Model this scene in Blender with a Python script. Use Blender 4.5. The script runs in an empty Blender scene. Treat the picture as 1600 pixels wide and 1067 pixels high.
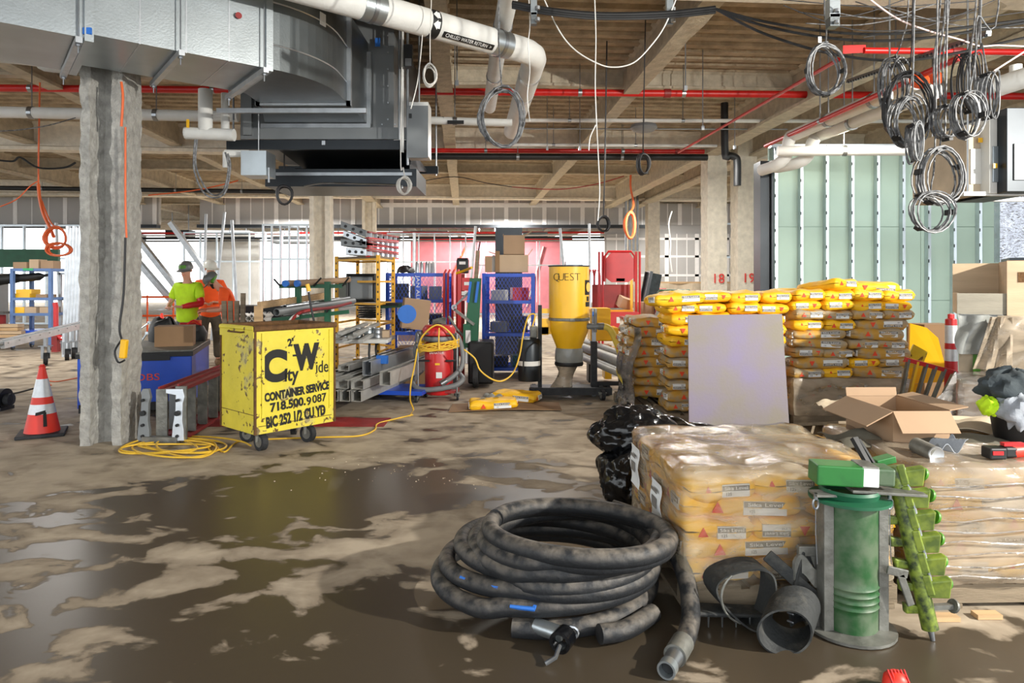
import bpy, math, random
from mathutils import Vector, Matrix, noise
C = bpy.context.scene.collection
SC = bpy.context.scene
PI = math.pi
# ---------------------------------------------------------------- camera, world, light, exposure
H = 1.5; FP = 1067.0                      # eye height, focal length in px of a 1600 px wide frame
cd = bpy.data.cameras.new('camera'); cam = bpy.data.objects.new('camera', cd); C.objects.link(cam)
cam.location = (0, 0, H); cam.rotation_euler = (PI/2, 0, 0)
cd.sensor_width = 36; cd.lens = 36*FP/1600; cd.shift_y = -93.5/1600; cd.clip_end = 300; cd.clip_start = .05
SC.camera = cam
w = bpy.data.worlds.new('daylight'); SC.world = w; w.use_nodes = True
wn = w.node_tree.nodes; wn['Background'].inputs[0].default_value = (.93, .97, 1, 1); wn['Background'].inputs[1].default_value = 2.5
SC.view_settings.view_transform = 'Standard'; SC.view_settings.look = 'None'
SC.view_settings.gamma = 1; SC.view_settings.use_curve_mapping = False
SC.view_settings.exposure = 0.22
def light(name, kind, loc, energy, size, color=(1, 1, 1), target=None, **kw):
    ld = bpy.data.lights.new(name, kind); ld.energy = energy; ld.color = color
    if kind == 'AREA':
        ld.shape = 'RECTANGLE'; ld.size, ld.size_y = size
    else: ld.shadow_soft_size = size
    for k, v in kw.items(): setattr(ld, k, v)
    o = bpy.data.objects.new(name, ld); C.objects.link(o); o.location = loc
    if target: o.rotation_euler = (Vector(target)-Vector(loc)).to_track_quat('-Z', 'Y').to_euler()
    return o
# one strong work light off to the right (casts the long shadows to the left)
light('work_light', 'SPOT', (5.9, .9, 3.15), 2300, .06, (1, .955, .87), target=(1.0, 4.6, .3), spot_size=math.radians(120), spot_blend=.6)
# added area fill lights brightening the middle and back of the hall, no fixtures
for lx, ly, e in ((-8.5, 12.6, 130), (.5, 12.2, 130), (3.3, 12.4, 150), (6.2, 8.6, 90), (-4, 19, 200), (4, 19, 220), (-12, 10, 160), (-9, 27, 400), (-1, 30.5, 700), (6, 25.2, 110), (0, 24.8, 500), (-8, 24.8, 400)):
    light('hall_fill_light', 'AREA', (lx, ly, 3.9), e, (1.2, .5), (1, .97, .92))
# ---------------------------------------------------------------- helpers
def W(px, py, Y): return Vector(((px-800)/FP*Y, Y, H-(py-440)/FP*Y))
def FL(px, py, z=0):
    Y = FP*(H-z)/(py-440); return Vector(((px-800)/FP*Y, Y, z))
YAW = .07
RX = Vector((1, YAW, 0)).normalized(); RY = Vector((-YAW, 1, 0)).normalized()
RZ = math.atan(YAW)
def rm(rx=0, ry=0, rz=0):
    return Matrix.Rotation(rz, 3, 'Z') @ Matrix.Rotation(ry, 3, 'Y') @ Matrix.Rotation(rx, 3, 'X')
class MB:
    def __init__(s): s.v = []; s.f = []
    def add(s, vs, fs):
        n = len(s.v); s.v += [tuple(v) for v in vs]; s.f += [tuple(i+n for i in f) for f in fs]; return s
    def box(s, c, d, R=None, top=None):
        c = Vector(c); x, y, z = d[0]/2, d[1]/2, d[2]/2; t = top or (1, 1)
        vs = [Vector((sx*x*(t[0] if sz > 0 else 1), sy*y*(t[1] if sz > 0 else 1), sz*z)) for sz in (-1, 1) for sy in (-1, 1) for sx in (-1, 1)]
        if R is not None: vs = [R @ v for v in vs]
        return s.add([v+c for v in vs], [(0, 2, 3, 1), (4, 5, 7, 6), (0, 1, 5, 4), (2, 6, 7, 3), (0, 4, 6, 2), (1, 3, 7, 5)])
    def bar(s, p0, p1, w, h=None, up=(0, 0, 1)):
        p0 = Vector(p0); p1 = Vector(p1); d = p1-p0; L = d.length
        if L < 1e-6: return s
        d.normalize(); u = Vector(up)
        if abs(d.dot(u)) > .98: u = Vector((0, 1, 0)) if abs(d.y) < .9 else Vector((1, 0, 0))
        a = d.cross(u).normalized(); b = a.cross(d); R = Matrix((a, d, b)).transposed()
        return s.box((p0+p1)/2, (w, L, h or w), R)
    def cyl(s, p0, p1, r0, r1=None, n=12, caps=True):
        r1 = r0 if r1 is None else r1
        p0 = Vector(p0); p1 = Vector(p1); d = (p1-p0).normalized()
        u = Vector((0, 0, 1)) if abs(d.z) < .9 else Vector((1, 0, 0)); a = d.cross(u).normalized(); b = d.cross(a)
        vs = []
        for p, r in ((p0, r0), (p1, r1)):
            vs += [p+(a*math.cos(2*PI*i/n)+b*math.sin(2*PI*i/n))*r for i in range(n)]
        fs = [(i, (i+1) % n, n+(i+1) % n, n+i) for i in range(n)]
        if caps: fs += [tuple(range(n))[::-1], tuple(range(n, 2*n))]
        return s.add(vs, fs)
    def pipe(s, p0, p1, r, ri, n=14):       # hollow tube with open ends
        p0 = Vector(p0); p1 = Vector(p1); d = (p1-p0).normalized()
        u = Vector((0, 0, 1)) if abs(d.z) < .9 else Vector((1, 0, 0)); a = d.cross(u).normalized(); b = d.cross(a)
        vs = []
        for p, rr in ((p0, r), (p1, r), (p1, ri), (p0, ri)):
            vs += [p+(a*math.cos(2*PI*i/n)+b*math.sin(2*PI*i/n))*rr for i in range(n)]
        return s.add(vs, [(k*n+i, k*n+(i+1) % n, ((k+1) % 4)*n+(i+1) % n, ((k+1) % 4)*n+i) for k in range(4) for i in range(n)])
    def tube(s, pts, r, n=8, closed=False, sm=0, flat=1, caps=True):
        pts = [Vector(p) for p in pts]
        if sm: pts = smooth(pts, sm, closed)
        m = len(pts); R = r if hasattr(r, '__len__') else [r]*m
        if len(R) != m: R = [R[min(len(R)-1, int(i*(len(R)-1)/(m-1)+.5))] for i in range(m)]
        prev = None; vs = []
        for i, p in enumerate(pts):
            if closed: d = pts[(i+1) % m]-pts[i-1]
            else: d = pts[min(i+1, m-1)]-pts[max(i-1, 0)]
            if d.length < 1e-9: d = Vector((0, 0, 1))
            d.normalize()
            if prev is None:
                u = Vector((0, 0, 1)) if abs(d.z) < .9 else Vector((1, 0, 0)); a = d.cross(u).normalized()
            else: a = (prev-d*prev.dot(d)).normalized()
            prev = a; b = d.cross(a)
            vs += [p+(a*math.cos(2*PI*k/n)+b*math.sin(2*PI*k/n)*flat)*R[i] for k in range(n)]
        fs = [(i*n+k, i*n+(k+1) % n, ((i+1) % m)*n+(k+1) % n, ((i+1) % m)*n+k) for i in range(m if closed else m-1) for k in range(n)]
        if not closed and caps: fs += [tuple(range(n))[::-1], tuple(range((m-1)*n, m*n))]
        return s.add(vs, fs)
    def lathe(s, prof, n=24, c=(0, 0, 0), R=None):
        c = Vector(c); m = len(prof); vs = []
        for r, z in prof:
            for i in range(n):
                v = Vector((r*math.cos(2*PI*i/n), r*math.sin(2*PI*i/n), z)); vs.append(c+(R @ v if R is not None else v))
        fs = [(k*n+i, k*n+(i+1) % n, (k+1)*n+(i+1) % n, (k+1)*n+i) for k in range(m-1) for i in range(n)]
        if prof[0][0] > 1e-5: fs.append(tuple(range(n))[::-1])
        if prof[-1][0] > 1e-5: fs.append(tuple(range((m-1)*n, m*n)))
        return s.add(vs, fs)
    def prism(s, poly, d, T):               # poly of (a,b) in T's xy, extruded d along T's z
        n = len(poly)
        vs = [T @ Vector((a, b, 0)) for a, b in poly]+[T @ Vector((a, b, d)) for a, b in poly]
        return s.add(vs, [tuple(range(n))[::-1], tuple(range(n, 2*n))]+[(i, (i+1) % n, n+(i+1) % n, n+i) for i in range(n)])
    def slab(s, P, Q):                      # hexahedron between two quads
        return s.add(list(P)+list(Q), [(3, 2, 1, 0), (4, 5, 6, 7)]+[(i, (i+1) % 4, 4+(i+1) % 4, 4+i) for i in range(4)])
    def sheet(s, fn, nu, nv, th=0.0):
        P = [[Vector(fn(i/nu, j/nv)) for j in range(nv+1)] for i in range(nu+1)]
        vs = [p for row in P for p in row]; q = nv+1
        fs = [(i*q+j, (i+1)*q+j, (i+1)*q+j+1, i*q+j+1) for i in range(nu) for j in range(nv)]
        if th:
            N = []
            for i in range(nu+1):
                for j in range(nv+1):
                    a = P[min(i+1, nu)][j]-P[max(i-1, 0)][j]; b = P[i][min(j+1, nv)]-P[i][max(j-1, 0)]
                    nn = a.cross(b); N.append(nn.normalized() if nn.length > 0 else Vector((0, 0, 1)))
            o = len(vs); vs = vs+[v-nn*th for v, nn in zip(vs, N)]
            fs += [tuple(o+k for k in f[::-1]) for f in list(fs)]
            bd = [i*q for i in range(nu+1)]+[nu*q+j for j in range(1, nv+1)]+[i*q+nv for i in range(nu-1, -1, -1)]+[j for j in range(nv-1, 0, -1)]
            m = len(bd); fs += [(bd[k], bd[(k+1) % m], o+bd[(k+1) % m], o+bd[k])[::-1] for k in range(m)]
        return s.add(vs, fs)
    def build(s, name, mat, parent=None, smooth=False, world=False, bevel=0):
        me = bpy.data.meshes.new(name)
        vs = s.v
        if world and parent is not None:
            Mi = MAT[root_of(parent)].inverted(); vs = [tuple(Mi @ Vector(v)) for v in vs]
        me.from_pydata(vs, [], s.f)
        mat = M[mat] if isinstance(mat, str) else mat
        me.materials.append(mat)
        if smooth:
            me.polygons.foreach_set('use_smooth', [True]*len(me.polygons))
            try: me.set_sharp_from_angle(angle=math.radians(40))
            except Exception: pass
        me.update()
        o = bpy.data.objects.new(name, me); C.objects.link(o)
        if parent is not None: o.parent = parent
        if bevel:
            b = o.modifiers.new('bevel', 'BEVEL'); b.width = bevel; b.segments = 2; b.limit_method = 'ANGLE'
        return o
def B(*a, **k): return MB().box(*a, **k)
MAT = {}
def root_of(o):
    while o.parent is not None: o = o.parent
    return o.name
def smooth(pts, n, closed=False):
    out = []; m = len(pts)
    for i in range(m if closed else m-1):
        if closed: p0, p1, p2, p3 = pts[i-1], pts[i], pts[(i+1) % m], pts[(i+2) % m]
        else: p0, p1, p2, p3 = pts[max(i-1, 0)], pts[i], pts[i+1], pts[min(i+2, m-1)]
        for k in range(n):
            t = k/n
            out.append(.5*((2*p1)+(p2-p0)*t+(2*p0-5*p1+4*p2-p3)*t*t+(3*p1-p0-3*p2+p3)*t**3))
    if not closed: out.append(pts[-1])
    return out
def tag(o, label=None, cat=None, group=None, kind=None):
    if label: o['label'] = label
    if cat: o['category'] = cat
    if group: o['group'] = group
    if kind: o['kind'] = kind
    return o
def thing(name, label, cat, loc=(0, 0, 0), rz=0, group=None):
    o = bpy.data.objects.new(name, None); C.objects.link(o); o.empty_display_size = .1
    o.location = loc; o.rotation_euler = (0, 0, rz)
    MAT[o.name] = Matrix.Translation(Vector(loc)) @ Matrix.Rotation(rz, 4, 'Z')
    return tag(o, label, cat, group)
def dup(root, loc, rz, label=None, group=None, scale=None):
    def rec(o, par):
        c = o.copy(); C.objects.link(c); c.parent = par
        for ch in list(KIDS.get(o.name, o.children)): rec(ch, c)
        return c
    kids = {}
    c = root.copy(); C.objects.link(c)
    for ch in list(root.children): rec(ch, c)
    c.location = loc; c.rotation_euler = (0, 0, rz) if not hasattr(rz, '__len__') else rz
    MAT[c.name] = Matrix.Translation(Vector(loc)) @ c.rotation_euler.to_matrix().to_4x4()
    if label: c['label'] = label
    if group: c['group'] = group
    if scale: c.scale = scale
    return c
KIDS = {}
def text(name, s, size, mat, parent, M4, ext=.0008, width=None, bold=0, cx='CENTER'):
    cu = bpy.data.curves.new(name, 'FONT'); cu.body = s; cu.size = size; cu.extrude = ext; cu.offset = bold; cu.resolution_u = 6 if size > .3 else 3
    cu.align_x = cx; cu.align_y = 'CENTER'; cu.space_line = .85
    t = bpy.data.objects.new(name, cu)
    me = bpy.data.meshes.new_from_object(t); me.name = name
    bpy.data.objects.remove(t)
    if width:
        xs = [v.co.x for v in me.vertices]; k = width/(max(xs)-min(xs))
        me.transform(Matrix.Diagonal((k, 1, 1, 1)))
    me.transform(M4); me.materials.clear(); me.materials.append(M[mat] if isinstance(mat, str) else mat)
    o = bpy.data.objects.new(name, me); C.objects.link(o); o.parent = parent
    return o
def face_mat(o, x, y):                       # matrix whose x, y axes lie on a face, z out of it
    x = Vector(x).normalized(); y = Vector(y); y = (y-x*y.dot(x)).normalized(); z = x.cross(y)
    m = Matrix((x, y, z)).transposed().to_4x4(); m.translation = Vector(o); return m
ORD = ['leftmost', 'second from left', 'third from left', 'fourth from left', 'fifth from left', 'sixth from left', 'seventh from left', 'eighth from left', 'ninth from left', 'tenth from left']
NTH = ['first', 'second', 'third', 'fourth', 'fifth', 'sixth', 'seventh', 'eighth', 'ninth', 'tenth', 'eleventh', 'twelfth', 'thirteenth']
# ---------------------------------------------------------------- materials
M = {}
def lin(c):
    return tuple((x/255/12.92 if x/255 <= .04045 else ((x/255+.055)/1.055)**2.4) for x in c)+(1,)
def mat(name, rgb, rough=.6, metal=0, var=.12, scale=6, bump=0, bscale=40, rgb2=None, amt=.5, sharp=.1, alpha=1, emit=0, spec=.5, coat=0, stretch=None, detail=5):
    m = bpy.data.materials.new(name); m.use_nodes = True; nt = m.node_tree; N = nt.nodes; L = nt.links; p = N['Principled BSDF']
    col = lin(rgb)
    tc = N.new('ShaderNodeTexCoord'); src = tc.outputs['Object']
    if stretch:
        mp = N.new('ShaderNodeMapping'); mp.inputs['Scale'].default_value = stretch; L.new(src, mp.inputs[0]); src = mp.outputs[0]
    nz = N.new('ShaderNodeTexNoise'); nz.inputs['Scale'].default_value = scale; nz.inputs['Detail'].default_value = detail; L.new(src, nz.inputs['Vector'])
    rp = N.new('ShaderNodeValToRGB'); L.new(nz.outputs['Fac'], rp.inputs[0])
    e = rp.color_ramp.elements
    if rgb2:
        e[0].position = max(0, 1-amt-sharp/2-.0); e[1].position = min(1, 1-amt+sharp/2+.001)
        e[0].color = col; e[1].color = lin(rgb2)
    else:
        e[0].position = .3; e[1].position = .7
        e[0].color = tuple(x*(1-var) for x in col[:3])+(1,); e[1].color = tuple(min(1, x*(1+var)) for x in col[:3])+(1,)
    L.new(rp.outputs[0], p.inputs['Base Color'])
    p.inputs['Roughness'].default_value = rough; p.inputs['Metallic'].default_value = metal
    p.inputs['Specular IOR Level'].default_value = spec; p.inputs['Coat Weight'].default_value = coat
    if emit:
        p.inputs['Emission Color'].default_value = col; p.inputs['Emission Strength'].default_value = emit
    if alpha < 1: p.inputs['Alpha'].default_value = alpha
    if bump:
        n2 = N.new('ShaderNodeTexNoise'); n2.inputs['Scale'].default_value = bscale; n2.inputs['Detail'].default_value = 6; L.new(src, n2.inputs['Vector'])
        bp = N.new('ShaderNodeBump'); bp.inputs['Strength'].default_value = bump; bp.inputs['Distance'].default_value = .02
        L.new(n2.outputs['Fac'], bp.inputs['Height']); L.new(bp.outputs[0], p.inputs['Normal'])
    M[name] = m; return m
mat('galv', (176, 184, 188), .36, .85, .10, 3, .05, 60)
mat('galv_dark', (120, 126, 128), .38, .85, .15, 3, .05, 60)
mat('unit_grey', (122, 126, 128), .5, .2, .08, 2)
mat('unit_black', (46, 50, 54), .4, .6, .15, 3)
mat('steel', (150, 154, 158), .35, .9, .12, 8)
mat('alu', (188, 193, 198), .35, .75, .12, 9)
mat('alu_dirty', (172, 172, 168), .5, .3, .15, 9)
mat('fireproof', (164, 162, 156), .95, 0, .22, 14, .9, 34)
mat('fireproof_tan', (178, 168, 150), .95, 0, .15, 9, .8, 30)
mat('fireproof_pale', (222, 214, 198), .95, 0, .12, 9, .5, 40)
mat('deck', (172, 156, 132), .95, 0, .25, 5, .9, 26)
mat('beam', (188, 178, 158), .95, 0, .18, 7, .7, 26)
mat('insul', (222, 222, 218), .6, 0, .04, 8, .12, 30)
mat('pvc_white', (214, 214, 210), .4, 0, .04, 8)
mat('red_pipe', (196, 26, 22), .38, 0, .14, 5)
mat('black', (22, 23, 25), .5, 0, .2, 8)
mat('black_gloss', (12, 13, 16), .22, 0, .2, 8, .5, 9)
mat('rubber', (40, 42, 45), .7, 0, .3, 20, .3, 60)
mat('white', (232, 232, 230), .55, 0, .03, 5)
mat('paper', (226, 228, 228), .7, 0, .04, 12)
mat('drywall', (170, 168, 166), .85, 0, .03, 2)
mat('tape_mud', (228, 226, 224), .85, 0, .04, 8)
mat('green_board', (170, 194, 183), .8, 0, .05, 1.5)
mat('stud', (198, 208, 214), .34, .7, .08, 6)
mat('blue', (24, 78, 196), .42, 0, .10, 5, coat=.2)
mat('blue_pale', (92, 124, 176), .5, 0, .12, 6)
mat('red', (198, 30, 34), .42, 0, .12, 4, coat=.2)
mat('red_dark', (140, 34, 34), .5, 0, .2, 5)
mat('orange', (238, 90, 28), .6, 0, .08, 5)
mat('orange_hiviz', (255, 92, 28), .8, 0, .08, 12, .2, 30)
mat('lime_hiviz', (190, 232, 30), .8, 0, .08, 12, .2, 30)
mat('yellow_paint', (240, 184, 20), .4, 0, .06, 4, coat=.2)
mat('scaffold_yellow', (232, 172, 40), .5, 0, .15, 9)
mat('cord_yellow', (232, 188, 60), .5, 0, .08, 9)
mat('cord_orange', (226, 104, 52), .5, 0, .08, 9)
mat('cable_grey', (126, 128, 130), .5, 0, .3, 30, rgb2=(72, 72, 74), amt=.5, sharp=.2)
mat('cable_dark', (46, 46, 48), .5, 0, .25, 30)
mat('cable_white', (214, 212, 206), .45, 0, .06, 30)
mat('cable_pink', (226, 204, 200), .45, 0, .06, 30)
mat('hose_yellow', (208, 184, 72), .5, 0, .12, 9)
mat('hose_grey', (120, 122, 124), .5, 0, .12, 9)
mat('wood', (190, 158, 118), .75, 0, .15, 3, .15, 30, stretch=(1, 12, 12))
mat('wood_old', (130, 116, 96), .85, 0, .22, 3, .3, 30, stretch=(1, 10, 10))
mat('plywood', (192, 168, 138), .75, 0, .12, 2, .1, 20, stretch=(1, 1, 7))
mat('plywood_grey', (150, 144, 130), .85, 0, .15, 2, .2, 20, stretch=(1, 1, 7))
mat('card', (162, 134, 106), .8, 0, .05, 4)
mat('card_dark', (140, 110, 80), .85, 0, .08, 4)
mat('card_pale', (188, 164, 136), .8, 0, .05, 4)
mat('green_dark', (26, 92, 62), .5, 0, .15, 5)
mat('green_mach', (26, 78, 34), .5, 0, .3, 9, .1, 20, rgb2=(84, 102, 78), amt=.50, sharp=.2)
mat('green_clean', (38, 112, 48), .45, 0, .12, 6, rgb2=(26, 74, 36), amt=.4, sharp=.2)
mat('lime_cast', (122, 140, 44), .5, 0, .35, 34, rgb2=(34, 50, 20), amt=.50, sharp=.3)
mat('lime_pale', (140, 156, 58), .5, 0, .2, 24, rgb2=(92, 112, 44), amt=.5, sharp=.3)
mat('lime_clean', (72, 132, 28), .45, 0, .1, 9)
mat('dirty_steel', (122, 122, 116), .5, .5, .3, 14, .2, 40)
mat('purple_board', (140, 131, 156), .85, 0, .1, 2.2, rgb2=(142, 135, 124), amt=.50, sharp=.3, bump=.1)
mat('skin', (206, 150, 124), .55, 0, .05, 12)
mat('trouser', (72, 64, 52), .85, 0, .15, 20, .2, 40)
mat('trouser_grey', (74, 78, 84), .85, 0, .15, 20, .2, 40)
mat('helmet_grey', (98, 100, 98), .35, 0, .08, 9)
mat('helmet_white', (214, 214, 206), .35, 0, .05, 9)
mat('boot', (120, 92, 64), .8, 0, .15, 20)
mat('cloth_grey', (150, 156, 164), .9, 0, .1, 12, .3, 30)
mat('cloth_dark', (58, 66, 70), .9, 0, .25, 12, .3, 30)
mat('cloth_olive', (96, 92, 80), .9, 0, .3, 6, .4, 12)
mat('cover_tan', (196, 180, 156), .8, 0, .15, 5, .5, 9)
mat('bag_yellow', (246, 190, 28), .55, 0, .07, 7, .35, 14)
mat('bag_dusty', (196, 150, 60), .65, 0, .1, 7, .4, 14, rgb2=(168, 154, 130), amt=.5, sharp=.16)
mat('bag_grey', (122, 118, 112), .7, 0, .1, 20)
mat('logo_red', (226, 70, 30), .6, 0, .04, 9)
mat('spray_red', (214, 66, 60), .8, 0, .05, 9)
mat('ink', (26, 26, 24), .7, 0, .1, 20)
mat('label_blue', (40, 110, 200), .6, 0, .05, 9)
mat('poly_grey', (140, 142, 138), .35, 0, .15, 5, .6, 8, spec=.7)
mat('orange_cone', (232, 54, 38), .45, 0, .05, 6)
mat('reflective', (212, 216, 220), .3, .2, .08, 20)
mat('tan_floor', (196, 176, 150), .8, 0, .1, 5)
mat('pink_board', (240, 150, 160), .8, 0, .07, 3)
mat('foil', (190, 194, 204), .22, .95, .2, 7, 1.2, 14)
mat('lamp', (255, 236, 196), .5, 0, .02, 5, emit=14)
mat('green_glow', (60, 170, 110), .6, 0, .1, 5)
mat('glass_bottle', (215, 222, 222), .08, 0, .02, 5, alpha=.45)
def plastic(name, tint, a, bump=1.0, scale=7, rough=.12):
    m = bpy.data.materials.new(name); m.use_nodes = True; nt = m.node_tree; N = nt.nodes; L = nt.links
    N.remove(N['Principled BSDF']); out = N['Material Output']
    tr = N.new('ShaderNodeBsdfTransparent'); tr.inputs[0].default_value = (.97, .95, .92, 1)
    df = N.new('ShaderNodeBsdfDiffuse'); df.inputs[0].default_value = lin(tint)
    gl = N.new('ShaderNodeBsdfGlossy'); gl.inputs['Roughness'].default_value = rough
    tc = N.new('ShaderNodeTexCoord'); mp = N.new('ShaderNodeMapping'); mp.inputs['Scale'].default_value = (1, 1, 2.6); L.new(tc.outputs['Object'], mp.inputs[0])
    nz = N.new('ShaderNodeTexNoise'); nz.inputs['Scale'].default_value = scale; nz.inputs['Detail'].default_value = 8; nz.inputs['Distortion'].default_value = .6; L.new(mp.outputs[0], nz.inputs['Vector'])
    bp = N.new('ShaderNodeBump'); bp.inputs['Strength'].default_value = bump; bp.inputs['Distance'].default_value = .03; L.new(nz.outputs['Fac'], bp.inputs['Height'])
    L.new(bp.outputs[0], gl.inputs['Normal'])
    rg = N.new('ShaderNodeMapRange'); rg.inputs[1].default_value = .35; rg.inputs[2].default_value = .65; rg.inputs[3].default_value = max(0, a-.18); rg.inputs[4].default_value = min(1, a+.18)
    L.new(nz.outputs['Fac'], rg.inputs[0])
    m1 = N.new('ShaderNodeMixShader'); L.new(rg.outputs[0], m1.inputs[0]); L.new(tr.outputs[0], m1.inputs[1]); L.new(df.outputs[0], m1.inputs[2])
    m2 = N.new('ShaderNodeMixShader'); lw = N.new('ShaderNodeFresnel'); lw.inputs[0].default_value = 1.45; L.new(bp.outputs[0], lw.inputs['Normal'])
    L.new(lw.outputs[0], m2.inputs[0]); L.new(m1.outputs[0], m2.inputs[1]); L.new(gl.outputs[0], m2.inputs[2])
    L.new(m2.outputs[0], out.inputs[0]); M[name] = m; return m
plastic('wrap', (228, 214, 188), .25, 1.0, 5)
plastic('wrap_milky', (196, 180, 158), .52, .8, 4)
plastic('wrap_thin', (220, 215, 210), .18, .7, 6)
def floor_mat():
    m = bpy.data.materials.new('wet_concrete'); m.use_nodes = True; nt = m.node_tree; N = nt.nodes; L = nt.links; p = N['Principled BSDF']
    tc = N.new('ShaderNodeTexCoord'); src = tc.outputs['Object']
    def nz(sc, det, dist=0, mp=None):
        n = N.new('ShaderNodeTexNoise'); n.inputs['Scale'].default_value = sc; n.inputs['Detail'].default_value = det; n.inputs['Distortion'].default_value = dist
        s = src
        if mp:
            q = N.new('ShaderNodeMapping'); q.inputs['Scale'].default_value = mp; L.new(src, q.inputs[0]); s = q.outputs[0]
        L.new(s, n.inputs['Vector']); return n.outputs['Fac']
    def mth(op, a, b, c=None):
        n = N.new('ShaderNodeMath'); n.operation = op
        for i, x in enumerate((a, b, c)):
            if x is None: continue
            if isinstance(x, (int, float)): n.inputs[i].default_value = x
            else: L.new(x, n.inputs[i])
        return n.outputs[0]
    def mr(x, a, b, c, d):
        n = N.new('ShaderNodeMapRange'); L.new(x, n.inputs[0])
        for i, v in zip((1, 2, 3, 4), (a, b, c, d)): n.inputs[i].default_value = v
        return n.outputs[0]
    sep = N.new('ShaderNodeSeparateXYZ'); L.new(src, sep.inputs[0])
    wet = nz(3.3, 9, .5, (.8, 1.15, 1)); fine = nz(11, 5)
    big = nz(.55, 2)
    s = mth('ADD', wet, mth('MULTIPLY', mth('SUBTRACT', fine, .5), .16))
    s = mth('ADD', s, mth('MULTIPLY', mth('SUBTRACT', big, .5), .3))
    s = mth('ADD', s, mr(sep.outputs[1], 2.6, 5.8, .085, -.12))          # the spill is nearer the front
    for cx, cy, rx, ry, a in PUDDLES:
        dx = mth('MULTIPLY', mth('SUBTRACT', sep.outputs[0], cx), 1/rx); dy = mth('MULTIPLY', mth('SUBTRACT', sep.outputs[1], cy), 1/ry)
        d = mth('SQRT', mth('ADD', mth('MULTIPLY', dx, dx), mth('MULTIPLY', dy, dy)), 0)
        s = mth('ADD', s, mr(d, .5, 1.15, a, 0))
    mask = mr(s, .485, .535, 0, 1); soft = mr(s, .34, .50, 0, .7)
    c1 = N.new('ShaderNodeMix'); c1.data_type = 'RGBA'; c1.inputs[6].default_value = lin((184, 170, 150)); c1.inputs[7].default_value = lin((122, 109, 92)); L.new(soft, c1.inputs[0])
    c0 = N.new('ShaderNodeMix'); c0.data_type = 'RGBA'; L.new(mr(nz(4.1, 9), .4, .7, 0, .6), c0.inputs[0]); L.new(c1.outputs[2], c0.inputs[6]); c0.inputs[7].default_value = lin((132, 118, 100))
    c2 = N.new('ShaderNodeMix'); c2.data_type = 'RGBA'; c2.inputs[7].default_value = lin((72, 63, 51)); L.new(mask, c2.inputs[0]); L.new(c0.outputs[2], c2.inputs[6])
    L.new(c2.outputs[2], p.inputs['Base Color'])
    L.new(mr(mask, 0, 1, .85, .34), p.inputs['Roughness']) ; p.inputs['Specular IOR Level'].default_value = .35
    bp = N.new('ShaderNodeBump'); bp.inputs['Distance'].default_value = .006; L.new(mr(mask, 0, 1, .55, .07), bp.inputs['Strength'])
    L.new(mth('ADD', nz(9, 9), mth('MULTIPLY', mask, -.4)), bp.inputs['Height']); L.new(bp.outputs[0], p.inputs['Normal'])
    M['floor'] = m
PUDDLES = [(-1.5, 4.75, 1.5, .75, .2), (-.6, 5.3, 1.1, .7, .14), (1.3, 2.9, 1.2, .35, .12), (-1.0, 2.7, 1.6, .7, .05), (-.15, 3.9, .75, .6, -.24), (-3.8, 5.4, 1.6, .8, -.1), (1.8, 3.0, .8, .3, -.1), (.45, 4.7, 1.0, .25, .1)]
floor_mat()
# ---------------------------------------------------------------- the shell of the hall
def UD(u, d, z=0): return RX*u+RY*d+Vector((0, 0, z))
DECK = 4.9
floor = MB().add([(-40, -6, 0), (40, -6, 0), (40, 50, 0), (-40, 50, 0), (-40, -6, -.2), (40, -6, -.2), (40, 50, -.2), (-40, 50, -.2)], [(0, 1, 2, 3), (7, 6, 5, 4), (0, 4, 5, 1), (1, 5, 6, 2), (2, 6, 7, 3), (3, 7, 4, 0)]).build('floor', 'floor'); tag(floor, kind='structure')
m = MB(); prof = []
for i in range(int(50/.3)):
    d = -3+i*.3; prof += [(d, 0), (d+.13, 0), (d+.17, .075), (d+.26, .075)]
vs = [UD(u, d, DECK+z) for d, z in prof for u in (-26, 26)]+[UD(u, d, DECK+.2) for d in (-3, 47) for u in (-26, 26)]
n = len(prof)
m.add(vs, [(2*i, 2*i+1, 2*i+3, 2*i+2) for i in range(n-1)]+[(2*n, 2*n+2, 2*n+3, 2*n+1)])
ceil = m.build('ceiling', 'deck'); tag(ceil, kind='structure')
def rough_bar(name, p0, p1, w, h, tf, mt, parent, flange=None, step=.5):
    """I-section beam, top at p.z, sprayed lumpy with fireproofing"""
    p0 = Vector(p0); p1 = Vector(p1); d = (p1-p0); L = d.length; d.normalize(); a = d.cross(Vector((0, 0, 1))).normalized(); tw = w*.22
    sec = [(-w/2, -h), (w/2, -h), (w/2, -h+tf), (tw, -h+tf*1.5), (tw, -tf), (w/2, 0), (-w/2, 0), (-tw, -tf), (-tw, -h+tf*1.5), (-w/2, -h+tf)]
    nseg = max(2, int(L/step)); vs = []
    for i in range(nseg+1):
        for k, (x, z) in enumerate(sec):
            q = p0+d*(L*i/nseg)+a*x+Vector((0, 0, z)); nn = noise.noise_vector(q*1.9)*.018; vs.append(q+nn)
    k = len(sec); fs = [(i*k+j, i*k+(j+1) % k, (i+1)*k+(j+1) % k, (i+1)*k+j) for i in range(nseg) for j in range(k)]+[tuple(range(k)), tuple(range(nseg*k, nseg*k+k))[::-1]]
    return MB().add(vs, fs).build(name, mt, parent, smooth=False)
for u in (-12.2, -9.2, -6.2, -3.26, -.3, 2.6, 5.45, 6.5, 9.3, 12.2):
    rough_bar('beam', UD(u, -2.5, DECK+.02), UD(u, 46, DECK+.02), .24 if u not in (-3.26, 5.45, 6.5) else .34, .5 if u not in (-3.26, 5.45, 6.5) else .62, .05, 'beam', ceil)
for d in (6.5, 15.3, 24.1, 33):
    rough_bar('girder', UD(-25, d, DECK), UD(25, d, DECK), .34, .60 if d != 24.1 else .5, .07, 'fireproof_pale', ceil)
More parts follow.
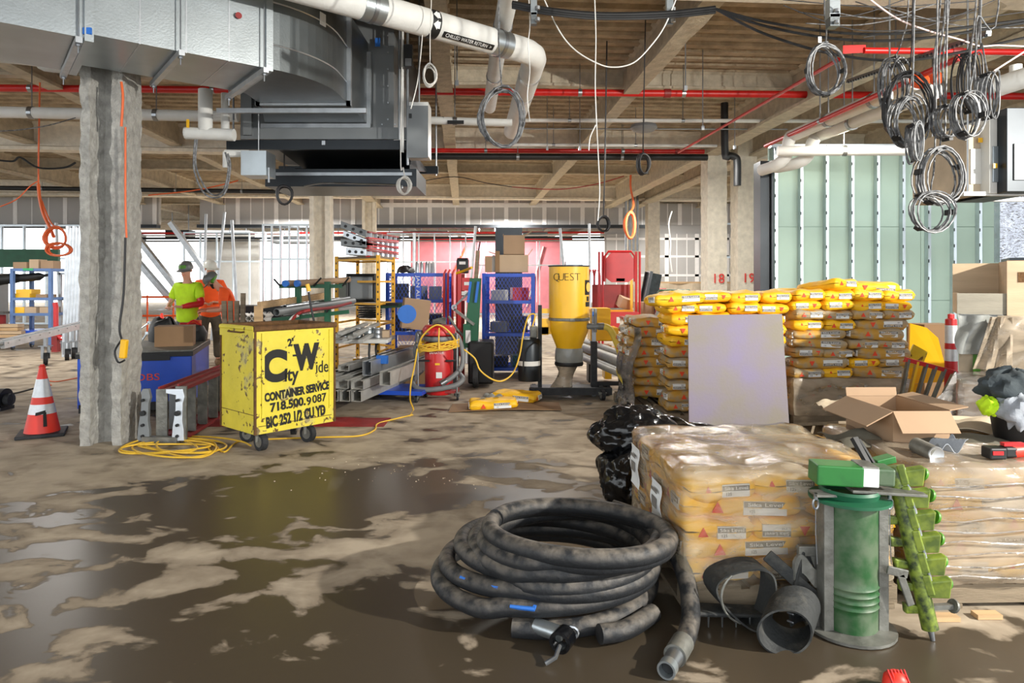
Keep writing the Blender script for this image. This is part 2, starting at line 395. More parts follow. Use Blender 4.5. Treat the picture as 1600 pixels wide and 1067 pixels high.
for d in (10.9, 19.7, 28.5): rough_bar('cross_beam', UD(-25, d, DECK), UD(25, d, DECK), .18, .28, .04, 'beam', ceil, step=1)
def h_column(name, X, Y, w, dep, tf, z1, res, zres, mt, amp=.02, solid=False):
    sec = [(0, 0), (tf, 0), (tf*1.15, dep*.28), (tf*1.6, dep*.42), (w-tf*1.6, dep*.42), (w-tf*1.15, dep*.28), (w-tf, 0), (w, 0), (w, dep), (w-tf, dep), (w-tf*1.3, dep*.6), (tf*1.3, dep*.6), (tf, dep), (0, dep)]
    if solid: sec = [(0, 0), (w, 0), (w, dep), (0, dep)]
    pts = []
    for i, p in enumerate(sec):
        q = sec[(i+1) % len(sec)]; L = math.hypot(q[0]-p[0], q[1]-p[1]); k = max(1, int(L/res))
        for j in range(k): pts.append((p[0]+(q[0]-p[0])*j/k, p[1]+(q[1]-p[1])*j/k))
    n = len(pts); rows = int(z1/zres); vs = []; R = rm(0, 0, RZ)
    for r in range(rows+1):
        z = z1*r/rows; flare = .018*max(0, 1-z/.12)
        for (x, y) in pts:
            v = Vector((x-w/2, y-dep/2, z)); nn = noise.noise_vector(Vector((x*9+X, y*9, z*7)))*amp+noise.noise_vector(Vector((x*24, y*24+Y, z*20)))*amp*.6
            nn.z = 0; v += nn; v.x *= 1+flare; v.y *= 1+flare; vs.append(R @ v+Vector((X, Y, 0)))
    fs = [(r*n+i, r*n+(i+1) % n, (r+1)*n+(i+1) % n, (r+1)*n+i) for r in range(rows) for i in range(n)]
    o = MB().add(vs, fs).build(name, mt, None, smooth=True)
    return tag(o, kind='structure')
c = h_column('column', -3.775, 6.44, .36, .40, .085, DECK, .022, .028, 'fireproof', .016); c['label'] = 'rough sprayed H-shaped steel column left foreground'
c = h_column('column', -4.27, 15.3, .44, .42, .1, DECK, .06, .12, 'fireproof_pale', .012)
c = h_column('column', -5.05, 24.2, .46, .42, .1, DECK, .12, .3, 'fireproof_pale', .012)
c18 = h_column('column', 4.55, 15.4, .44, .44, .1, DECK, .06, .1, 'fireproof_pale', .014, True)
c19 = h_column('column', 5.24, 15.45, .44, .44, .1, DECK, .06, .1, 'fireproof_pale', .014, True)
h_column('column', 4.32, 24.6, .42, .42, .1, DECK, .12, .3, 'fireproof_pale', .012, True)
h_column('column', 5.06, 24.6, .42, .42, .1, DECK, .12, .3, 'fireproof_pale', .012, True)
h_column('column', -13.0, 15.0, .42, .42, .1, DECK, .12, .3, 'fireproof_pale', .012, True)
text('painted_number', '18', .30, 'spray_red', c18, face_mat((4.575, 15.145, 1.56), (1, .07, 0), (0, 0, 1)), .006)
text('painted_number', '19', .30, 'spray_red', c19, face_mat((5.265, 15.195, 1.57), (1, .07, 0), (0, 0, 1)), .006)
# gypsum header wall across the back
wb = tag(B((-3.2, 26.25, 4.2), (17.4, .14, 1.02), rm(0, 0, .01)).build('wall_back', 'drywall'), kind='structure')
def panel_run(parent, x0, x1, Y, z0, z1, pw, mt='drywall', tape='tape_mud', slope=.01):
    x = x0
    while x < x1-.05:
        xe = min(x+pw, x1); ym = Y+slope*(x-x0)
        B(((x+xe)/2, ym, (z0+z1)/2), (xe-x-.02, .03, z1-z0)).build('panel', mt, parent)
        B((xe, ym-.02, (z0+z1)/2), (.16, .012, z1-z0)).build('tape_joint', tape, parent)
        for k in (1, 2): B((x+(xe-x)*k/3, ym-.018, (z0+z1)/2), (.035, .01, z1-z0)).build('screw_line', tape, parent)
        x += pw
panel_run(wb, -11.9, 5.4, 26.02, 3.68, 4.72, 1.46)
B((-.2, 26.09, 4.42), (10.4, .012, .17), rm(0, 0, .01)).build('tape_joint', 'tape_mud', wb)
B((-3.2, 26.0, 4.73), (17.2, .2, .07), rm(0, 0, .01)).build('firestop_strip', 'red_dark', wb)
B((-3.2, 26.0, 3.60), (17.4, .3, .12), rm(0, 0, .01)).build('bottom_track', 'unit_black', wb)
wl = tag(B((-17.2, 26.1, 4.2), (7.5, .14, 1.02)).build('wall_left', 'drywall'), kind='structure')
panel_run(wl, -20.8, -13.6, 26.0, 3.68, 4.70, 1.9, slope=0)
B((-17.2, 25.98, 3.6), (7.5, .3, .12)).build('bottom_track', 'unit_black', wl)
# plastered wall behind the twin columns
wr = tag(B((6.6, 27.3, 2.6), (5.8, .16, 3.2)).build('wall_right', 'drywall'), kind='structure')
panel_run(wr, 3.75, 9.45, 27.16, .9, 3.4, 1.2, slope=0)
for z in (1.75, 2.5, 3.2): B((6.6, 27.14, z), (5.7, .012, .09)).build('tape_joint', 'tape_mud', wr)
panel_run(wr, 3.75, 9.45, 27.16, 3.75, 4.6, 1.46, slope=0)
# green moisture board partition on studs
GX0, GX1, GY = 4.12, 8.9, 10.85
wg = tag(B(((GX0+GX1)/2, GY+.14, 1.83), (GX1-GX0, .02, 3.66)).build('wall_green_board', 'green_board'), kind='structure')
for r, (z0, z1) in enumerate(((0, 1.2), (1.2, 2.38), (2.38, 3.66))):
    for k in range(2):
        x0 = GX0+k*2.44; x1 = min(GX1, x0+2.44)
        B(((x0+x1)/2, GY+.118, (z0+z1)/2), (x1-x0-.006, .016, z1-z0-.008)).build('board', 'green_board', wg)
for i in range(12):
    x = GX0+.08+i*.406
    mm = MB().box((x, GY, 1.83), (.045, .004, 3.64)).box((x-.02, GY+.05, 1.83), (.004, .1, 3.64)).box((x+.022, GY+.008, 1.83), (.004, .012, 3.64))
    st = mm.build('stud', 'stud', wg)
    h = MB()
    for k in range(14): h.box((x-.016, GY-.004, .25+k*.26+random.uniform(-.02, .02)), (.016, .004, .05))
    h.build('knockout', 'unit_black', st)
MB().box(((GX0+GX1)/2, GY+.05, 3.66), (GX1-GX0, .11, .05)).build('top_track', 'stud', wg)
MB().box(((GX0+GX1)/2, GY+.05, .03), (GX1-GX0, .11, .05)).build('bottom_track', 'stud', wg)
tag(MB().box((3.98, 10.9, 1.75), (.14, .3, 3.3)).box((4.08, 10.85, 1.75), (.03, .32, 3.3)).build('door_1', 'unit_black'), kind='structure')
# ---------------------------------------------------------------- metal stud framing and glimpses far behind
def stud_frame(x0, x1, Y, z1, step, label, z0=0, diag=()):
    t = thing('stud_frame', label, 'stud frame', ((x0+x1)/2, Y, z0), 0, 'bare steel stud partitions at the back')
    n = max(1, round((x1-x0)/step))
    for i in range(n+1):
        x = x0+(x1-x0)*i/n
        MB().box((x, Y, (z0+z1)/2), (.05, .09, z1-z0)).build('stud', 'stud', t, world=True)
    for z in (z0+.03, z1-.03, z0+(z1-z0)*.66): MB().box(((x0+x1)/2, Y, z), (x1-x0, .1, .06)).build('track', 'stud', t, world=True)
    for a, b in diag: MB().bar(a, b, .1, .12).build('brace', 'stud', t, world=True)
    return t
stud_frame(-13.2, -8.6, 27.5, 3.5, .62, 'bare steel stud partition behind the two workers')
stud_frame(-8.2, -5.9, 22.5, 3.4, .3, 'closely spaced steel studs left of the round far column')
stud_frame(-5.1, -1.9, 28, 3.5, .62, 'steel stud frame behind the scaffold with ladders')
stud_frame(-1.6, 2.2, 31, 3.4, .9, 'far steel stud frame in front of pink panels')
stud_frame(-19.5, -14, 24, 3.5, .8, 'tall steel stud frame behind the blue shelf cart')
stud_frame(6.9, 9.6, 24.5, 3.6, .5, 'dark stud frame seen beside column nineteen')
t = thing('raking_strut', 'pale steel bracing struts leaning in the bright opening behind the column', 'brace', (-11.4, 21, 0))
for a, b in (((-12.6, 21, 3.4), (-10.2, 21, .6)), ((-12.1, 21.3, 3.4), (-9.9, 21.3, .6)), ((-11.0, 22, 3.4), (-9.7, 22, 1.6))): MB().bar(a, b, .2, .14).build('strut', 'alu', t, world=True)
tag(MB().box((-12.3, 30.0, 1.7), (2.4, .2, 3.4)).build('wall_far_left', 'pvc_white'), kind='structure')
t = thing('pink_partition', 'pink sheathed partition with orange diagonal bracing at the back', 'partition', (-.6, 33, 0))
for i in range(6): B((-4.3+i*1.22, 33, 1.75), (1.2, .06, 3.5)).build('panel', 'pink_board', t, world=True)
for x in (-3.6, -.9):
    MB().bar((x, 32.9, .3), (x+1.4, 32.9, 3.2), .16, .06).build('brace', 'cord_orange', t, world=True); MB().bar((x+1.6, 32.88, .3), (x+2.4, 32.88, 3.2), .12, .06).build('brace', 'white', t, world=True)
B((-.8, 32.8, 3.55), (7.4, .12, .2)).build('header', 'red', t, world=True)
rnd = random.Random(31)
for i in range(9):
    x = -16+i*2.1+rnd.uniform(-.4, .4); Y = 28.8+rnd.uniform(0, 2); z = rnd.uniform(3.25, 3.6)
    t = thing('far_duct', ORD[i]+' dark ceiling duct seen under the header wall', 'duct', (x, Y, z), 0, 'dark ducts behind the header wall')
    B((0, 0, 0), (rnd.uniform(.9, 1.6), .6, rnd.uniform(.22, .4))).build('duct_body', ('unit_grey', 'unit_black', 'galv_dark')[i % 3], t)
    for s in (-1, 1): MB().cyl((s*.35, 0, .1), (s*.35, 0, DECK-z), .02, n=6).build('hanger_rod', 'steel', t)
for i in range(4): pipe_far = tag(MB().tube([(-17, 27.9+.3*i, 3.15+.13*i), (4, 28.1+.3*i, 3.2+.13*i)], .035+.01*(i % 2), 8).build('far_pipe', ('steel', 'unit_black', 'pvc_white', 'red_pipe')[i]), ('lowest grey', 'dark second', 'white third', 'red topmost')[i]+' pipe running far behind the header wall', 'pipe', 'pipes behind the header wall')
for i, (x, Y, h_) in enumerate(((-12.9, 19.5, 3.2), (-8.6, 19, 3.4), (-7.7, 17.5, 3.3), (-6.6, 16.5, 3.0), (-2.6, 18, 2.8), (-1.3, 19.5, 3.1), (1.6, 19, 3.0), (2.4, 21, 3.3))):
    tag(MB().cyl((x, Y, 0), (x+.25*((i % 3)-1), Y+.2, h_), .04, n=8).build('shoring_pole', 'alu', smooth=True), 'thin steel shoring pole, '+NTH[i]+' from the left in the far hall', 'pole', 'thin poles in the far hall')
# orange safety railing and netting
t = thing('safety_rail', 'orange pipe safety railing behind the workers', 'railing', (-10.4, 20, 0))
for z in (.5, 1.05): MB().tube([(-12.2, 20, z), (-8.4, 20, z)], .03).build('rail', 'orange', t, world=True)
for i in range(6): MB().tube([(-12.2+i*.76, 20, 0), (-12.2+i*.76, 20, 1.1)], .025).build('post', 'orange', t, world=True)
t = thing('dust_barrier', 'tan plastic dust barrier on a timber rail by columns', 'barrier', (6, 22, 0))
MB().sheet(lambda a, b: (4.2+a*6, 22+.05*math.sin(a*40), .3+b*1.15), 60, 3, .01).build('sheeting', 'cover_tan', t, world=True)
MB().box((7.2, 22, 1.47), (6, .05, .06)).build('rail', 'wood', t, world=True)
# ---------------------------------------------------------------- overhead pipes
def pipe_run(name, label, pts, r, mt, cat='pipe', n=16, sm=0, hang=(), clamps=(), couple=()):
    t = thing(name, label, cat, tuple(pts[0]))
    MB().tube(pts, r, n, sm=sm).build('pipe', mt, t, smooth=True, world=True)
    P = [Vector(p) for p in pts]
    for f in hang:                                     # f: (segment, fraction)
        k, q = f; p = P[k].lerp(P[k+1], q)
        MB().cyl((p.x, p.y, p.z+r*.9), (p.x, p.y, DECK), .008, n=6).build('hanger_rod', 'steel', t, world=True)
        d = (P[k+1]-P[k]).normalized()
        MB().cyl(p-d*.03, p+d*.03, r*1.10, n=n).build('clamp', 'steel', t, world=True)
    for k, q in couple:
        p = P[k].lerp(P[k+1], q); d = (P[k+1]-P[k]).normalized()
        MB().cyl(p-d*.05, p+d*.05, r*1.25, n=n).build('coupling', 'red_dark' if 'red' in mt else mt, t, world=True)
    return t
def across(py0, py1, z, x0=-60, x1=1660, n=2):          # world points of a level run seen from (x0,py0) to (x1,py1)
    return [Vector(((x-800)/FP*Y, Y, z)) for x, y in ((x0, py0), (x1, py1)) for Y in (FP*(z-H)/(440-y),)]
pipe_run('sprinkler_main', 'thick red sprinkler main running across under the deck', across(137, 151, 4.45), .055, 'red_pipe', hang=((0, .06), (0, .22), (0, .55), (0, .645), (0, .84)), couple=((0, .12), (0, .47), (0, .63), (0, .87)))
pipe_run('sprinkler_branch', 'thin red sprinkler branch far back below the main', [W(672, 235, 14.6), W(1100, 237, 14.9)], .05, 'red_pipe', hang=((0, .2), (0, .7)), couple=((0, .9),))
pipe_run('drain_pipe', 'black pipe under the thin red branch', [W(560, 244, 14.4), W(1105, 246, 14.8)], .07, 'black', hang=((0, .45), (0, .75)))
pipe_run('drain_pipe', 'long black pipe below the far beams on the left', [W(-40, 293, 21), W(480, 300, 21.5)], .07, 'black', hang=((0, .2), (0, .6), (0, .8)))
pipe_run('insulated_pipe', 'white insulated pipe running across left behind the near column', [W(-60, 174, 9.5), W(372, 182, 9.7)], .08, 'insul', hang=((0, .25), (0, .7)))
t = pipe_run('insulated_pipe', 'white insulated pipe with black bands right of the grey cabinet', [W(672, 188, 9.7), W(800, 192, 9.8)], .055, 'insul', hang=((0, .3),))
MB().cyl(W(690, 188.5, 9.72), W(694, 188.6, 9.72), .057).build('band', 'black', t, world=True)
MB().box(W(712, 191, 9.66), (.23, .02, .05)).build('marker', 'black', t, world=True)
pipe_run('conduit', 'pale straight conduit crossing beneath the red main', [W(800, 188, 12), W(1660, 190, 12.6)], .035, 'pvc_white', hang=((0, .1), (0, .3), (0, .6)))
pipe_run('conduit', 'slim pale conduit crossing low in front of the far red branch', [W(800, 226, 13.2), W(1120, 228, 13.4)], .03, 'pvc_white', hang=((0, .2), (0, .6)))
pipe_run('conduit', 'thin steel rod conduit between the two pale conduits', [W(800, 201, 12.6), W(1230, 202, 12.8)], .014, 'steel')
pipe_run('insulated_pipe', 'long white insulated pipe in front of the green wall top', [W(1215, 236, 9.7), W(1520, 235, 9.3)], .07, 'insul', hang=((0, .35), (0, .8)), clamps=())
D = Vector((1.29, 1, 0)).normalized()
# big white pipe with the arrow band
zP = 4.0; pe = Vector(((838-800)/FP*7.6, 7.6, zP)); pB = W(838, 84, 7.55); zP = pB.z; dirP = (W(600, 17, FP*(zP-H)/(440-17))-pB).normalized()
t = thing('insulated_pipe', 'thick white insulated pipe with black arrow band and elbow', 'pipe', tuple(pB))
pts = [pB-dirP*(-4.6), pB+dirP*.14, pB+dirP*.05-RY*-.03, pB-dirP*.02+RY*.10, pB-dirP*.02+RY*.2, pB-dirP*.02+RY*3.4]
MB().tube([pB+dirP*4.6, pB+dirP*.22, pB+dirP*.12+RY*.02, pB+dirP*.03+RY*.09, pB+RY*.2, pB+RY*.3, pB+RY*3.9], .135, 24).build('pipe', 'insul', t, smooth=True, world=True)
def on_pipe(f): return pB+dirP*f
for f in (.52, 2.02): MB().cyl(on_pipe(f-.11), on_pipe(f+.11), .1395, n=28).build('saddle', 'galv', t, smooth=True, world=True); MB().cyl(on_pipe(f)+Vector((0, 0, .13)), on_pipe(f)+Vector((0, 0, .9)), .01).build('hanger_rod', 'steel', t, world=True); MB().cyl(on_pipe(f-.02), on_pipe(f+.02), .146, n=28).build('clevis', 'steel', t, smooth=True, world=True)
MB().cyl(on_pipe(1.33), on_pipe(1.43), .1375, n=28).build('arrow_band', 'black', t, smooth=True, world=True)
side = dirP.cross(Vector((0, 0, 1))).normalized(); side = side if side.y < 0 else -side
for a in (-.35, .35):
    nrm = (side*math.cos(a)+Vector((0, 0, 1))*math.sin(a)); c0 = on_pipe(1.38)+nrm*.1385
    up = nrm.cross(dirP); T = face_mat(c0, -dirP, up)
    if T.col[2].xyz.dot(nrm) < 0: T = face_mat(c0, -dirP, -up)
    MB().prism([(.03, -.032), (.03, .032), (0, .032), (0, .045), (-.045, 0), (0, -.045), (0, -.032)][::-1], .003, T).build('arrow', 'white', t, world=True)
nrm = (side*math.cos(-.85)+Vector((0, 0, 1))*math.sin(-.85)); c0 = on_pipe(.98)+nrm*.1385; up = nrm.cross(dirP)
if up.z < 0: up = -up
T = face_mat(c0, -dirP, up)
lb = MB().box((0, 0, 0), (.62, .06, .006)); lb.v = [tuple(T @ Vector(v)) for v in lb.v]; lb = lb.build('marker', 'black', t, world=True)
Mi = MAT[t.name].inverted(); text('lettering', 'CHILLED WATER RETURN  \u25b8'.replace('\u25b8', '>'), .055, 'white', lb, Mi @ T @ Matrix.Translation((0, -.002, .0035)), .001, width=.56)
for f in (.75, 1.6): MB().cyl(pB+RY*(f-.05), pB+RY*(f+.05), .138, n=24).build('band', 'galv', t, smooth=True, world=True)
# second, parallel leg beside it
q0 = W(795, -30, 5.6); q1 = W(787, 30, 6.55)
pz = 3.95
def atz(px, py, z): Y = FP*(z-H)/(440-py); return Vector(((px-800)/FP*Y, Y, z))
t = pipe_run('insulated_pipe', 'white insulated pipe crossing over the thick one and ending capped', [atz(799, -30, 4.33), atz(776, 92, 4.33), atz(765, 168, 4.33)], .10, 'insul', hang=((0, .5), (1, .3)))
t = pipe_run('insulated_pipe', 'short white vertical insulated pipe under the duct end', [W(321, 140, 7.6), W(321, 205, 7.6)], .075, 'insul')
t = pipe_run('insulated_pipe', 'stubby white horizontal pipe with yellow handle under the duct', [W(292, 208, 7.6), W(366, 211, 7.6)], .068, 'insul')
MB().box(W(293.5, 193, 7.55), (.025, .02, .09)).build('handle', 'yellow_paint', t, world=True); MB().cyl(W(290, 208, 7.6), W(293, 208, 7.6), .069).build('cap', 'pvc_white', t, world=True)
pipe_run('insulated_pipe', 'white vertical pipe beside the air unit', [W(352, 146, 7.75), W(352, 202, 7.75)], .045, 'insul')
pipe_run('insulated_pipe', 'white insulated pipe along the ceiling left of the near column', [W(-40, 86, 6.9), W(55, 95, 7.0), W(70, 103, 7.0), W(118, 108, 7.1)], .055, 'insul', sm=3)
# right hand group of white pipes going back along the hall
pipe_run('insulated_pipe', 'left one of two white pipes bending down beside the columns', [W(1432, 128, 7.2), W(1250, 207, 9.6), W(1234, 216, 9.8), W(1228, 244, 9.9), W(1212, 258, 10), W(1190, 266, 10.3)], .085, 'insul', sm=4, hang=((0, .3), (0, .7)))
pipe_run('insulated_pipe', 'right one of two white pipes bending down beside the columns', [W(1462, 142, 7.2), W(1290, 208, 9.6), W(1272, 218, 9.7), W(1262, 244, 9.9), W(1245, 255, 10), W(1212, 262, 10.3)], .085, 'insul', sm=4, hang=((0, .3), (0, .7)))
pipe_run('sprinkler_branch', 'slanting red sprinkler branch in front of the white pipe pair', [W(1500, 90, 6.2), W(1196, 228, 10.6)], .03, 'red_pipe', hang=((0, .25), (0, .6)))
pipe_run('sprinkler_branch', 'thin slanting red line between the red main and column eighteen', [W(1310, 93, 7), W(1195, 160, 9.6), W(1060, 238, 14)], .022, 'red_pipe')
pipe_run('sprinkler_branch', 'short high red sprinkler pipe at upper right', [W(1350, 79, 6.6), W(1640, 82, 6.6)], .03, 'red_pipe', couple=((0, .5),))
t = thing('sprinkler_head_box', 'bright red boxed sprinkler end cap at upper right', 'sprinkler', tuple(W(1337, 77, 6.6)))
MB().slab([W(1317, 71, 6.6), W(1329, 70, 6.75), W(1329, 82, 6.75), W(1317, 84, 6.6)], [W(1353, 70, 6.6), W(1353, 70, 6.8), W(1353, 81, 6.8), W(1353, 82, 6.6)]).build('cap', 'red_pipe', t, world=True)
MB().cyl(W(1352, 77, 6.65), W(1372, 78, 6.65), .02).build('stub', 'red_pipe', t, world=True)
pipe_run('waste_pipe', 'white pipe rising at the far upper right', [W(1560, 135, 5.5), W(1612, 118, 5.3)], .08, 'insul'); pipe_run('waste_pipe', 'short upright white pipe at far upper right', [W(1587, 102, 5.6), W(1587, 128, 5.6)], .045, 'insul')
pipe_run('drain_pipe', 'black elbow pipe between the twin columns', [Vector((W(1132, 0, 13).x, 13, DECK)), W(1133, 240, 13), W(1140, 243, 13), W(1149, 246, 13), W(1152, 254, 13), W(1152, 290, 13)], .07, 'black', sm=4)
t = thing('strut_channel', 'long slotted steel strut channel slanting at upper right', 'strut', tuple(W(1530, 62, 6)))
MB().bar(W(1545, 52, 5.6), W(1325, 127, 8.4), .04, .04).build('channel', 'galv_dark', t, world=True)
h = MB(); a, b = W(1545, 53, 5.59), W(1325, 128, 8.39)
for i in range(40): h.box(a.lerp(b, (i+.5)/40)+Vector((-.012, -.015, -.012)), (.02, .03, .02), rm(0, 0, -.4))
h.build('slot', 'unit_black', t, world=True)['kind'] = 'stuff'
for i, (px, py, Y) in enumerate(((1302, 100, 8), (1272, 175, 11))): pass
# orange sprayed couplings
for i, (px, py, Y, s) in enumerate(((1436, 126, 6.8, .10), (1382, 146, 8.0, .07), (1462, 122, 7.0, .08))):
    o = MB().lathe([(0, -s*.6), (s*.8, -s*.45), (s, 0), (s*.8, s*.45), (0, s*.6)], 10, W(px, py, Y), rm(0, .5+.2*i, 0)).build('sprinkler_escutcheon', 'orange', smooth=True)
    tag(o, 'orange plastic cap among cable coils, '+('the largest one', 'the one on the red main', 'the right one')[i], 'cap')
# ---------------------------------------------------------------- the galvanised duct and the air handling unit
t = thing('air_duct', 'large galvanised air duct crossing the upper left', 'duct', tuple(atz(140, 53, 3.4)))
zb = 3.4; p0 = atz(140, 53, zb); p1 = atz(420, 107, zb); dd = (p1-p0).normalized(); pp = Vector((-dd.y, dd.x, 0)); wD = .93; hD = 1.0
def duct_seg(a, b, w, z0, z1, name='duct_section', off=0):
    P = [a+pp*off, b+pp*off, b+pp*(off+w), a+pp*(off+w)]
    return MB().slab([Vector((p.x, p.y, z0)) for p in P], [Vector((p.x, p.y, z1)) for p in P]).build(name, 'galv', t, world=True)
L = (p1-p0).length
nS = 4
for i in range(nS):
    a = p0+dd*(L*i/nS+.004); b = p0+dd*(L*(i+1)/nS-.004); duct_seg(a, b, wD, zb, zb+hD)
    MB().slab([Vector((q.x, q.y, zb-.004)) for q in (b, b+dd*.012, b+dd*.012+pp*wD, b+pp*wD)], [Vector((q.x, q.y, zb+hD)) for q in (b-pp*.008, b+dd*.012-pp*.008, b+dd*.012+pp*wD, b+pp*wD)]).build('seam', 'alu', t, world=True)
# the section further left sits lower and a little proud
a0 = p0-dd*3.2
duct_seg(a0, p0-dd*.02, wD+.12, zb-.05, zb+hD+.1, off=-.04)
def flange(q, z0, w, h, off=0, e=.05, mt='galv'):
    mm = MB(); Rz = Matrix((dd, pp, Vector((0, 0, 1)))).transposed(); c = q+pp*(off+w/2)
    mm.box(Vector((c.x, c.y, z0-.01)), (.06, w+e, .035), Rz).box(Vector((c.x, c.y, z0+h)), (.06, w+e, .035), Rz)
    for s in (-1, 1): cc = c+pp*s*(w/2+.008); mm.box(Vector((cc.x, cc.y, z0+h/2)), (.06, .035, h+.03), Rz)
    return mm.build('flange', mt, t, world=True)
flange(p0-dd*.01, zb-.05, wD+.1, hD+.1, -.04); flange(p1+dd*.0, zb, wD, hD)
def trapeze(q, z, w, label):
    Rz = Matrix((dd, pp, Vector((0, 0, 1)))).transposed(); c = q+pp*(w/2)
    MB().box(Vector((c.x, c.y, z-.03)), (.045, w+.22, .045), Rz).build('support_channel', 'alu', t, world=True)
    for s in (-1, 1):
        e = c+pp*s*(w/2+.06); MB().cyl((e.x, e.y, z-.12), (e.x, e.y, DECK), .006, n=6).build('hanger_rod', 'steel', t, world=True)
        MB().cyl((e.x, e.y, z-.07), (e.x, e.y, z-.055), .02, n=6).build('nut', 'steel', t, world=True)
trapeze(p0+dd*L*.46, zb-.01, wD, ''); trapeze(p1-dd*.06, zb-.02, wD, ''); trapeze(p0-dd*.08, zb-.06, wD, '')
MB().box(p0+Vector((.02, -.06, .0)), (.06, .02, .05)).build('sealant_smear', 'label_blue', t, world=True)
MB().cyl(p0+dd*1.1-pp*.02+Vector((0, 0, .40)), p0+dd*1.1-pp*.03+Vector((0, 0, .40)), .028).build('test_plug', 'red_dark', t, world=True)
# elbow turning away into the unit
zt = zb+hD; N = 10; mm = []
ang0 = math.atan2(dd.y, dd.x); ang1 = math.atan2(1, -.02)
R0 = .15; cen = p1+pp*(wD+R0)
outer = []; inner = []
for i in range(N+1):
    a = ang0+(ang1-ang0)*i/N; rad = Vector((math.sin(a), -math.cos(a), 0)); outer.append(cen+rad*(wD+R0)); inner.append(cen+rad*R0)
outer.append(outer[-1]+Vector((0, .30, 0))); inner.append(inner[-1]+Vector((0, .30, 0)))
for i, (k0, k1) in enumerate(((0, 3), (3, 6), (6, 10), (10, 11))):
    m = MB(); n = k1-k0+1; vs = []
    for k in range(k0, k1+1):
        for q in (outer[k], inner[k]): vs += [Vector((q.x, q.y, zb)), Vector((q.x, q.y, zt))]
    fs = []
    for k in range(n-1):
        o = 4*k; fs += [(o, o+4, o+5, o+1), (o+2, o+3, o+7, o+6), (o, o+2, o+6, o+4), (o+1, o+5, o+7, o+3)]
    m.add(vs, fs).build('elbow_section', 'galv_dark', t, world=True)
for zz in (zb+.22, zb+.60): MB().tube([q+(q-cen).normalized()*.003+Vector((0, 0, zz-q.z)) for q in outer], .008, 5).build('seam', 'alu', t, world=True)
e0, e1 = outer[-1], inner[-1]
MB().box(((e0.x+e1.x)/2, e0.y+.03, zb-.0), (wD+.08, .05, .05)).box((e0.x+.02, e0.y+.03, (zb+zt)/2), (.05, .05, hD+.05)).box((e1.x-.02, e0.y+.03, (zb+zt)/2), (.05, .05, hD+.05)).build('flange', 'alu', t, world=True)
for px, py in ((512, 66),): MB().box(outer[6]+(outer[6]-cen).normalized()*.006+Vector((0, 0, zb+.62-outer[6].z)), (.09, .006, .12), rm(0, 0, math.atan2(outer[7].y-outer[5].y, outer[7].x-outer[5].x))).build('sticker', 'paper', t, world=True)
ey = e0.y
# unit
UX0, UX1, UY0 = -3.18, -1.45, 8.15
uz0 = H+ (440-226)/FP*UY0
t2 = thing('air_handling_unit', 'grey suspended air handling unit fed by the big duct', 'air handler', (-2.2, UY0, 2.9))
B((-2.34, UY0+1.1, uz0+.78), (1.84, 2.1, 1.45)).build('casing', 'unit_grey', t2, world=True)
MB().slab([Vector((e1.x, ey+.06, zb)), Vector((e0.x, ey+.06, zb)), Vector((-1.72, UY0, zb-.02)), Vector((-2.95, UY0, zb-.02))], [Vector((e1.x, ey+.06, zt)), Vector((e0.x, ey+.06, zt)), Vector((-1.72, UY0, zt-.05)), Vector((-2.95, UY0, zt-.05))]).build('inlet_transition', 'galv_dark', t2, world=True)
B((-2.33, UY0-.03, zb-.05), (1.30, .05, .05)).build('inlet_flange', 'alu', t2, world=True); B((-1.70, UY0-.03, 3.8), (.05, .05, .85)).build('inlet_flange', 'alu', t2, world=True)
B((-2.36, e0.y+.06, zb-.07), (1.6, .04, .05)).build('support_channel', 'alu', t2, world=True)
B((-2.2, UY0-.015, uz0+.13), (2.06, .03, .14)).build('lower_rail', 'unit_grey', t2, world=True)
for i in range(12): MB().cyl((-3.1+i*.155, UY0-.01, uz0+.24), (-3.1+i*.155, UY0+.005, uz0+.24), .01, n=6).build('rivet', 'alu', t2, world=True)
for i in range(6): MB().cyl((-1.48, UY0-.01, uz0+.3+i*.2), (-1.48, UY0+.005, uz0+.3+i*.2), .01, n=6).build('rivet', 'alu', t2, world=True)
B((-1.60, UY0-.02, 4.35), (.06, .01, .1)).build('sticker', 'label_blue', t2, world=True)
B((-2.22, UY0-.06, uz0-.02), (2.3, .07, .11)).build('frame_channel', 'unit_black', t2, world=True)
B((-2.22, UY0+1.75, uz0-.02), (2.3, .07, .11)).build('frame_channel', 'unit_black', t2, world=True)
B((-2.22, UY0-.1, uz0+.0), (.04, .02, .05)).build('latch', 'alu', t2, world=True)
MB().slab([Vector((-2.85, UY0+.2, uz0-.03)), Vector((-1.22, UY0+.2, uz0-.03)), Vector((-1.22, UY0+1.9, uz0-.03)), Vector((-2.85, UY0+1.9, uz0-.03))][::-1], [Vector((-2.75, UY0+.5, uz0-.2)), Vector((-1.3, UY0+.5, uz0-.2)), Vector((-1.3, UY0+1.8, uz0-.2)), Vector((-2.75, UY0+1.8, uz0-.2))]).build('drain_pan', 'unit_black', t2, world=True)
B((-2.15, UY0+.9, uz0-.33), (1.9, .95, .22)).build('filter_box', 'unit_black', t2, world=True)
B((-2.1, UY0+.4, uz0-.29), (1.7, .05, .04)).build('access_rail', 'steel', t2, world=True)
MB().tube([W(475, 291, 8.4), W(505, 286, 8.4), W(560, 287, 8.4), W(622, 289, 8.4), W(628, 294, 8.4)], .012, 6, sm=3).build('conduit', 'steel', t2, world=True)
for x, z in ((-3.3, 0), (-1.1, 0)):
    for y in (UY0-.06, UY0+1.75): MB().cyl((x, y, uz0-.1), (x, y, DECK), .012, n=8).build('hanger_rod', 'steel', t2, world=True)
B((-3.13, UY0-.05, uz0+.55), (.1, .06, .9)).build('corner_post', 'unit_grey', t2, world=True)
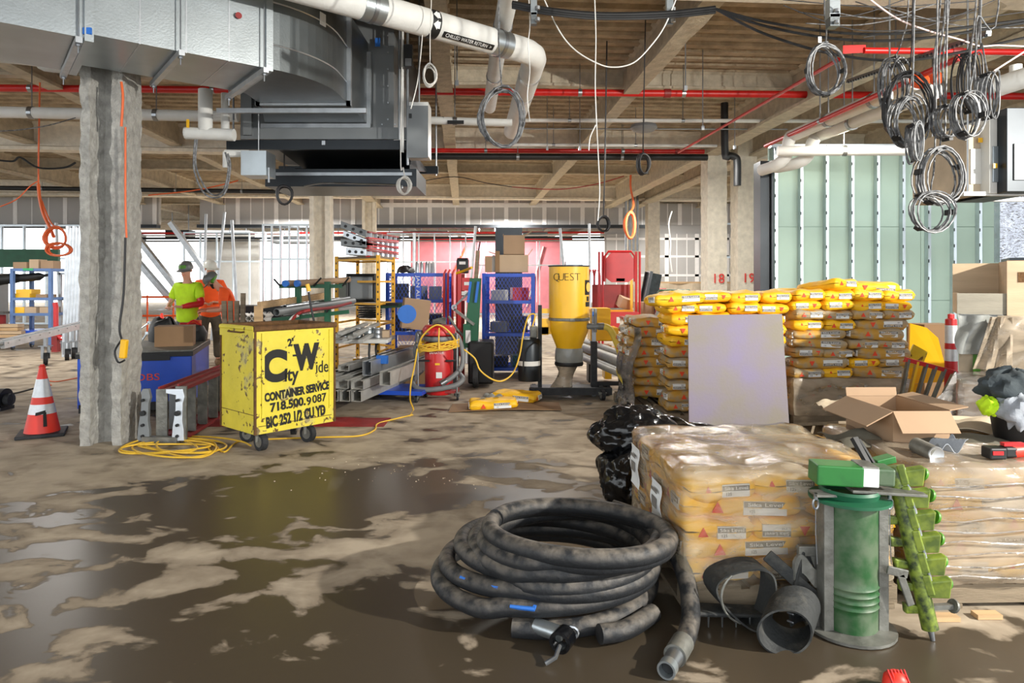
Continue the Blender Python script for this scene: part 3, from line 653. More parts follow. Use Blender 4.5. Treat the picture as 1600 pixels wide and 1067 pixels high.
# conduits and small devices right of the unit
for i, px in enumerate((624, 629, 637)):
    pipe_run('conduit', ('left', 'middle', 'right')[i]+' one of three vertical conduits beside the air unit', [Vector((W(px, 0, 7.9).x, 7.9, DECK)), W(px, 218+20*i, 7.9)], .016, ('steel', 'pvc_white', 'steel')[i])
t = thing('control_box', 'small black control box on the ceiling conduits', 'control box', tuple(W(638, 88, 7.8)))
B(W(638, 88, 7.8), (.1, .08, .25)).build('casing', 'black', t, world=True); B(W(638, 97, 7.75), (.07, .02, .08)).build('plug', 'steel', t, world=True)
t = thing('electrical_cabinet', 'flat grey electrical cabinet hung beside the air unit', 'cabinet', tuple(W(655, 206, 7.9)))
B(W(655, 206, 8.05), (.25, .3, .63)).build('cabinet_body', 'pvc_white', t, world=True, bevel=.006); B(W(653, 206, 7.88), (.235, .02, .60)).build('door', 'unit_grey', t, world=True)
B(W(641, 181, 7.86), (.03, .02, .05)).build('latch', 'black', t, world=True)
t = thing('pipe_fitting_cluster', 'galvanised filter fitting with white pipes below the unit', 'valve', tuple(W(405, 256, 7.7)))
B(W(404, 258, 7.7), (.28, .3, .27)).build('box', 'galv', t, world=True); MB().tube([W(352, 238, 7.6), W(352, 262, 7.6)], .03).build('pipe', 'insul', t, world=True); MB().tube([W(352, 240, 7.65), W(386, 240, 7.65), W(386, 262, 7.65)], .045, 10).build('pipe', 'insul', t, world=True)
MB().tube([W(420, 262, 7.6), W(420, 285, 7.6)], .012).build('drain', 'steel', t, world=True); MB().cyl(W(404, 258, 7.7), (W(404, 0, 7.7).x, 7.7, DECK), .006, n=6).build('hanger_rod', 'steel', t, world=True)
# VRF cabinets top right
t = thing('branch_controller', 'hanging beige equipment cabinet with yellow stickers, upper right', 'cabinet', tuple(W(1560, 250, 5.2)))
z0 = W(0, 305, 5.2).z; z1 = W(0, 195, 5.2).z
for i, (x0, x1, yy) in enumerate(((1510, 1545, 5.2), (1546, 1572, 5.1), (1573, 1640, 5.0))):
    a = W(x0, 250, yy); b = W(x1, 250, yy)
    B(((a.x+b.x)/2, yy+.35, (z0+z1)/2+.02*i), (b.x-a.x, .7, z1-z0+.04*i)).build('cabinet_section', ('cover_tan', 'pvc_white', 'unit_black')[i], t, world=True, bevel=.005)
    B(((a.x+b.x)/2, yy-.006, (z0+z1)/2-.05), ((b.x-a.x)*.7, .012, (z1-z0)*.5)).build('access_panel', ('pvc_white', 'galv', 'unit_grey')[i], t, world=True, bevel=.003)
for px, py in ((1532, 219), (1539, 264), (1555, 259)): B(W(px, py, 5.17 if px < 1545 else 5.07), (.03, .006, .035)).build('sticker', 'yellow_paint', t, world=True)
B(W(1565, 303, 5.15), (.6, .05, .03)).build('support_channel', 'pvc_white', t, world=True); B(W(1565, 312, 5.7), (.6, .05, .03)).build('support_channel', 'pvc_white', t, world=True)
for px in (1512, 1603): MB().cyl(W(px, 305, 5.15), (W(px, 305, 5.15).x, 5.15, DECK), .007, n=6).build('hanger_rod', 'steel', t, world=True)
B(W(1588, 355, 9.7), (.55, .12, 1.0)).build('insulation_panel', 'foil'); tag(SC.objects['insulation_panel'], 'silver foil faced insulation at the right edge of the green wall', 'insulation')
# hanging lamp upper right
t = thing('work_lamp', 'glowing domed work lamp under the white pipes, upper right', 'lamp', tuple(W(1324, 192, 9.2)))
MB().lathe([(.0, .07), (.05, .06), (.14, .0), (.13, -.005), (0, .0)], 16, W(1324, 193, 9.2)).build('lamp_shade', 'white', t, True, world=True)
MB().lathe([(0, .005), (.11, -.01), (.09, -.05), (0, -.065)], 16, W(1324, 194, 9.2)).build('bulb', 'lamp', t, True, world=True)
light('lamp_glow', 'POINT', tuple(W(1324, 204, 9.2)), 60, .05, (1, .9, .7))
# ---------------------------------------------------------------- cables
def coil(label, px, py, rx, rz, Y, turns, mt, r=.005, yaw=None, lead=None, ties=3, name='cable_coil', grp='hanging cable coils'):
    c = W(px, py, Y); k = Y/FP; rx *= k; rz *= k; yaw = random.uniform(-.5, .5) if yaw is None else yaw
    turns += 2; t = thing(name, label, 'cable coil', tuple(c), 0, grp)
    pts = []; n = 18; ph = random.uniform(0, 6); rr = [(random.uniform(-.16, .12), random.uniform(-.16, .08), random.uniform(-.06, .06)) for _ in range(turns+1)]
    for i in range(turns*n+1):
        j = i//n; f = (i % n)/n; j2 = min(j+1, turns); a = 2*PI*i/n+PI/2
        e = [rr[j][q]*(1-f)+rr[j2][q]*f for q in range(3)]
        x = math.cos(a)*rx*(1+e[0]*1.3); z = math.sin(a)*rz*(1+e[1]) - rz*.06*math.sin(2*a+ph); y = e[2]*1.1
        pts.append(Vector((x*math.cos(yaw)-y*math.sin(yaw), x*math.sin(yaw)+y*math.cos(yaw), z)))
    MB().tube(pts, r, 5).build('loops', mt, t, smooth=True)
    for q in range(ties):
        a = PI/2+q*2*PI/ties+ph*.1; v = Vector((math.cos(a)*rx*math.cos(yaw), math.cos(a)*rx*math.sin(yaw), math.sin(a)*rz)); B(v, (.03, .05, .018), rm(0, PI/2-a, yaw)).build('cable_tie', 'black', t)
    if lead:
        lp = [Vector((0, 0, rz))]+[W(x, y, Yl)-c for x, y, Yl in lead]; lp.append(Vector((lp[-1].x+.03, lp[-1].y, DECK-.02-c.z))); MB().tube(lp, r, 5, sm=5).build('lead', mt, t, smooth=True)
    return t
def cable(label, pts, r, mt, sm=6, name='cable', grp=None, n=6):
    o = MB().tube([W(*p) for p in pts], r, n, sm=sm).build(name, mt, smooth=True)
    return tag(o, label, 'cable', grp)
cw, cg, cdk = 'cable_white', 'cable_grey', 'cable_dark'
coil('small oval coil of white cable hanging beside the thick pipe', 672, 118, 10, 17, 6.4, 7, cw, .005, .2, [(672, 60, 6.4), (673, 30, 6.4)], 0)
coil('grey cable coil hanging in front of the capped white pipe', 784, 184, 34, 46, 5.2, 7, cg, .006, .1, [(780, 80, 5.4), (779, 30, 5.5)], 3)
coil('small dark coil hanging under the left of the air unit', 445, 304, 12, 15, 8.6, 4, cdk, .009, .2, [(444, 250, 8.8)], 0)
coil('white coil hanging at the right end of the air unit', 632, 290, 10, 14, 7.7, 6, cw, .007, .4, [(630, 262, 7.8), (626, 240, 7.8)], 0)
coil('neat round cable coil below the white tag, upper right', 1290, 110, 30, 39, 4.6, 6, cg, .006, .1, [(1291, 40, 4.8), (1288, -10, 4.9)], 4)
coil('small dark coil hanging near the far black pipe', 1005, 256, 10, 17, 8.4, 4, cdk, .008, .2, [(1005, 205, 8.6)], 2)
coil('tiny black coil hanging before the far header wall', 943, 350, 9, 12, 9.5, 3, cdk, .011, .1, [(944, 300, 9.6), (945, 262, 9.6)], 0)
coil('wide cable coil leftmost in the dense tangle', 1398, 135, 24, 44, 4.3, 6, cg, .0047, .35, [(1410, 60, 4.4), (1420, -10, 4.5)], 3)
coil('large dark cable coil in the left of the tangle', 1420, 170, 36, 55, 4.2, 8, cdk, .0047, -.2, [(1424, 80, 4.3), (1426, 10, 4.4)], 3)
coil('grey cable coil at the bottom left of the tangle', 1418, 192, 28, 38, 4.0, 7, cg, .0047, .3, [(1426, 110, 4.1), (1428, 60, 4.2)], 3)
coil('narrow edge-on cable bundle under the left tangle', 1428, 222, 7, 30, 3.9, 8, cg, .0047, .0, [(1426, 150, 4.0), (1427, 90, 4.0)], 2)
coil('cable coil in the middle of the tangle', 1478, 192, 20, 26, 4.0, 6, cg, .0047, .3, [(1462, 120, 4.1), (1466, 60, 4.2), (1480, -10, 4.3)], 2)
coil('dark cable coil upper right of the tangle', 1512, 130, 22, 46, 4.2, 7, cdk, .0047, .5, [(1518, 60, 4.3), (1530, 15, 4.4)], 2)
coil('bright cable coil front centre of the right tangle', 1515, 178, 24, 36, 3.8, 9, cg, .0047, .2, [(1524, 90, 3.9), (1528, 25, 4.0), (1560, 10, 4.0)], 3)
coil('narrow cable bundle at the right edge of the tangle', 1543, 150, 12, 36, 3.9, 9, cg, .0047, .3, [(1535, 70, 4.0), (1532, 25, 4.1)], 2)
coil('big round coil hanging in front of the green wall', 1468, 278, 36, 44, 3.9, 8, cg, .0047, .1, [(1472, 200, 4.0), (1478, 160, 4.0)], 5)
coil('lowest round coil hanging in front of the green wall', 1452, 331, 33, 30, 3.8, 4, cg, .005, .1, [(1455, 290, 3.9), (1462, 180, 4.0)], 3)
coil('orange cord coil hanging over the blue shelf cart', 87, 372, 14, 17, 9.5, 4, 'cord_orange', .012, .3, [(78, 345, 9.6), (66, 315, 9.8), (60, 285, 10)], 0)
coil('small orange cord bundle left of the near column', 92, 390, 17, 10, 9.4, 3, 'cord_orange', .012, .2, None, 0)
coil('orange tangle of cord on the far conduit column', 984, 352, 8, 20, 20, 6, 'cord_orange', .03, .2, [(990, 320, 20), (985, 290, 20)], 0)
MB().tube([W(305, 218, 6.6), W(303, 262, 6.6), W(316, 298, 6.6), W(334, 309, 6.6), W(352, 300, 6.6), W(360, 262, 6.6), W(356, 240, 6.6)], .009, 6, sm=6).tube([W(308, 218, 6.65), W(306, 258, 6.65), W(320, 292, 6.65), W(335, 305, 6.65), W(350, 296, 6.65), W(357, 262, 6.65), W(352, 238, 6.65)], .009, 6, sm=6).build('cable_loop', cg, smooth=True)
tag(SC.objects['cable_loop'], 'long grey cable loop sagging left of the air unit', 'cable')
cable('white cable drooping in a wide curve below the upper edge', [(848, -6, 5), (872, 45, 5), (895, 75, 5), (925, 95, 5), (955, 105, 5), (990, 98, 5), (1020, 68, 5), (1040, 38, 5), (1058, -6, 5)], .005, cw)
cable('long pale cable hanging straight down before the beam', [(929, -6, 4.6), (931, 60, 4.6), (930, 130, 4.6), (932, 190, 4.6), (935, 250, 4.7), (937, 300, 4.7), (934, 345, 4.7)], .004, cw)
cable('short pale cable tail split below the hanging line', [(931, 195, 4.6), (922, 215, 4.6), (920, 235, 4.6)], .004, cw)
cable('thin white cable hanging past the thick pipe elbow', [(826, -6, 4.9), (828, 40, 4.9), (825, 70, 4.9), (828, 110, 4.9), (824, 150, 4.9), (828, 190, 4.9)], .004, cw)
cable('thin white cable beside the small white coil', [(660, 55, 6.4), (657, 90, 6.4), (652, 130, 6.4), (642, 170, 6.4)], .005, cw)
for i, (dy, r) in enumerate(((0, .015), (4, .013), (7, .012))):
    cable(('upper', 'middle', 'lower')[i]+' one of three thick black cables sagging at top centre', [(800, 4+dy, 4.8), (860, 15+dy, 4.8), (940, 22+dy, 4.9), (1040, 20+dy, 5), (1118, 12+dy, 5)], r, 'black')
for i, e in enumerate(((35, 52, 50, 30), (42, 62, 60, 34), (55, 88, 92, 57))):
    cable(('uppermost', 'middle', 'lowest')[i]+' one of three black cables sagging across the upper right', [(1118, 14, 5), (1200, e[0], 4.9), (1320, e[1], 4.8), (1440, e[2], 4.7), (1610, e[3], 4.6)], .010, 'black')
cable('pinkish white cable slanting down to the upper right', [(1350, -8, 4.4), (1400, 28, 4.4), (1450, 48, 4.4), (1500, 62, 4.4), (1531, 72, 4.4), (1560, 71, 4.4), (1610, 73, 4.4)], .0055, 'cable_pink')
cable('yellowish cable stub rising at the far right', [(1553, 111, 4.6), (1575, 97, 4.6), (1605, 78, 4.6)], .006, 'cable_pink', 2)
rnd = random.Random(7)
for i in range(9):
    y0 = rnd.uniform(-5, 60); y1 = rnd.uniform(-5, 70); x0 = 1130+rnd.uniform(-30, 260); x1 = x0+rnd.uniform(160, 330)
    cable('thin loose cable strung under the upper right beams, '+NTH[i]+' from the left', [(x0, y0, 5), ((x0+x1)/2, (y0+y1)/2+rnd.uniform(8, 26), 5), (x1, y1, 5)], .004, (cg, cdk, cdk)[i % 3], grp='thin cables strung under the upper right beams')
for i, px in enumerate((1462, 1470, 1476, 1518, 1526)):
    cable(ORD[i]+' one of the cables dropping into the tangle', [(px+8, -8, 4.3), (px+4, 40, 4.2), (px-3, 100, 4.1), (px, 170, 4.0)], .0055, cg, grp='cables dropping into the tangle')
cable('orange rope line slanting across the far beams left', [(232, 305, 12), (300, 298, 12), (350, 288, 12), (372, 282, 12)], .012, 'cord_orange', 3)
cable('orange cord dropping from the beam over the shelf cart', [(60, 288, 9.9), (62, 310, 9.8), (68, 335, 9.7), (78, 356, 9.6), (84, 370, 9.5)], .022, 'cord_orange', 4)
cable('thin orange cord strung from the upper left corner', [(-6, 325, 9.8), (25, 312, 9.8), (48, 290, 9.9), (60, 283, 9.9)], .008, 'cord_orange', 4)
cable('pair of black cables looping below the left girder', [(-6, 250, 8), (20, 252, 8), (32, 246, 8), (60, 262, 8), (100, 262, 8), (118, 254, 8)], .012, 'black', 5)
cable('slim grey cable tied along the left girder', [(-6, 205, 8.4), (30, 203, 8.4), (75, 196, 8.4), (118, 184, 8.4)], .007, cg, 4)
cable('red rope lines strung across the far beams', [(800, 292, 16), (870, 296, 16), (930, 288, 16), (975, 275, 16)], .012, 'red_dark', 4)
cable('dark wires sagging across the far centre beams', [(655, 284, 15), (710, 276, 15), (760, 286, 15), (800, 292, 15)], .010, 'black', 4)
cable('curled white cable hanging by column eighteen', [(1050, 330, 14), (1045, 350, 14), (1048, 380, 14), (1047, 400, 14), (1050, 425, 14)], .014, cw, 4)
for i, px in enumerate((978, 984, 990, 996)): pipe_run('conduit', ORD[i]+' one of four conduits on the far dark column', [W(px, 300, 23.9), W(px, 392, 23.9)], .04, 'steel', n=8)
t = thing('ceiling_device', 'grey ceiling box hanging under the pale conduit', 'device', tuple(W(1006, 200, 11)))
MB().lathe([(0, .06), (.2, .05), (.22, 0), (.16, -.05), (0, -.06)], 12, W(1006, 200, 11)).build('housing', 'unit_grey', t, True, world=True); MB().cyl(W(1006, 194, 11), (W(1006, 194, 11).x, 11, DECK), .01).build('stem', 'steel', t, world=True)
for i, (px, py, Y) in enumerate(((1301, 22, 4.6), (834, 18, 4.8), (1046, 20, 5.2))):
    t = thing('strut_hanger', ('large galvanised hanger bracket right of the sagging cables', 'galvanised hanger bracket beside the thick elbow pipe', 'small galvanised hanger bracket left of the slanting beam')[i], 'bracket', tuple(W(px, py, Y)))
    s = (.07, .045, .05)[i]; MB().box(W(px, py-8, Y), (s, s, .13)).build('bracket', 'galv', t, world=True); MB().box(W(px, py+12, Y), (s*.9, s, .08)).build('bracket', 'galv_dark', t, world=True)
    for q in (-8, 10): MB().cyl(W(px+6, py+q, Y-.05), W(px+6, py+q+5, Y-.05), .018, n=8).build('bolt', 'steel', t, world=True)
    MB().cyl(W(px, py-8, Y), (W(px, 0, Y).x, Y, DECK), .008, n=6).build('hanger_rod', 'steel', t, world=True)
for i, (px, y0, y1, Y) in enumerate(((1071, 75, 138, 8.5), (1098, 120, 200, 10), (435, 40, 60, 8), (1148, 170, 230, 12), (906, 165, 232, 12), (855, 210, 232, 12.5), (1390, 110, 150, 6), (714, 60, 130, 8))):
    tag(MB().cyl(W(px, y1, Y), (W(px, y0, Y).x, Y, DECK), .008, n=6).box(W(px, y1, Y), (.04, .04, .06)).build('hanger_rod', 'steel'), 'bare steel hanger rod under the deck, '+('beside the red main', 'left of the thin red line', 'above the air unit', 'in front of column eighteen', 'right of the white pipe leg', 'near the far conduit', 'over the cable tangle', 'beside the black marker label')[i], 'rod', 'bare hanger rods')
# pendant tag
tag(B(W(1281, 62, 4.55), (.022, .004, .04)).build('cable_tag', 'paper'), 'white paper tag hanging above the neat round coil', 'tag')
# ---------------------------------------------------------------- people
import bmesh
def skin(name, V, E, mt, parent, sub=2, root=0):
    """V: list of (co, rx, ry)"""
    me = bpy.data.meshes.new(name); bm = bmesh.new(); lay = bm.verts.layers.skin.verify(); vs = []
    for i, (co, rx, ry) in enumerate(V):
        v = bm.verts.new(co); v[lay].radius = (rx, ry); v[lay].use_root = (i == root); vs.append(v)
    for a, b in E: bm.edges.new((vs[a], vs[b]))
    bm.to_mesh(me); bm.free(); me.materials.append(M[mat] if False else M[mt])
    o = bpy.data.objects.new(name, me); C.objects.link(o); o.parent = parent
    s = o.modifiers.new('skin', 'SKIN'); s.use_smooth_shade = True
    u = o.modifiers.new('sub', 'SUBSURF'); u.levels = sub; u.render_levels = sub
    return o
def hand(wr, d, up, side, parent, mt='skin'):
    d = Vector(d).normalized(); up = Vector(up); up = (up-d*up.dot(d)).normalized(); s = d.cross(up)*side
    m = MB(); p = Vector(wr)
    m.tube([p-d*.02, p+d*.02, p+d*.05, p+d*.085], [.026, .036, .041, .036], 10, sm=2, flat=.5)
    for k, (o, L) in enumerate(((.030, .062), (.011, .072), (-.010, .067), (-.029, .052))):
        b = p+d*.08+s*o; m.tube([b-d*.015, b+d*L*.45-up*.006, b+d*L*.8-up*.022, b+d*L*.9-up*.045], [.0095, .009, .0085, .007], 8, sm=2)
    b = p+d*.03+s*.03; m.tube([b-d*.01, b+s*.022+d*.022, b+s*.028+d*.05-up*.012], [.012, .0105, .0085], 8, sm=2)
    return m.build('hand', mt, parent, True)
def person(label, loc, rz, shirt, pants, J, helmet, skin_m='skin', sleeve=None, logo=None, beard=False):
    t = thing('person', label, 'person', loc, rz, None)
    g = lambda k: Vector(J[k])
    pel, ch, nk, hd = g('pelvis'), g('chest'), g('neck'), g('head')
    hx = (hd-nk).normalized(); fw = Vector(J.get('face', (0, -1, 0))); fw = (fw-hx*fw.dot(hx)).normalized()
    V = [(pel, .12, .10), (pel.lerp(ch, .5), .125, .10), (ch, .14, .10), (nk-Vector((0, 0, .03)), .07, .07), (nk+hx*.05, .055, .055), (nk+hx*.12+fw*.03, .066, .070), (nk+hx*.19+fw*.012, .077, .092), (nk+hx*.26, .060, .075)]
    E = [(i, i+1) for i in range(7)]
    for s in ('L', 'R'):
        sh, el, wr = g('sh'+s), g('el'+s), g('wr'+s); n = len(V)
        V += [(sh, .055, .055), (sh.lerp(el, .5), .046, .046), (el, .040, .040), (el.lerp(wr, .4), .038, .038), (wr, .027, .024)]; E += [(2, n), (n, n+1), (n+1, n+2), (n+2, n+3), (n+3, n+4)]
        hp, kn, an = g('hp'+s), g('kn'+s), g('an'+s); n = len(V)
        V += [(hp, .085, .09), (kn, .058, .06), (an, .04, .045)]; E += [(0, n), (n, n+1), (n+1, n+2)]
    skin('body', V, E, skin_m, t)
    for s, sd in (('L', 1), ('R', -1)): hand(g('wr'+s), J.get('hd'+s, tuple(g('wr'+s)-g('el'+s))), (0, 0, 1), sd, t, skin_m)
    # face
    c = nk+hx*.18; sx = fw.cross(hx)
    m = MB()
    m.tube([c+hx*.02+fw*.085, c-hx*.015+fw*.110, c-hx*.028+fw*.088], [.010, .014, .010], 8, sm=3)
    m.build('nose', skin_m, t, True)
    for q in (-1, 1):
        m = MB(); m.lathe([(0, -.012), (.011, 0), (0, .012)], 8, c+hx*.018+fw*.078+sx*q*.03); m.build('eye', 'white', t, True)
        m = MB(); m.lathe([(0, -.03), (.014, -.01), (.018, .015), (0, .035)], 8, c+sx*q*.078-fw*.005); m.build('ear', skin_m, t, True)
    MB().bar(c-hx*.055+fw*.083-sx*.022, c-hx*.055+fw*.083+sx*.022, .008, .008).build('mouth', 'logo_red', t)
    if beard: MB().tube([c-hx*.03+fw*.05-sx*.06, c-hx*.085+fw*.07, c-hx*.03+fw*.05+sx*.06], .028, 8, sm=3).build('beard', 'black', t, True)
    # shirt
    V = [(pel+Vector((0, 0, -.16)), .18, .15), (pel+Vector((0, 0, -.02)), .19, .155), (pel.lerp(ch, .45), .185, .15), (ch, .195, .14), (nk-Vector((0, 0, .045)), .09, .085)]; E = [(0, 1), (1, 2), (2, 3), (3, 4)]
    for s in ('L', 'R'):
        sh, el = g('sh'+s), g('el'+s); n = len(V); V += [(sh, .085, .085), (sh.lerp(el, .8), .078, .078)]; E += [(3, n), (n, n+1)]
    so = skin('shirt', V, E, shirt, t)
    for s in ('L', 'R'):
        if sleeve and s in sleeve: MB().tube([g('sh'+s).lerp(g('el'+s), .7), g('el'+s), g('el'+s).lerp(g('wr'+s), .5), g('el'+s).lerp(g('wr'+s), .95)], [.056, .054, .048, .036], 12, sm=3).build('sleeve', 'red', t, True)
    V = [(pel+Vector((0, 0, .03)), .15, .13), (pel+Vector((0, 0, -.06)), .165, .14)]; E = [(0, 1)]
    for s in ('L', 'R'):
        hp, kn, an = g('hp'+s), g('kn'+s), g('an'+s); n = len(V); V += [(hp+Vector((0, 0, -.06)), .105, .11), (kn, .085, .085), (an+Vector((0, 0, .02)), .07, .075)]; E += [(1, n), (n, n+1), (n+1, n+2)]
    skin('trousers', V, E, pants, t)
    for s in ('L', 'R'):
        an = g('an'+s); MB().tube([an+Vector((0, .05, -.02)), an+Vector((0, 0, -.045)), an+Vector((0, -.09, -.065)), an+Vector((0, -.17, -.07))], [.045, .055, .05, .035], 10, sm=3).build('boot', 'boot', t, True)
    # helmet
    R = Matrix((sx, -fw, hx)).transposed()
    hc = nk+hx*.205-fw*.0
    prof = [(.118, 0), (.121, .02), (.116, .06), (.095, .10), (.05, .128), (0, .135)]
    hm = MB().lathe(prof, 20, hc, R)
    hm.v = [tuple(hc+R @ Vector((q.x*.88, q.y*1.12, q.z))) for q in [R.transposed() @ (Vector(v)-hc) for v in hm.v]]
    hm = hm.build('helmet', helmet[0], t, True)
    MB().sheet(lambda a, b: hc+R @ Vector((math.sin((a-.5)*2.2)*(.10+.035*b), -math.cos((a-.5)*2.2)*(.125+.06*b), .006-.02*b)), 12, 3, .006).build('brim', helmet[0], t, True)
    if len(helmet) > 1: MB().sheet(lambda a, b: hc+R @ Vector((math.sin((a-.5)*1.2)*.104, -math.cos((a-.5)*1.2)*.137+.02*b, .03+.05*b)), 6, 3, .004).build('emblem', helmet[1], t, True)
    return t, so, (c, hx, fw, sx)
st = dict(pelvis=(0, 0, .96), chest=(0, .02, 1.32), neck=(0, .01, 1.50), head=(0, -.03, 1.72), face=(.1, -1, -.25),
          shL=(.19, .02, 1.42), elL=(.27, -.05, 1.15), wrL=(.10, -.30, 1.10), hdL=(-.8, -.4, .1), shR=(-.19, .02, 1.42), elR=(-.27, -.04, 1.15), wrR=(-.16, -.28, 1.08), hdR=(.8, -.5, .1),
          hpL=(.10, 0, .90), knL=(.12, -.03, .50), anL=(.13, .02, .09), hpR=(-.10, 0, .90), knR=(-.12, -.03, .50), anR=(-.14, .02, .09))
t, so, (c, hx, fw, sx) = person('man in a lime high-visibility shirt with a dark hard hat', (-5.28, 11.1, 0), -.15, 'lime_hiviz', 'trouser_grey', st, ('helmet_grey', 'lime_clean'), sleeve='L')
for q in (-1, 1): MB().lathe([(0, -.004), (.02, -.003), (.022, 0), (.02, .003), (0, .004)], 10, c+hx*.018+fw*.092+sx*q*.032, Matrix((sx, hx, fw)).transposed()).build('safety_glasses', 'glass_bottle', t, True)
bent = dict(pelvis=(0, .02, .95), chest=(0, -.05, 1.29), neck=(0, -.14, 1.43), head=(0, -.30, 1.60), face=(0, -.8, -.9),
          shL=(.19, -.07, 1.38), elL=(.25, -.10, 1.08), wrL=(.10, -.36, 1.06), shR=(-.19, -.07, 1.38), elR=(-.24, -.12, 1.09), wrR=(-.12, -.38, 1.08),
          hpL=(.10, .05, .86), knL=(.13, -.06, .47), anL=(.13, .05, .09), hpR=(-.10, .05, .86), knR=(-.12, -.12, .47), anR=(-.13, -.05, .09))
t, so, (c, hx, fw, sx) = person('man in an orange high-visibility shirt bending his head, lime-marked helmet', (-4.63, 11.2, 0), -1.25, 'orange_hiviz', 'trouser', bent, ('helmet_grey',), skin_m='skin', beard=True)
hc = c+hx*.06
MB().tube([c+sx*-.10+fw*.02-hx*.02, c-fw*.10+hx*.05, c+sx*.10+fw*.02-hx*.02], [.03, .035, .03], 10, sm=4).build('ear_protector', 'lime_clean', t, True)
B((-.0, .06, 1.22), (.16, .10, .12), rm(-.5, 0, 0)).build('back_print', 'card_pale', t) if False else None
st2 = dict(st); st2['face'] = (.5, -1, -.5)
t, so, _ = person('man in orange with a white hard hat, mostly hidden behind the others', (-5.44, 12.3, 0), .5, 'orange_hiviz', 'trouser', st2, ('helmet_white',))
t.scale = (1.03, 1.03, 1.03); SC.objects['person.001'].scale = (.97, .97, .97)
# ---------------------------------------------------------------- generic builders
def carton(label, loc, size, rz=0, mt='card', flaps=(), grp=None, cat='box', name='cardboard_box', tape=True, marks=None, tilt=None):
    x, y, z = size; t = thing(name, label, cat, loc, rz, grp)
    if tilt: t.rotation_euler = (tilt[0], tilt[1], rz)
    th = .006
    if flaps:
        for s in (-1, 1):
            B((s*(x/2-th/2), 0, z/2), (th, y, z)).build('side_panel', mt, t); B((0, s*(y/2-th/2), z/2), (x-2*th, th, z)).build('side_panel', mt, t)
        B((0, 0, th/2), (x-2*th, y-2*th, th)).build('bottom_panel', mt, t)
        for f in flaps:                                # (side, angle out from vertical, length)
            s, a, L = f; a = math.radians(a)
            if s in 'EW':
                k = 1 if s == 'E' else -1; d = Vector((k*math.sin(a), 0, math.cos(a))); P = [Vector((k*x/2, -y/2, z)), Vector((k*x/2, y/2, z))]; n = Vector((math.cos(a), 0, -k*math.sin(a)))*th
            else:
                k = 1 if s == 'N' else -1; d = Vector((0, k*math.sin(a), math.cos(a))); P = [Vector((-x/2, k*y/2, z)), Vector((x/2, k*y/2, z))]; n = Vector((0, math.cos(a), -k*math.sin(a)))*th
            MB().slab([P[0], P[1], P[1]+d*L, P[0]+d*L], [P[0]-n, P[1]-n, P[1]+d*L-n, P[0]+d*L-n]).build('flap', mt, t)
    else:
        B((0, 0, z/2), (x, y, z)).build('box_body', mt, t)
        if tape: B((0, 0, z+.0005), (x+.002, .05, .002)).build('tape', 'card_pale', t); B((0, -y/2-.0005, z*.88), (.05, .002, z*.24)).build('tape', 'card_pale', t)
    return t
def caster(t, p, r=.05, yaw=0, mt='rubber', plate='dirty_steel', name='caster'):
    p = Vector(p); ax = Vector((math.cos(yaw), math.sin(yaw), 0)); wc = Vector((p.x, p.y, r))
    w_ = MB().cyl(wc-ax*r*.32, wc+ax*r*.32, r, n=18).build(name, mt, t, True)
    MB().cyl(wc-ax*r*.34, wc+ax*r*.34, r*.62, n=14).build('hub', plate, w_, True)
    m = MB()
    for s in (-1, 1): m.bar(wc+ax*s*r*.42, Vector((p.x, p.y, p.z))+ax*s*r*.42, r*.5, r*.1)
    m.box((p.x, p.y, p.z), (r*1.5, r*1.5, .012)); m.build('fork', plate, t)
# ---------------------------------------------------------------- left side
def cone(label, loc, h, k=1, detail=True, tip=True):
    t = thing('traffic_cone', label, 'cone', loc, .5)
    R0 = .165*h/.69; rt = .024
    rr = lambda z: R0+(rt-R0)*z/h
    if detail: MB().box((0, 0, .018), (.40, .40, .035)).build('base', 'rubber', t, bevel=.01)
    zs = [.03, .32*h, .46*h, .56*h, .82*h, h*.985]; ms = ['orange_cone', 'reflective', 'orange_cone', 'reflective', 'orange_cone']
    if not detail: zs = [0, h]; ms = ['orange_cone']
    nm = ['cone_body', 'reflective_band', 'cone_body', 'reflective_band', 'cone_body']
    for i in range(len(zs)-1):
        e = .002 if i % 2 else 0; MB().lathe([(rr(zs[i])+e, zs[i]), (rr(zs[i+1])+e, zs[i+1])], 28, (0, 0, 0)).build(nm[i], ms[i], t, True)
    if detail: MB().lathe([(rt, h*.985), (rt+.006, h*.985), (rt+.006, h*1.0), (rt*.8, h*1.01), (rt*.8, h*1.03), (0, h*1.03)], 20).build('top_knob', 'orange_cone', t, True)
    return t
t = cone('orange traffic cone with two reflective bands standing left of the near column', FL(66, 679), .67)
a = -PI/2-.5+.35
mm = MB()
for u0, u1, z0, z1 in ((-.10, .22, .205, .235), (.14, .24, .10, .235)):
    mm.sheet(lambda q, r: (lambda ang, z: Vector((math.cos(ang)*(.165+(.024-.165)*z/.67+.003), math.sin(ang)*(.165+(.024-.165)*z/.67+.003), z)))(a+(u0+(u1-u0)*q)*2.2, z0+(z1-z0)*r+(.02*q if u0 < 0 else 0)), 6, 3)
mm.build('painted_mark', 'ink', t)
cone('small far orange cone behind the black bag', (-8.0, 15.6, .18), .6, detail=False)
t = thing('motor_unit', 'black motor housing cut by the left edge of the view', 'machine', FL(2, 640))
MB().cyl((-.2, 0, .13), (.06, 0, .13), .12, n=20).build('housing', 'black', t, True); MB().cyl((.05, .0, .12), (.12, 0, .12), .07, n=16).build('end_cap', 'rubber', t, True); B((-.05, 0, .02), (.25, .22, .04)).build('base', 'black', t)
cable('black flex running from the motor to the cone', [(14, 616, 8.5), (30, 613, 8.7), (52, 607, 9)], .012, 'black', 4)
t = SC.objects
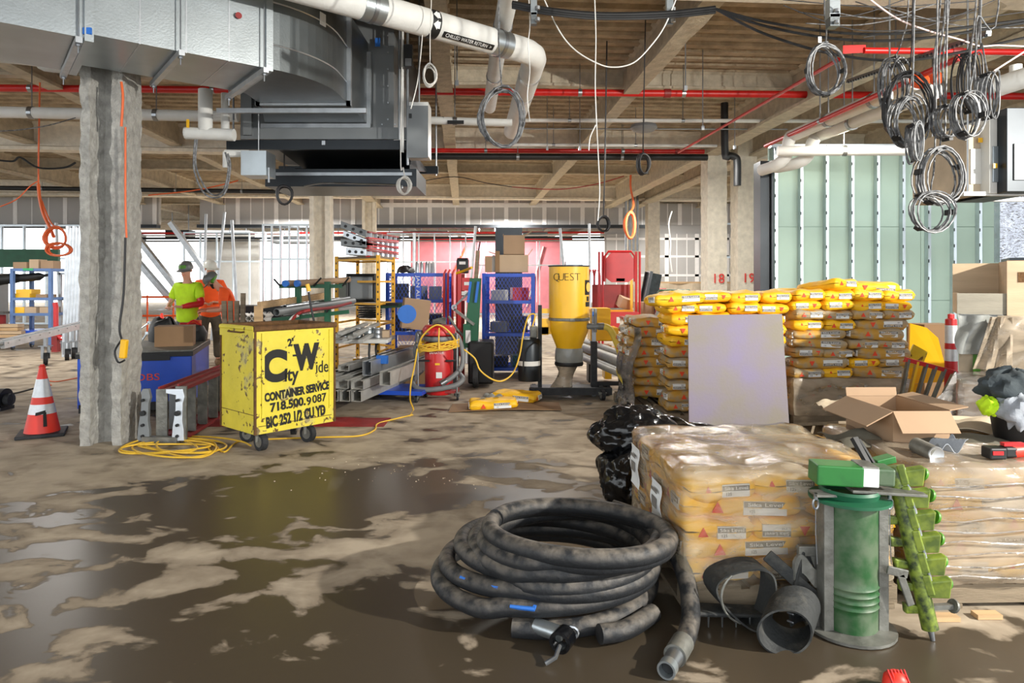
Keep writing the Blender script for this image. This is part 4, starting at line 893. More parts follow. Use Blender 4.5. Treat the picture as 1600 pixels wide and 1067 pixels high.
def floor_cord(label, pts, r, mt, sm=6, name='power_cord', z=None):
    P = []
    for i, (x, y) in enumerate(pts): P.append(FL(x, y, r*1.1+(z or 0)*(i % 2)))
    return tag(MB().tube(P, r, 6, sm=sm).build(name, mt, smooth=True), label, 'cord')
floor_cord('orange cord curving on the floor between cone and column', [(75, 598), (80, 602), (74, 595), (90, 596), (122, 590)], .008, 'cord_orange')
# blue shelf cart
t = thing('shelf_cart', 'blue metal shelf cart loaded with timber and cartons', 'shelf', (-10.55, 15.3, 0))
for x in (-.42, .42):
    for y in (-.3, .3): B((x, y, .92), (.07, .07, 1.72)).build('post', 'blue_pale', t)
for z in (.4, .78, 1.12, 1.76): B((0, 0, z), (.9, .68, .06)).build('shelf', 'blue_pale' if z > .5 else 'blue', t)
for x in (-.42, .42):
    for y in (-.3, .3): caster(t, (x, y, .1), .05)
B((-.05, -.345, 1.77), (.22, .006, .05)).build('label_strip', 'green_glow', t)
cx, cy = -10.55, 15.3
k = 0
for (dx, z, sx_, sz, mt, lb) in ((-.28, 1.79, .3, .14, 'card', 'open carton on top left of the shelf cart'), (.02, 1.79, .2, .2, 'card_pale', 'tilted carton on top middle of the shelf cart'), (.3, 1.79, .26, .17, 'card', 'carton on top right of the shelf cart'), (-.22, 1.15, .36, .09, 'yellow_paint', 'yellow packet lower one on the second shelf of the cart'), (-.2, 1.24, .34, .09, 'yellow_paint', 'yellow packet upper one on the second shelf of the cart'), (.2, 1.15, .25, .07, 'card', 'flat carton on the second shelf of the cart'), (-.3, .81, .2, .13, 'yellow_paint', 'yellow carton leftmost on the third shelf of the cart'), (-.04, .81, .27, .13, 'card_pale', 'middle carton on the third shelf of the cart'), (.27, .81, .23, .13, 'card_pale', 'right carton on the third shelf of the cart')):
    carton(lb, (cx+dx, cy-.12, z), (sx_, .3, sz), random.uniform(-.1, .1), mt, grp=None, tape=False)
for i in range(7):
    o = B((cx-.75+.05*(i % 2)+(.35 if i > 3 else 0), cy-.42, .32+.075*(i % 4)), (1.1 if i < 4 else .5, .2, .065), rm(0, 0, .05*(i % 3))).build('timber_plank', ('wood', 'plywood')[i % 2], None)
    tag(o, 'timber plank '+('lowest', 'second', 'third', 'topmost')[i % 4]+' in the '+('left' if i < 4 else 'right')+' pile behind the rolling rack', 'plank', 'timber planks by the shelf cart')
t = thing('black_bag', 'long black bag lying across the top shelf of the cart', 'bag', (cx-.4, cy-.1, 1.5)); MB().tube([(-.6, 0, 0), (-.3, 0, .06), (.3, 0, .10), (.7, 0, .16)], [.05, .12, .09, .03], 10, sm=4).build('bag_body', 'black', t, True)
t = thing('steel_shelving', 'dark steel shelving with mixed tools next to the near column', 'shelf', (-9.8, 15.6, 0))
for x in (-.35, .45):
    for y in (-.25, .25): B((x, y, .85), (.05, .05, 1.7)).build('post', 'steel', t)
for z in (.35, 1.1, 1.68): B((.05, 0, z), (.9, .55, .04)).build('shelf', 'steel', t)
tag(MB().cyl((-10.0, 15.4, 1.55), (-9.55, 15.4, 1.55), .12, n=18).build('gas_cylinder', 'galv', smooth=True), 'grey cylinder with blue label on the steel shelving', 'cylinder'); B((-9.75, 15.28, 1.57), (.22, .02, .12)).build('label_panel', 'label_blue', SC.objects['gas_cylinder'])
t = thing('red_vise', 'bright red pipe stand beside the near column', 'stand', (-9.75, 14.6, 0)); MB().tube([(0, 0, .35), (0, 0, .95), (-.02, 0, 1.05)], .05, 8).build('post', 'red', t, True); MB().tube([(-.02, 0, .4), (.1, 0, .3), (.25, 0, .28)], .05, 8, sm=3).build('arm', 'red', t, True); B((0, 0, .17), (.12, .12, .34)).build('foot', 'red_dark', t)
for i in range(5):
    a0 = W(95+i*5, 352+3*(i % 2), 13.5); tag(MB().cyl((a0.x, 13.6, .0), (a0.x+.02, 13.7, a0.z), .045, n=10).build('steel_pole', 'alu', smooth=True), ORD[i]+' one of the steel poles left of the near column', 'pole', 'steel poles by the column')
# rolling conveyor rack
t = thing('rolling_rack', 'long low aluminium rolling rack crossing at the left', 'rack', (-8.5, 12, 0))
A0 = Vector((-8.6, 10.2, .50)); A1 = Vector((-9.1, 14.4, .52))
A0 = W(-30, 548, 10.6); A1 = W(126, 506, 13.6); A0.z = .47; A1.z = .66
off = Vector((.0, .45, 0))
for q in (0, 1):
    MB().bar(A0+off*q, A1+off*q, .06, .11).build('side_rail', 'alu', t, world=True); MB().bar(A0+off*q+Vector((0, -.035, .02)), A1+off*q+Vector((0, -.035, .02)), .02, .02).build('rail_lip', 'steel', t, world=True)
for i in range(10): MB().cyl(A0.lerp(A1, (i+.5)/10)+Vector((0, .03, .02)), A0.lerp(A1, (i+.5)/10)+off+Vector((0, -.03, .02)), .04, n=8).build('roller', 'unit_grey', t, True, world=True)
for f in (.5, .74, .82):
    p = A0.lerp(A1, f)+off*.5; Mi = Vector((p.x+8.5, p.y-12, p.z-.05)); caster(t, (Mi.x, Mi.y, .34), .11, .6, 'rubber', 'steel'); MB().bar((Mi.x, Mi.y, .34), (Mi.x, Mi.y, Mi.z), .05).build('leg', 'steel', t)
# row of red trolley shapes far left
t = thing('red_cart', 'dark red cart low at the far left edge', 'cart', (-11.9, 14.8, 0)); B((0, 0, .62), (1.5, .5, .30)).build('tray', 'red_dark', t); B((0, -.0, .82), (1.6, .6, .05)).build('rim', 'dirty_steel', t)
for x in (-.6, .6): caster(t, (x, 0, .2), .1); B((x, 0, .34), (.08, .4, .3)).build('leg', 'red_dark', t)
t = thing('grey_locker', 'grey locker block standing at the far left', 'cabinet', (-13.6, 17, 0))
for i in range(3): B((-.6+i*.6, 0, .85), (.56, .5, 1.7)).build('locker', 'unit_grey', t); B((-.6+i*.6, -.255, .9), (.48, .01, 1.4)).build('door', 'dirty_steel', t)
B((-13.8, 19, 2.15), (2.4, .1, .5)).build('green_screen', 'green_dark'); tag(SC.objects['green_screen'], 'green board hung behind the shelf cart', 'board')
# jobsite box, things on it
jp = Vector((-4.45, 8.4, 0)); ja = .30
t = thing('jobsite_box', 'blue steel jobsite box behind the near column', 'tool box', tuple(jp), ja); SJ = (1.15, 1.55)
B((0, 0, .375), (SJ[0], SJ[1], .55)).build('box_body', 'blue', t, bevel=.01); B((0, 0, .675), (SJ[0]+.03, SJ[1]+.03, .05)).build('rim', 'black', t); B((0, 0, .71), (SJ[0]+.02, SJ[1]+.02, .02)).build('lid', 'dirty_steel', t, bevel=.005)
B((0, -SJ[1]/2+.05, .10), (SJ[0]-.04, .15, .09)).build('skid', 'black', t); B((0, SJ[1]/2-.2, .10), (SJ[0]-.04, .15, .09)).build('skid', 'black', t)
B((.10, -SJ[1]/2-.008, .64), (.5, .03, .06)).build('handle_recess', 'black', t)
for x in (-.5, -.05, .45): B((x, -SJ[1]/2+.1, .028), (.1, .1, .056)).build('foot', 'pvc_white', t)
text('lettering', 'JOBS', .11, 'logo_red', t, face_mat((.10, -SJ[1]/2-.004, .42), (1, 0, 0), (0, 0, 1)), .002, width=.30)
JT = lambda x, y, z=.72: Matrix.Translation(jp) @ Matrix.Rotation(ja, 4, 'Z') @ Vector((x, y, z))
carton('brown cardboard box on the blue jobsite box', JT(.30, -.1), (.42, .36, .24), ja+.05, 'card_dark', tape=False)
o = MB().sheet(lambda a, b: JT(.05, .55)+Vector((math.cos(a*2*PI)*(.17+.03*math.sin(a*17))*math.sin(b*PI*.5+.3), math.sin(a*2*PI)*.15*math.sin(b*PI*.5+.3), .3*math.cos(b*PI/2)+.02*math.sin(a*13+b*9))), 24, 8, .01).build('duffel_bag', 'black', smooth=True); tag(o, 'lumpy black bag on the blue jobsite box', 'bag')
rnd = random.Random(3)
for i in range(16):
    a = JT(-.35+rnd.uniform(-.08, .3), -.35+rnd.uniform(-.2, .25), .735+.012*i); b = a+Vector((rnd.uniform(-.12, .14), rnd.uniform(-.2, .2), rnd.uniform(.02, .2)))
    tag(MB().bar(a, b, .02, .012).box(b, (.035, .03, .03)).build('steel_clamp', 'stud' if i % 3 else 'unit_grey'), 'galvanised bracket in the loose heap on the blue jobsite box', 'bracket', 'galvanised brackets heaped on the jobsite box')
t = thing('black_toolbag', 'black wrapped tool bag behind the cardboard box', 'bag', tuple(JT(.42, .5))); MB().lathe([(0, 0), (.15, .0), (.17, .1), (.12, .2), (0, .22)], 12).build('bag_body', 'black', t, True); MB().tube([(-.1, 0, .2), (0, 0, .27), (.1, 0, .2)], .012, 6, sm=3).build('handle', 'red', t, True)
t = thing('red_power_tool', 'red power tool in front of the lime shirted man', 'tool', tuple(JT(.30, .95, .9))); B((0, 0, 0), (.24, .1, .08)).build('motor_housing', 'red', t, bevel=.02); B((.1, 0, .04), (.12, .06, .06)).build('handle', 'orange', t); B((0, 0, -.10), (.1, .1, .16)).build('battery', 'black', t)
for i, dx in enumerate((-.12, .0, .12, .2)): tag(MB().bar(W(352+i*9, 520, 8.6), W(350+i*10, 470-6*(i == 3)*2, 8.6), .055, .03).build('wooden_stake', 'wood_old'), ORD[i]+' wooden stake standing behind the yellow bin', 'stake', 'wooden stakes behind the bin')
# folding ladders lying on their sides
def lying_ladder(label, P, Q, h, steps, rail='red_dark', stepm='dirty_steel', wdt=.09, lean=0, ends=True):
    """ladder on its edge: rails P->Q at the floor and at height h"""
    P = Vector(P); Q = Vector(Q); t = thing('ladder', label, 'ladder', tuple(P)); d = (Q-P).normalized(); sd = Vector((-d.y, d.x, 0)); up = Vector((0, 0, 1))*math.cos(lean)+sd*math.sin(lean)
    for z in (.03, h): MB().bar(P+up*z, Q+up*z, wdt*.9 if True else .08, .032).build('rail', rail, t, world=True); MB().bar(P+up*(z+(.012 if z > .1 else -.0))+sd*wdt*.45, Q+up*(z+.012)+sd*wdt*.45, .012, .05).build('rail_flange', rail, t, world=True)
    L = (Q-P).length
    for i in range(steps):
        c = P+d*L*(i+.7)/steps; MB().bar(c+up*.05, c+up*(h-.02), .03, wdt, up=sd).build('step', stepm, t, world=True)
    if ends:
        MB().bar(P-d*.02+up*.0, P-d*.02+up*(h+.02), .10, .03, up=d).build('end_cap', 'dirty_steel', t, world=True)
    return t
LP = Vector((-3.10, 6.42, 0)); LQ = Vector((-3.30, 8.35, 0))
tl = lying_ladder('red fibreglass stepladder with perforated aluminium head lying by the yellow bin', LP, LQ, .50, 6)
lying_ladder('second red ladder section lying left of the first', LP+Vector((-.19, .02, .0)), LQ+Vector((-.17, 0, 0)), .47, 5, 'red_dark', 'steel')
for x, mt in ((.02, 'alu'), (-.30, 'unit_grey')):
    pl = MB().prism([(-.055, .02), (.055, .02), (.05, .12), (.035, .2), (.035, .36), (.05, .42), (.03, .5), (-.12 if x > 0 else -.02, .5), (-.12 if x > 0 else -.04, .46), (-.03, .44), (-.03, .3), (-.05, .15)], .05, face_mat((x-.02, -.05, 0), (1, .1, 0), (0, .08, 1))).build('end_plate', mt, tl, bevel=.004)
    for z in (.07, .17, .28, .40): MB().cyl((x-.02, -.112, z), (x-.02, -.08, z), .014 if z != .28 else .024, n=10).build('hole', 'black', pl, True)
MB().bar((-.32, -.08, .035), (.0, -.08, .03), .07, .06).build('foot_bar', 'dirty_steel', tl)
t = thing('red_tarp', 'dark red folded tarp under the bin and channels', 'tarp', FL(500, 662)); MB().sheet(lambda a, b: Vector((-1.4+a*2.1, -.15+b*.45, .05*math.sin(a*PI)*(1+.5*math.sin(a*25+b*9))*math.sin(b*PI)+.004)), 30, 8, .01).build('cloth', 'red_dark', t, True)
# yellow cords on the floor
rnd = random.Random(5)
P = []
for i in range(90):
    a = i*.42; cx_ = 262+36*math.sin(i*.09)+i*.25; rx_ = 62+22*math.sin(i*.31); ry_ = 11+4*math.cos(i*.23)
    P.append(FL(cx_+rx_*math.cos(a), 698+ry_*math.sin(a)+3*math.sin(i*.5), .01+.02*(i % 7)/7))
tag(MB().tube(P, .0085, 6, sm=3).build('extension_lead', 'cord_yellow', smooth=True), 'yellow extension cord heaped in loops beside the yellow bin', 'cord')
floor_cord('yellow cord running from the heap under the bin to its right', [(330, 690), (350, 706), (372, 690), (420, 686), (500, 683), (560, 681), (585, 672), (590, 662), (615, 655), (645, 648)], .008, 'cord_yellow')
# hanging yellow lamp/cord on the column
t = thing('cord_outlet', 'yellow cord with socket hung on the near column', 'socket', tuple(W(190, 545, 6.12)))
MB().box((.02, 0, 0), (.055, .05, .17), rm(0, .1, 0)).build('socket_body', 'yellow_paint', t, bevel=.01); MB().tube([(0, 0, .09), (-.03, .02, .2), (-.01, .05, .5), (0, .06, 1.0)], .01, 6, sm=4).build('cord', 'black', t, True)
MB().tube([(0, 0, .08), (-.06, 0, -.02), (-.03, 0, -.12), (.03, 0, -.10)], .009, 6, sm=4).build('flex', 'black', t, True); MB().tube([(.01, .06, 1.0), (0, .06, 1.3), (0, .06, 2.0)], .009, 6, sm=4).build('cord', 'cord_orange', t, True)
MB().tube([(-.02, .03, 2.0), (0, .02, 2.25), (-.02, .03, 2.4)], .011, 6, sm=4).build('cord', 'cord_orange', t, True)
# ---------------------------------------------------------------- yellow container bin
cA = Vector((-2.22, 5.90, 0)); ux = Vector((.66, .75, 0)).normalized(); uy = Vector((-.75, .66, 0)).normalized(); LX, LY = .80, .62
rzc = math.atan2(ux.y, ux.x); cc = cA+ux*LX/2+uy*LY/2
def yellow_mat():
    m = mat('bin_yellow', (224, 206, 62), .5, 0, .08, 5, .25, 14); nt = m.node_tree; N = nt.nodes; L = nt.links; p = N['Principled BSDF']
    src = p.inputs['Base Color'].links[0].from_socket; tc = [n for n in N if n.type == 'TEX_COORD'][0]
    a = N.new('ShaderNodeTexNoise'); a.inputs['Scale'].default_value = 22; a.inputs['Detail'].default_value = 7; L.new(tc.outputs['Object'], a.inputs['Vector'])
    b = N.new('ShaderNodeTexNoise'); b.inputs['Scale'].default_value = 4; b.inputs['Detail'].default_value = 5; L.new(tc.outputs['Object'], b.inputs['Vector'])
    s = N.new('ShaderNodeMath'); s.operation = 'ADD'; L.new(a.outputs['Fac'], s.inputs[0]); L.new(b.outputs['Fac'], s.inputs[1])
    r = N.new('ShaderNodeMapRange'); r.inputs[1].default_value = 1.16; r.inputs[2].default_value = 1.2; L.new(s.outputs[0], r.inputs[0])
    x = N.new('ShaderNodeMix'); x.data_type = 'RGBA'; x.inputs[7].default_value = lin((96, 66, 30)); L.new(src, x.inputs[6]); L.new(r.outputs[0], x.inputs[0])
    r2 = N.new('ShaderNodeMapRange'); r2.inputs[1].default_value = .60; r2.inputs[2].default_value = .68; L.new(b.outputs['Fac'], r2.inputs[0]); sc = N.new('ShaderNodeMath'); sc.operation = 'MULTIPLY'; sc.inputs[1].default_value = .6; L.new(r2.outputs[0], sc.inputs[0])
    y = N.new('ShaderNodeMix'); y.data_type = 'RGBA'; y.inputs[7].default_value = lin((190, 180, 130)); L.new(x.outputs[2], y.inputs[6]); L.new(sc.outputs[0], y.inputs[0]); L.new(y.outputs[2], p.inputs['Base Color'])
yellow_mat(); mat('rust', (104, 74, 44), .85, .2, .3, 20, .5, 40)
t = thing('container_bin', 'battered yellow steel container bin with stencilled lettering on casters', 'bin', tuple(cc), rzc); zb0, zt0 = .172, 1.09
for s in (-1, 1):
    B((0, s*(LY/2-.005), (zb0+zt0)/2), (LX, .01, zt0-zb0)).build('side_panel', 'bin_yellow', t); B((s*(LX/2-.005), 0, (zb0+zt0)/2), (.01, LY-.02, zt0-zb0)).build('side_panel', 'bin_yellow', t)
B((0, 0, zb0+.01), (LX-.02, LY-.02, .02)).build('floor_plate', 'rust', t)
for s in (-1, 1):
    MB().cyl((-LX/2-.015, s*LY/2, zt0), (LX/2+.015, s*LY/2, zt0), .026, n=12).build('rim_bar', 'rust', t, True); MB().cyl((s*LX/2, -LY/2, zt0), (s*LX/2, LY/2, zt0), .024, n=12).build('rim_bar', 'bin_yellow' if s < 0 else 'rust', t, True)
    for q in (-1, 1): MB().bar((s*(LX/2), q*(LY/2), zb0), (s*(LX/2), q*(LY/2), zt0), .018, .018).build('corner_weld', 'rust', t)
for x in (-LX/2+.07, LX/2-.05): MB().box((x, -LY/2-.006, .68), (.025, .012, .74)).build('stiffener', 'bin_yellow', t)
B((-LX/2-.008, 0, zt0-.03), (.016, LY, .10)).build('handle_plate', 'bin_yellow', t); MB().tube([(-LX/2-.02, -.16, zt0-.03), (-LX/2-.04, -.14, zt0-.035), (-LX/2-.04, .1, zt0-.035), (-LX/2-.02, .12, zt0-.03)], .008, 6).build('handle', 'rust', t, True)
B((0, -LY/2-.001, .24), (LX-.06, .004, .005)).build('fold_line', 'rust', t); B((-LX/2-.001, 0, .34), (.004, LY-.02, .005)).build('fold_line', 'rust', t)
fy = -LY/2-.003
def stencil(s, x, z, size, width, rot=-.02, bold=.004, name='stencil_lettering'):
    text(name, s, size, 'ink', t, face_mat((x, fy, z), (1, 0, rot), (0, 0, 1)), .0015, width=width, bold=bold)
stencil('C', -.22, .74, .36, .25, 0, .02); stencil('W', .10, .80, .30, .27, 0, .02)
stencil('ity', -.055, .66, .17, .14, 0, .004); stencil('ide', .265, .70, .16, .13, 0, .001)
stencil('-', -.02, .84, .1, .04); stencil("2'", -.06, .95, .09, .06, .1)
stencil('CONTAINER SERVICE', .015, .50, .10, .66, .06, .005); stencil('718.500.', -.085, .395, .105, .35, .05, .004); stencil('087', .235, .410, .105, .15, .05, .002); text('stencil_lettering', '6', .105, 'ink', t, face_mat((.125, fy, .405), (-1, 0, -.05), (0, 0, -1)), .0015, bold=.002); stencil('BIC 252 1/2 CU YD', .00, .275, .13, .60, .06, .006)
for x, y, a in ((-LX/2+.12, -LY/2+.12, .3), (LX/2-.22, -LY/2+.10, .5), (-LX/2+.2, LY/2-.12, .7), (LX/2-.14, LY/2-.14, -.4)): caster(t, (x, y, .166), .08, a-rzc*.3)
carton('cardboard tube edge and scrap boxes sticking out of the bin', tuple(cc+Vector((-.05, .1, .5))), (.3, .3, .5), .4, 'wood_old', tape=False, name='scrap_box')
# ---------------------------------------------------------------- middle ground
def bar_between(m, a, b, w_, h=None): return m.bar(a, b, w_, h)
# green rack with pipes behind the bin
t = thing('pipe_rack', 'green steel rack carrying long tubes behind the bin', 'rack', (-2.9, 8.8, 0))
for px in (466, 512):
    a = W(px, 440, 8.8); B((a.x, 8.8, .75), (.07, .07, 1.5)).build('post', 'green_dark', t, world=True)
MB().bar(W(437, 447, 8.8), W(535, 447, 8.8), .05).build('arm', 'green_dark', t, world=True); MB().bar(W(425, 500, 8.8), W(545, 487, 8.8), .05).build('arm', 'green_dark', t, world=True)
for a, b in (((428, 436), (438, 447)), ((490, 447), (502, 434)), ((535, 447), (545, 434)), ((510, 488), (519, 475))): MB().tube([W(*a, 8.75), W(*b, 8.75)], .012, 6).build('hook', 'black', t, world=True)
for a, b in (((437, 447)), ((512, 447))) if False else (): pass
def tube_thing(name, label, a, b, r, mt, cat='pipe', grp=None, inner=None, end=None):
    t = thing(name, label, cat, tuple(a), 0, grp); (MB().pipe(a, b, r, inner or r*.82) if end is None else MB().cyl(a, b, r, n=16)).build('tube', mt, t, True, world=True)
    if end: d = (Vector(b)-Vector(a)).normalized(); MB().cyl(Vector(a)-d*.012, Vector(a)+d*.03, r*1.04, n=16).build('end_cap', end, t, True, world=True)
    return t
tube_thing('cardboard_tube', 'brown cardboard tube with blue cap, left on the green rack', W(446, 443, 8.5), W(500, 440, 9.6), .04, 'card', end='label_blue')
tube_thing('cardboard_tube', 'brown cardboard tube with blue cap, right on the green rack', W(464, 443, 8.5), W(545, 437, 9.6), .04, 'card', end='label_blue')
tube_thing('steel_pipe', 'fat grey pipe with open end above the yellow bin', W(432, 488, 7.6), W(552, 470, 9.2), .043, 'unit_grey')
tube_thing('steel_pipe', 'thin grey pipe beside the fat one above the bin', W(441, 492, 7.7), W(552, 476, 9.2), .018, 'unit_grey')
tube_thing('steel_pipe', 'grey pipe lying highest on the rack above the bin', W(445, 480, 8.0), W(545, 466, 9.5), .03, 'steel')
tag(MB().bar(W(405, 477, 8.0), W(505, 462, 9.5), .05, .08).build('timber', 'wood'), 'pale timber leaning over the rack above the bin', 'timber')
tag(MB().bar(W(404, 505, 7.4), W(404, 478, 7.4), .08, .05).build('timber', 'wood'), 'upright timber stub behind the bin rim', 'timber')
t = thing('bolt_cutter', 'long handled tool with yellow grip standing in the bin', 'tool', tuple(W(484, 480, 7.2))); MB().tube([W(492, 508, 7.2), W(486, 480, 7.2), W(482, 456, 7.2)], .012, 8).build('handle', 'black', t, True, world=True); MB().cyl(W(483, 455, 7.2), W(480, 444, 7.2), .022).build('grip', 'yellow_paint', t, True, world=True)
tag(MB().tube([W(452, 505, 7.3), W(466, 490, 7.3), W(486, 484, 7.4), W(520, 480, 8), W(548, 473, 8.6)], .018, 8, sm=3).build('pole', 'red_dark', smooth=True), 'dark red bent pole across the rack above the bin', 'pole')
tag(MB().tube([W(450, 506, 7.3), W(458, 496, 7.3), W(466, 492, 7.3)], .02, 8, sm=3).build('hook_end', 'pvc_white', smooth=True), 'white curved hook end above the bin rim', 'hook')
t = thing('black_crate', 'black shipping case with white lettering behind the workers', 'case', (-4.9, 13.5, 0)); B((.05, 0, .82), (1.5, .7, .42)).build('case_body', 'unit_black', t, bevel=.02); B((.05, 0, .3), (1.5, .7, .6)).build('base', 'unit_black', t); text('lettering', 'AARCO', .13, 'white', t, face_mat((.06, -.356, .87), (1, 0, 0), (0, 0, 1)), .002)
t = thing('concrete_block_stack', 'hollow white block ends stacked behind the bin', 'block', (-4.7, 12.4, 0))
for i in range(5):
    for k in range(2): MB().pipe((-.25+i*.11, 0, .78+k*.09), (-.25+i*.11, .4, .78+k*.09), .045, .032, 4).build('block', 'pvc_white', t)
B((0, .2, .36), (.75, .5, .72)).build('support_box', 'card_dark', t)
# folding table with cans and channel lengths
t = thing('folding_table', 'grey folding table with black legs behind the bin', 'table', (-2.22, 9.18, 0), .04)
B((-.15, 0, .725), (1.5, .75, .05)).build('tabletop', 'pvc_white', t, bevel=.01)
for x in (-.6, .35):
    for s in (-1, 1): MB().tube([(x, s*.28, .70), (x, s*.28, .42), (x+.12*(-1 if x < 0 else 1), s*.33, .3), (x+.14*(-1 if x < 0 else 1), s*.33, 0)], .015, 8, sm=2).build('leg', 'black', t, True)
    MB().tube([(x, -.28, .3), (x, .28, .3)], .012).build('stretcher', 'black', t)
for i, px in enumerate((546, 560, 576, 590)):
    t = thing('metal_can', ORD[i]+' of four shiny cans on the folding table', 'can', tuple(W(px, 520, 9.1)), 0, 'cans on the folding table'); t.location.z = .752; r = .062
    MB().lathe([(0, 0), (r, 0), (r*1.03, .006), (r, .012), (r, .06), (r*1.03, .064), (r, .07), (r, .122), (r*1.03, .128), (r, .135), (r*.95, .132), (0, .132)], 20).build('can_body', 'steel' if i % 2 else 'galv', t, True)
for i in range(7):
    k = i//2; tag(MB().bar(W(515+8*i, 530-5*(i % 3)+k*1, 8.6), W(560+6*i, 514-4*(i % 3), 9.5), .06, .04).build('steel_channel', 'alu_dirty'), 'steel channel in the bundle resting on the folding table', 'channel', 'channels bundled on the folding table')
carton('yellow plastic crate left under the scaffold', (-2.15, 10.6, 0), (.55, .4, .33), 0, 'yellow_paint', name='crate', tape=False); carton('yellow plastic crate right under the scaffold', (-1.6, 10.7, 0), (.5, .4, .36), .05, 'yellow_paint', name='crate', tape=False)
# stacked aluminium profiles
def profile(label, x, y, z, L, w_, h_, mt='alu_dirty', dx=.05, dz=0, grp='aluminium channels stacked on the dolly', rz=0):
    a = Vector((x, y, z)); t = thing('metal_channel', label, 'channel', tuple(a), -math.atan(.22)+dx, grp); th = .006
    B((0, L/2, -h_/2+th/2), (w_, L, th)).build('web', mt, t)
    for s in (-1, 1): B((s*(w_/2-th/2), L/2, 0), (th, L, h_-2*th)).build('side_flange', mt, t); B((s*(w_/2-.018), L/2, h_/2-th/2), (.034, L, th)).build('lip', mt, t)
    return t
rnd = random.Random(11)
for i in range(6): profile(ORD[i]+' channel in the bottom row of the aluminium stack', -2.42+i*.135, 7.75-.02*i, .215, 2.3+rnd.uniform(-.2, .2), .12, .12)
for i in range(4): profile(ORD[i]+' channel in the second row of the aluminium stack', -2.30+i*.185, 7.85-.05*i, .335, 2.5, .15, .10)
profile('topmost pale channel on the aluminium stack', -1.72, 8.1, .47, 1.9, .11, .17, 'alu'); profile('brown stained channel at the right of the aluminium stack', -1.44, 7.75, .40, 2.2, .13, .16, 'alu_dirty')
profile('channel lying left on top of the aluminium stack', -2.05, 8.3, .45, 2.2, .14, .07, 'alu_dirty')
B((-1.60, 8.42, .54), (.14, .05, .10), rm(0, 0, -.2)).build('blue_tape_band', 'label_blue'); tag(SC.objects['blue_tape_band'], 'blue tape band around the topmost channel', 'tape')
t = thing('dolly', 'low dark dolly carrying the aluminium channels', 'dolly', (-1.75, 8.75, 0), -.15); B((.1, 0, .13), (1.2, .6, .05)).build('deck', 'blue', t); 
for x in (-.4, .6):
    for y in (-.2, .25): caster(t, (x, y, .10), .045)
tag(B(W(560, 577, 9.2), (.07, .07, .2)).build('stake_pocket', 'green_dark'), 'short green stake post among the channels', 'stake')
# baker scaffold with bundle on top
t = thing('scaffold', 'yellow rolling scaffold tower with ladders stacked on top', 'scaffold', (-2.25, 10.2, 0)); sx0, sx1, sy0, sy1 = W(526, 0, 10.2).x, W(591, 0, 10).x, 10.0, 10.9
xs = ((W(526, 0, 10.3).x, 10.3), (W(591, 0, 9.7).x, 9.7), (W(559, 0, 11.2).x, 11.2), (W(614.5, 0, 10.6).x, 10.6))
for x, y in xs:
    B((x, y, .98), (.05, .05, 1.8)).build('post', 'scaffold_yellow', t, world=True); caster(t, (x+2.25, y-10.2, .1), .05)
    h = MB()
    for k in range(16): h.box((x, y-.027, .2+k*.105), (.018, .004, .03))
    h.build('pin_hole', 'unit_black', t, world=True)['kind'] = 'stuff'
for i, j in ((0, 1), (2, 3), (1, 3), (0, 2)):
    for z in ((1.82, 1.5, 1.18, .88, .5) if (i, j) != (0, 1) else (1.82, 1.5, 1.18)): MB().bar((xs[i][0], xs[i][1], z), (xs[j][0], xs[j][1], z), .03).build('rung', 'scaffold_yellow', t, world=True)
MB().slab([Vector((x, y, 1.84)) for x, y in (xs[0], xs[1], xs[3], xs[2])], [Vector((x, y, 1.87)) for x, y in (xs[0], xs[1], xs[3], xs[2])]).build('platform', 'wood_old', t, world=True)
def tote(label, loc, s, rz, mt):
    t = thing('plastic_tote', label, 'tote', loc, rz); x, y, z = s
    MB().lathe([(.38, 0), (.46, .05), (.5, .9), (.53, .92), (.53, .98), (.47, 1), (.44, .1), (0, .06)], 4, (0, 0, 0), Matrix.Rotation(PI/4, 3, 'Z')).build('tote_body', mt, t, bevel=.02).scale = (x*1.4, y*1.4, z); return t
t = thing('black_tub', 'dark grey mixing tub propped on its side on the scaffold', 'tub', tuple(W(565, 450, 10.0)))
MB().box((0, 0, 0), (.36, .06, .34)).build('tub_bottom', 'unit_grey', t, bevel=.05); MB().tube([(-.2, -.03, -.19), (.2, -.03, -.19), (.2, -.03, .19), (-.2, -.03, .19)], .028, 8, closed=True).build('rim', 'black', t, True); MB().tube([(-.19, -.0, -.18), (.19, -.0, -.18), (.19, .0, .18), (-.19, .0, .18)], .022, 8, closed=True).build('side', 'black', t, True)
B((0, .12, 0), (.34, .2, .32)).build('tub_wall', 'black', t, bevel=.04)
t = thing('plastic_bin', 'green tinted plastic bin behind the black tub', 'bin', tuple(W(540, 455, 10.6))); B((0, 0, 0), (.22, .3, .3)).build('bin_body', 'green_dark', t, bevel=.03); B((0, -.14, .0), (.15, .05, .2)).build('bin_window', 'glass_bottle', t)
t = thing('scaffold_plank', 'plank resting across the scaffold middle rung', 'plank', tuple(W(575, 472, 10))); MB().bar(W(520, 475, 10.3), W(625, 475, 10.2), .3, .04).build('board', 'black', t, world=True); MB().bar(W(595, 479, 10.2), W(630, 477, 10.2), .2, .05).build('board', 'green_dark', t, world=True)
t = thing('wire_spool', 'coiled black wire spool low on the scaffold', 'spool', tuple(W(578, 486, 10.4)))
for k in range(6): MB().tube([Vector((.17*math.cos(a*PI/8), .12*math.sin(a*PI/8), -.09+k*.035)) for a in range(16)], .014, 6, closed=True).build('wire_loop', 'cable_dark', t, True)
carton('flat tan carton on the folding table end', (-1.80, 9.2, .755), (.3, .2, .09), .1, 'card_pale', tape=False)
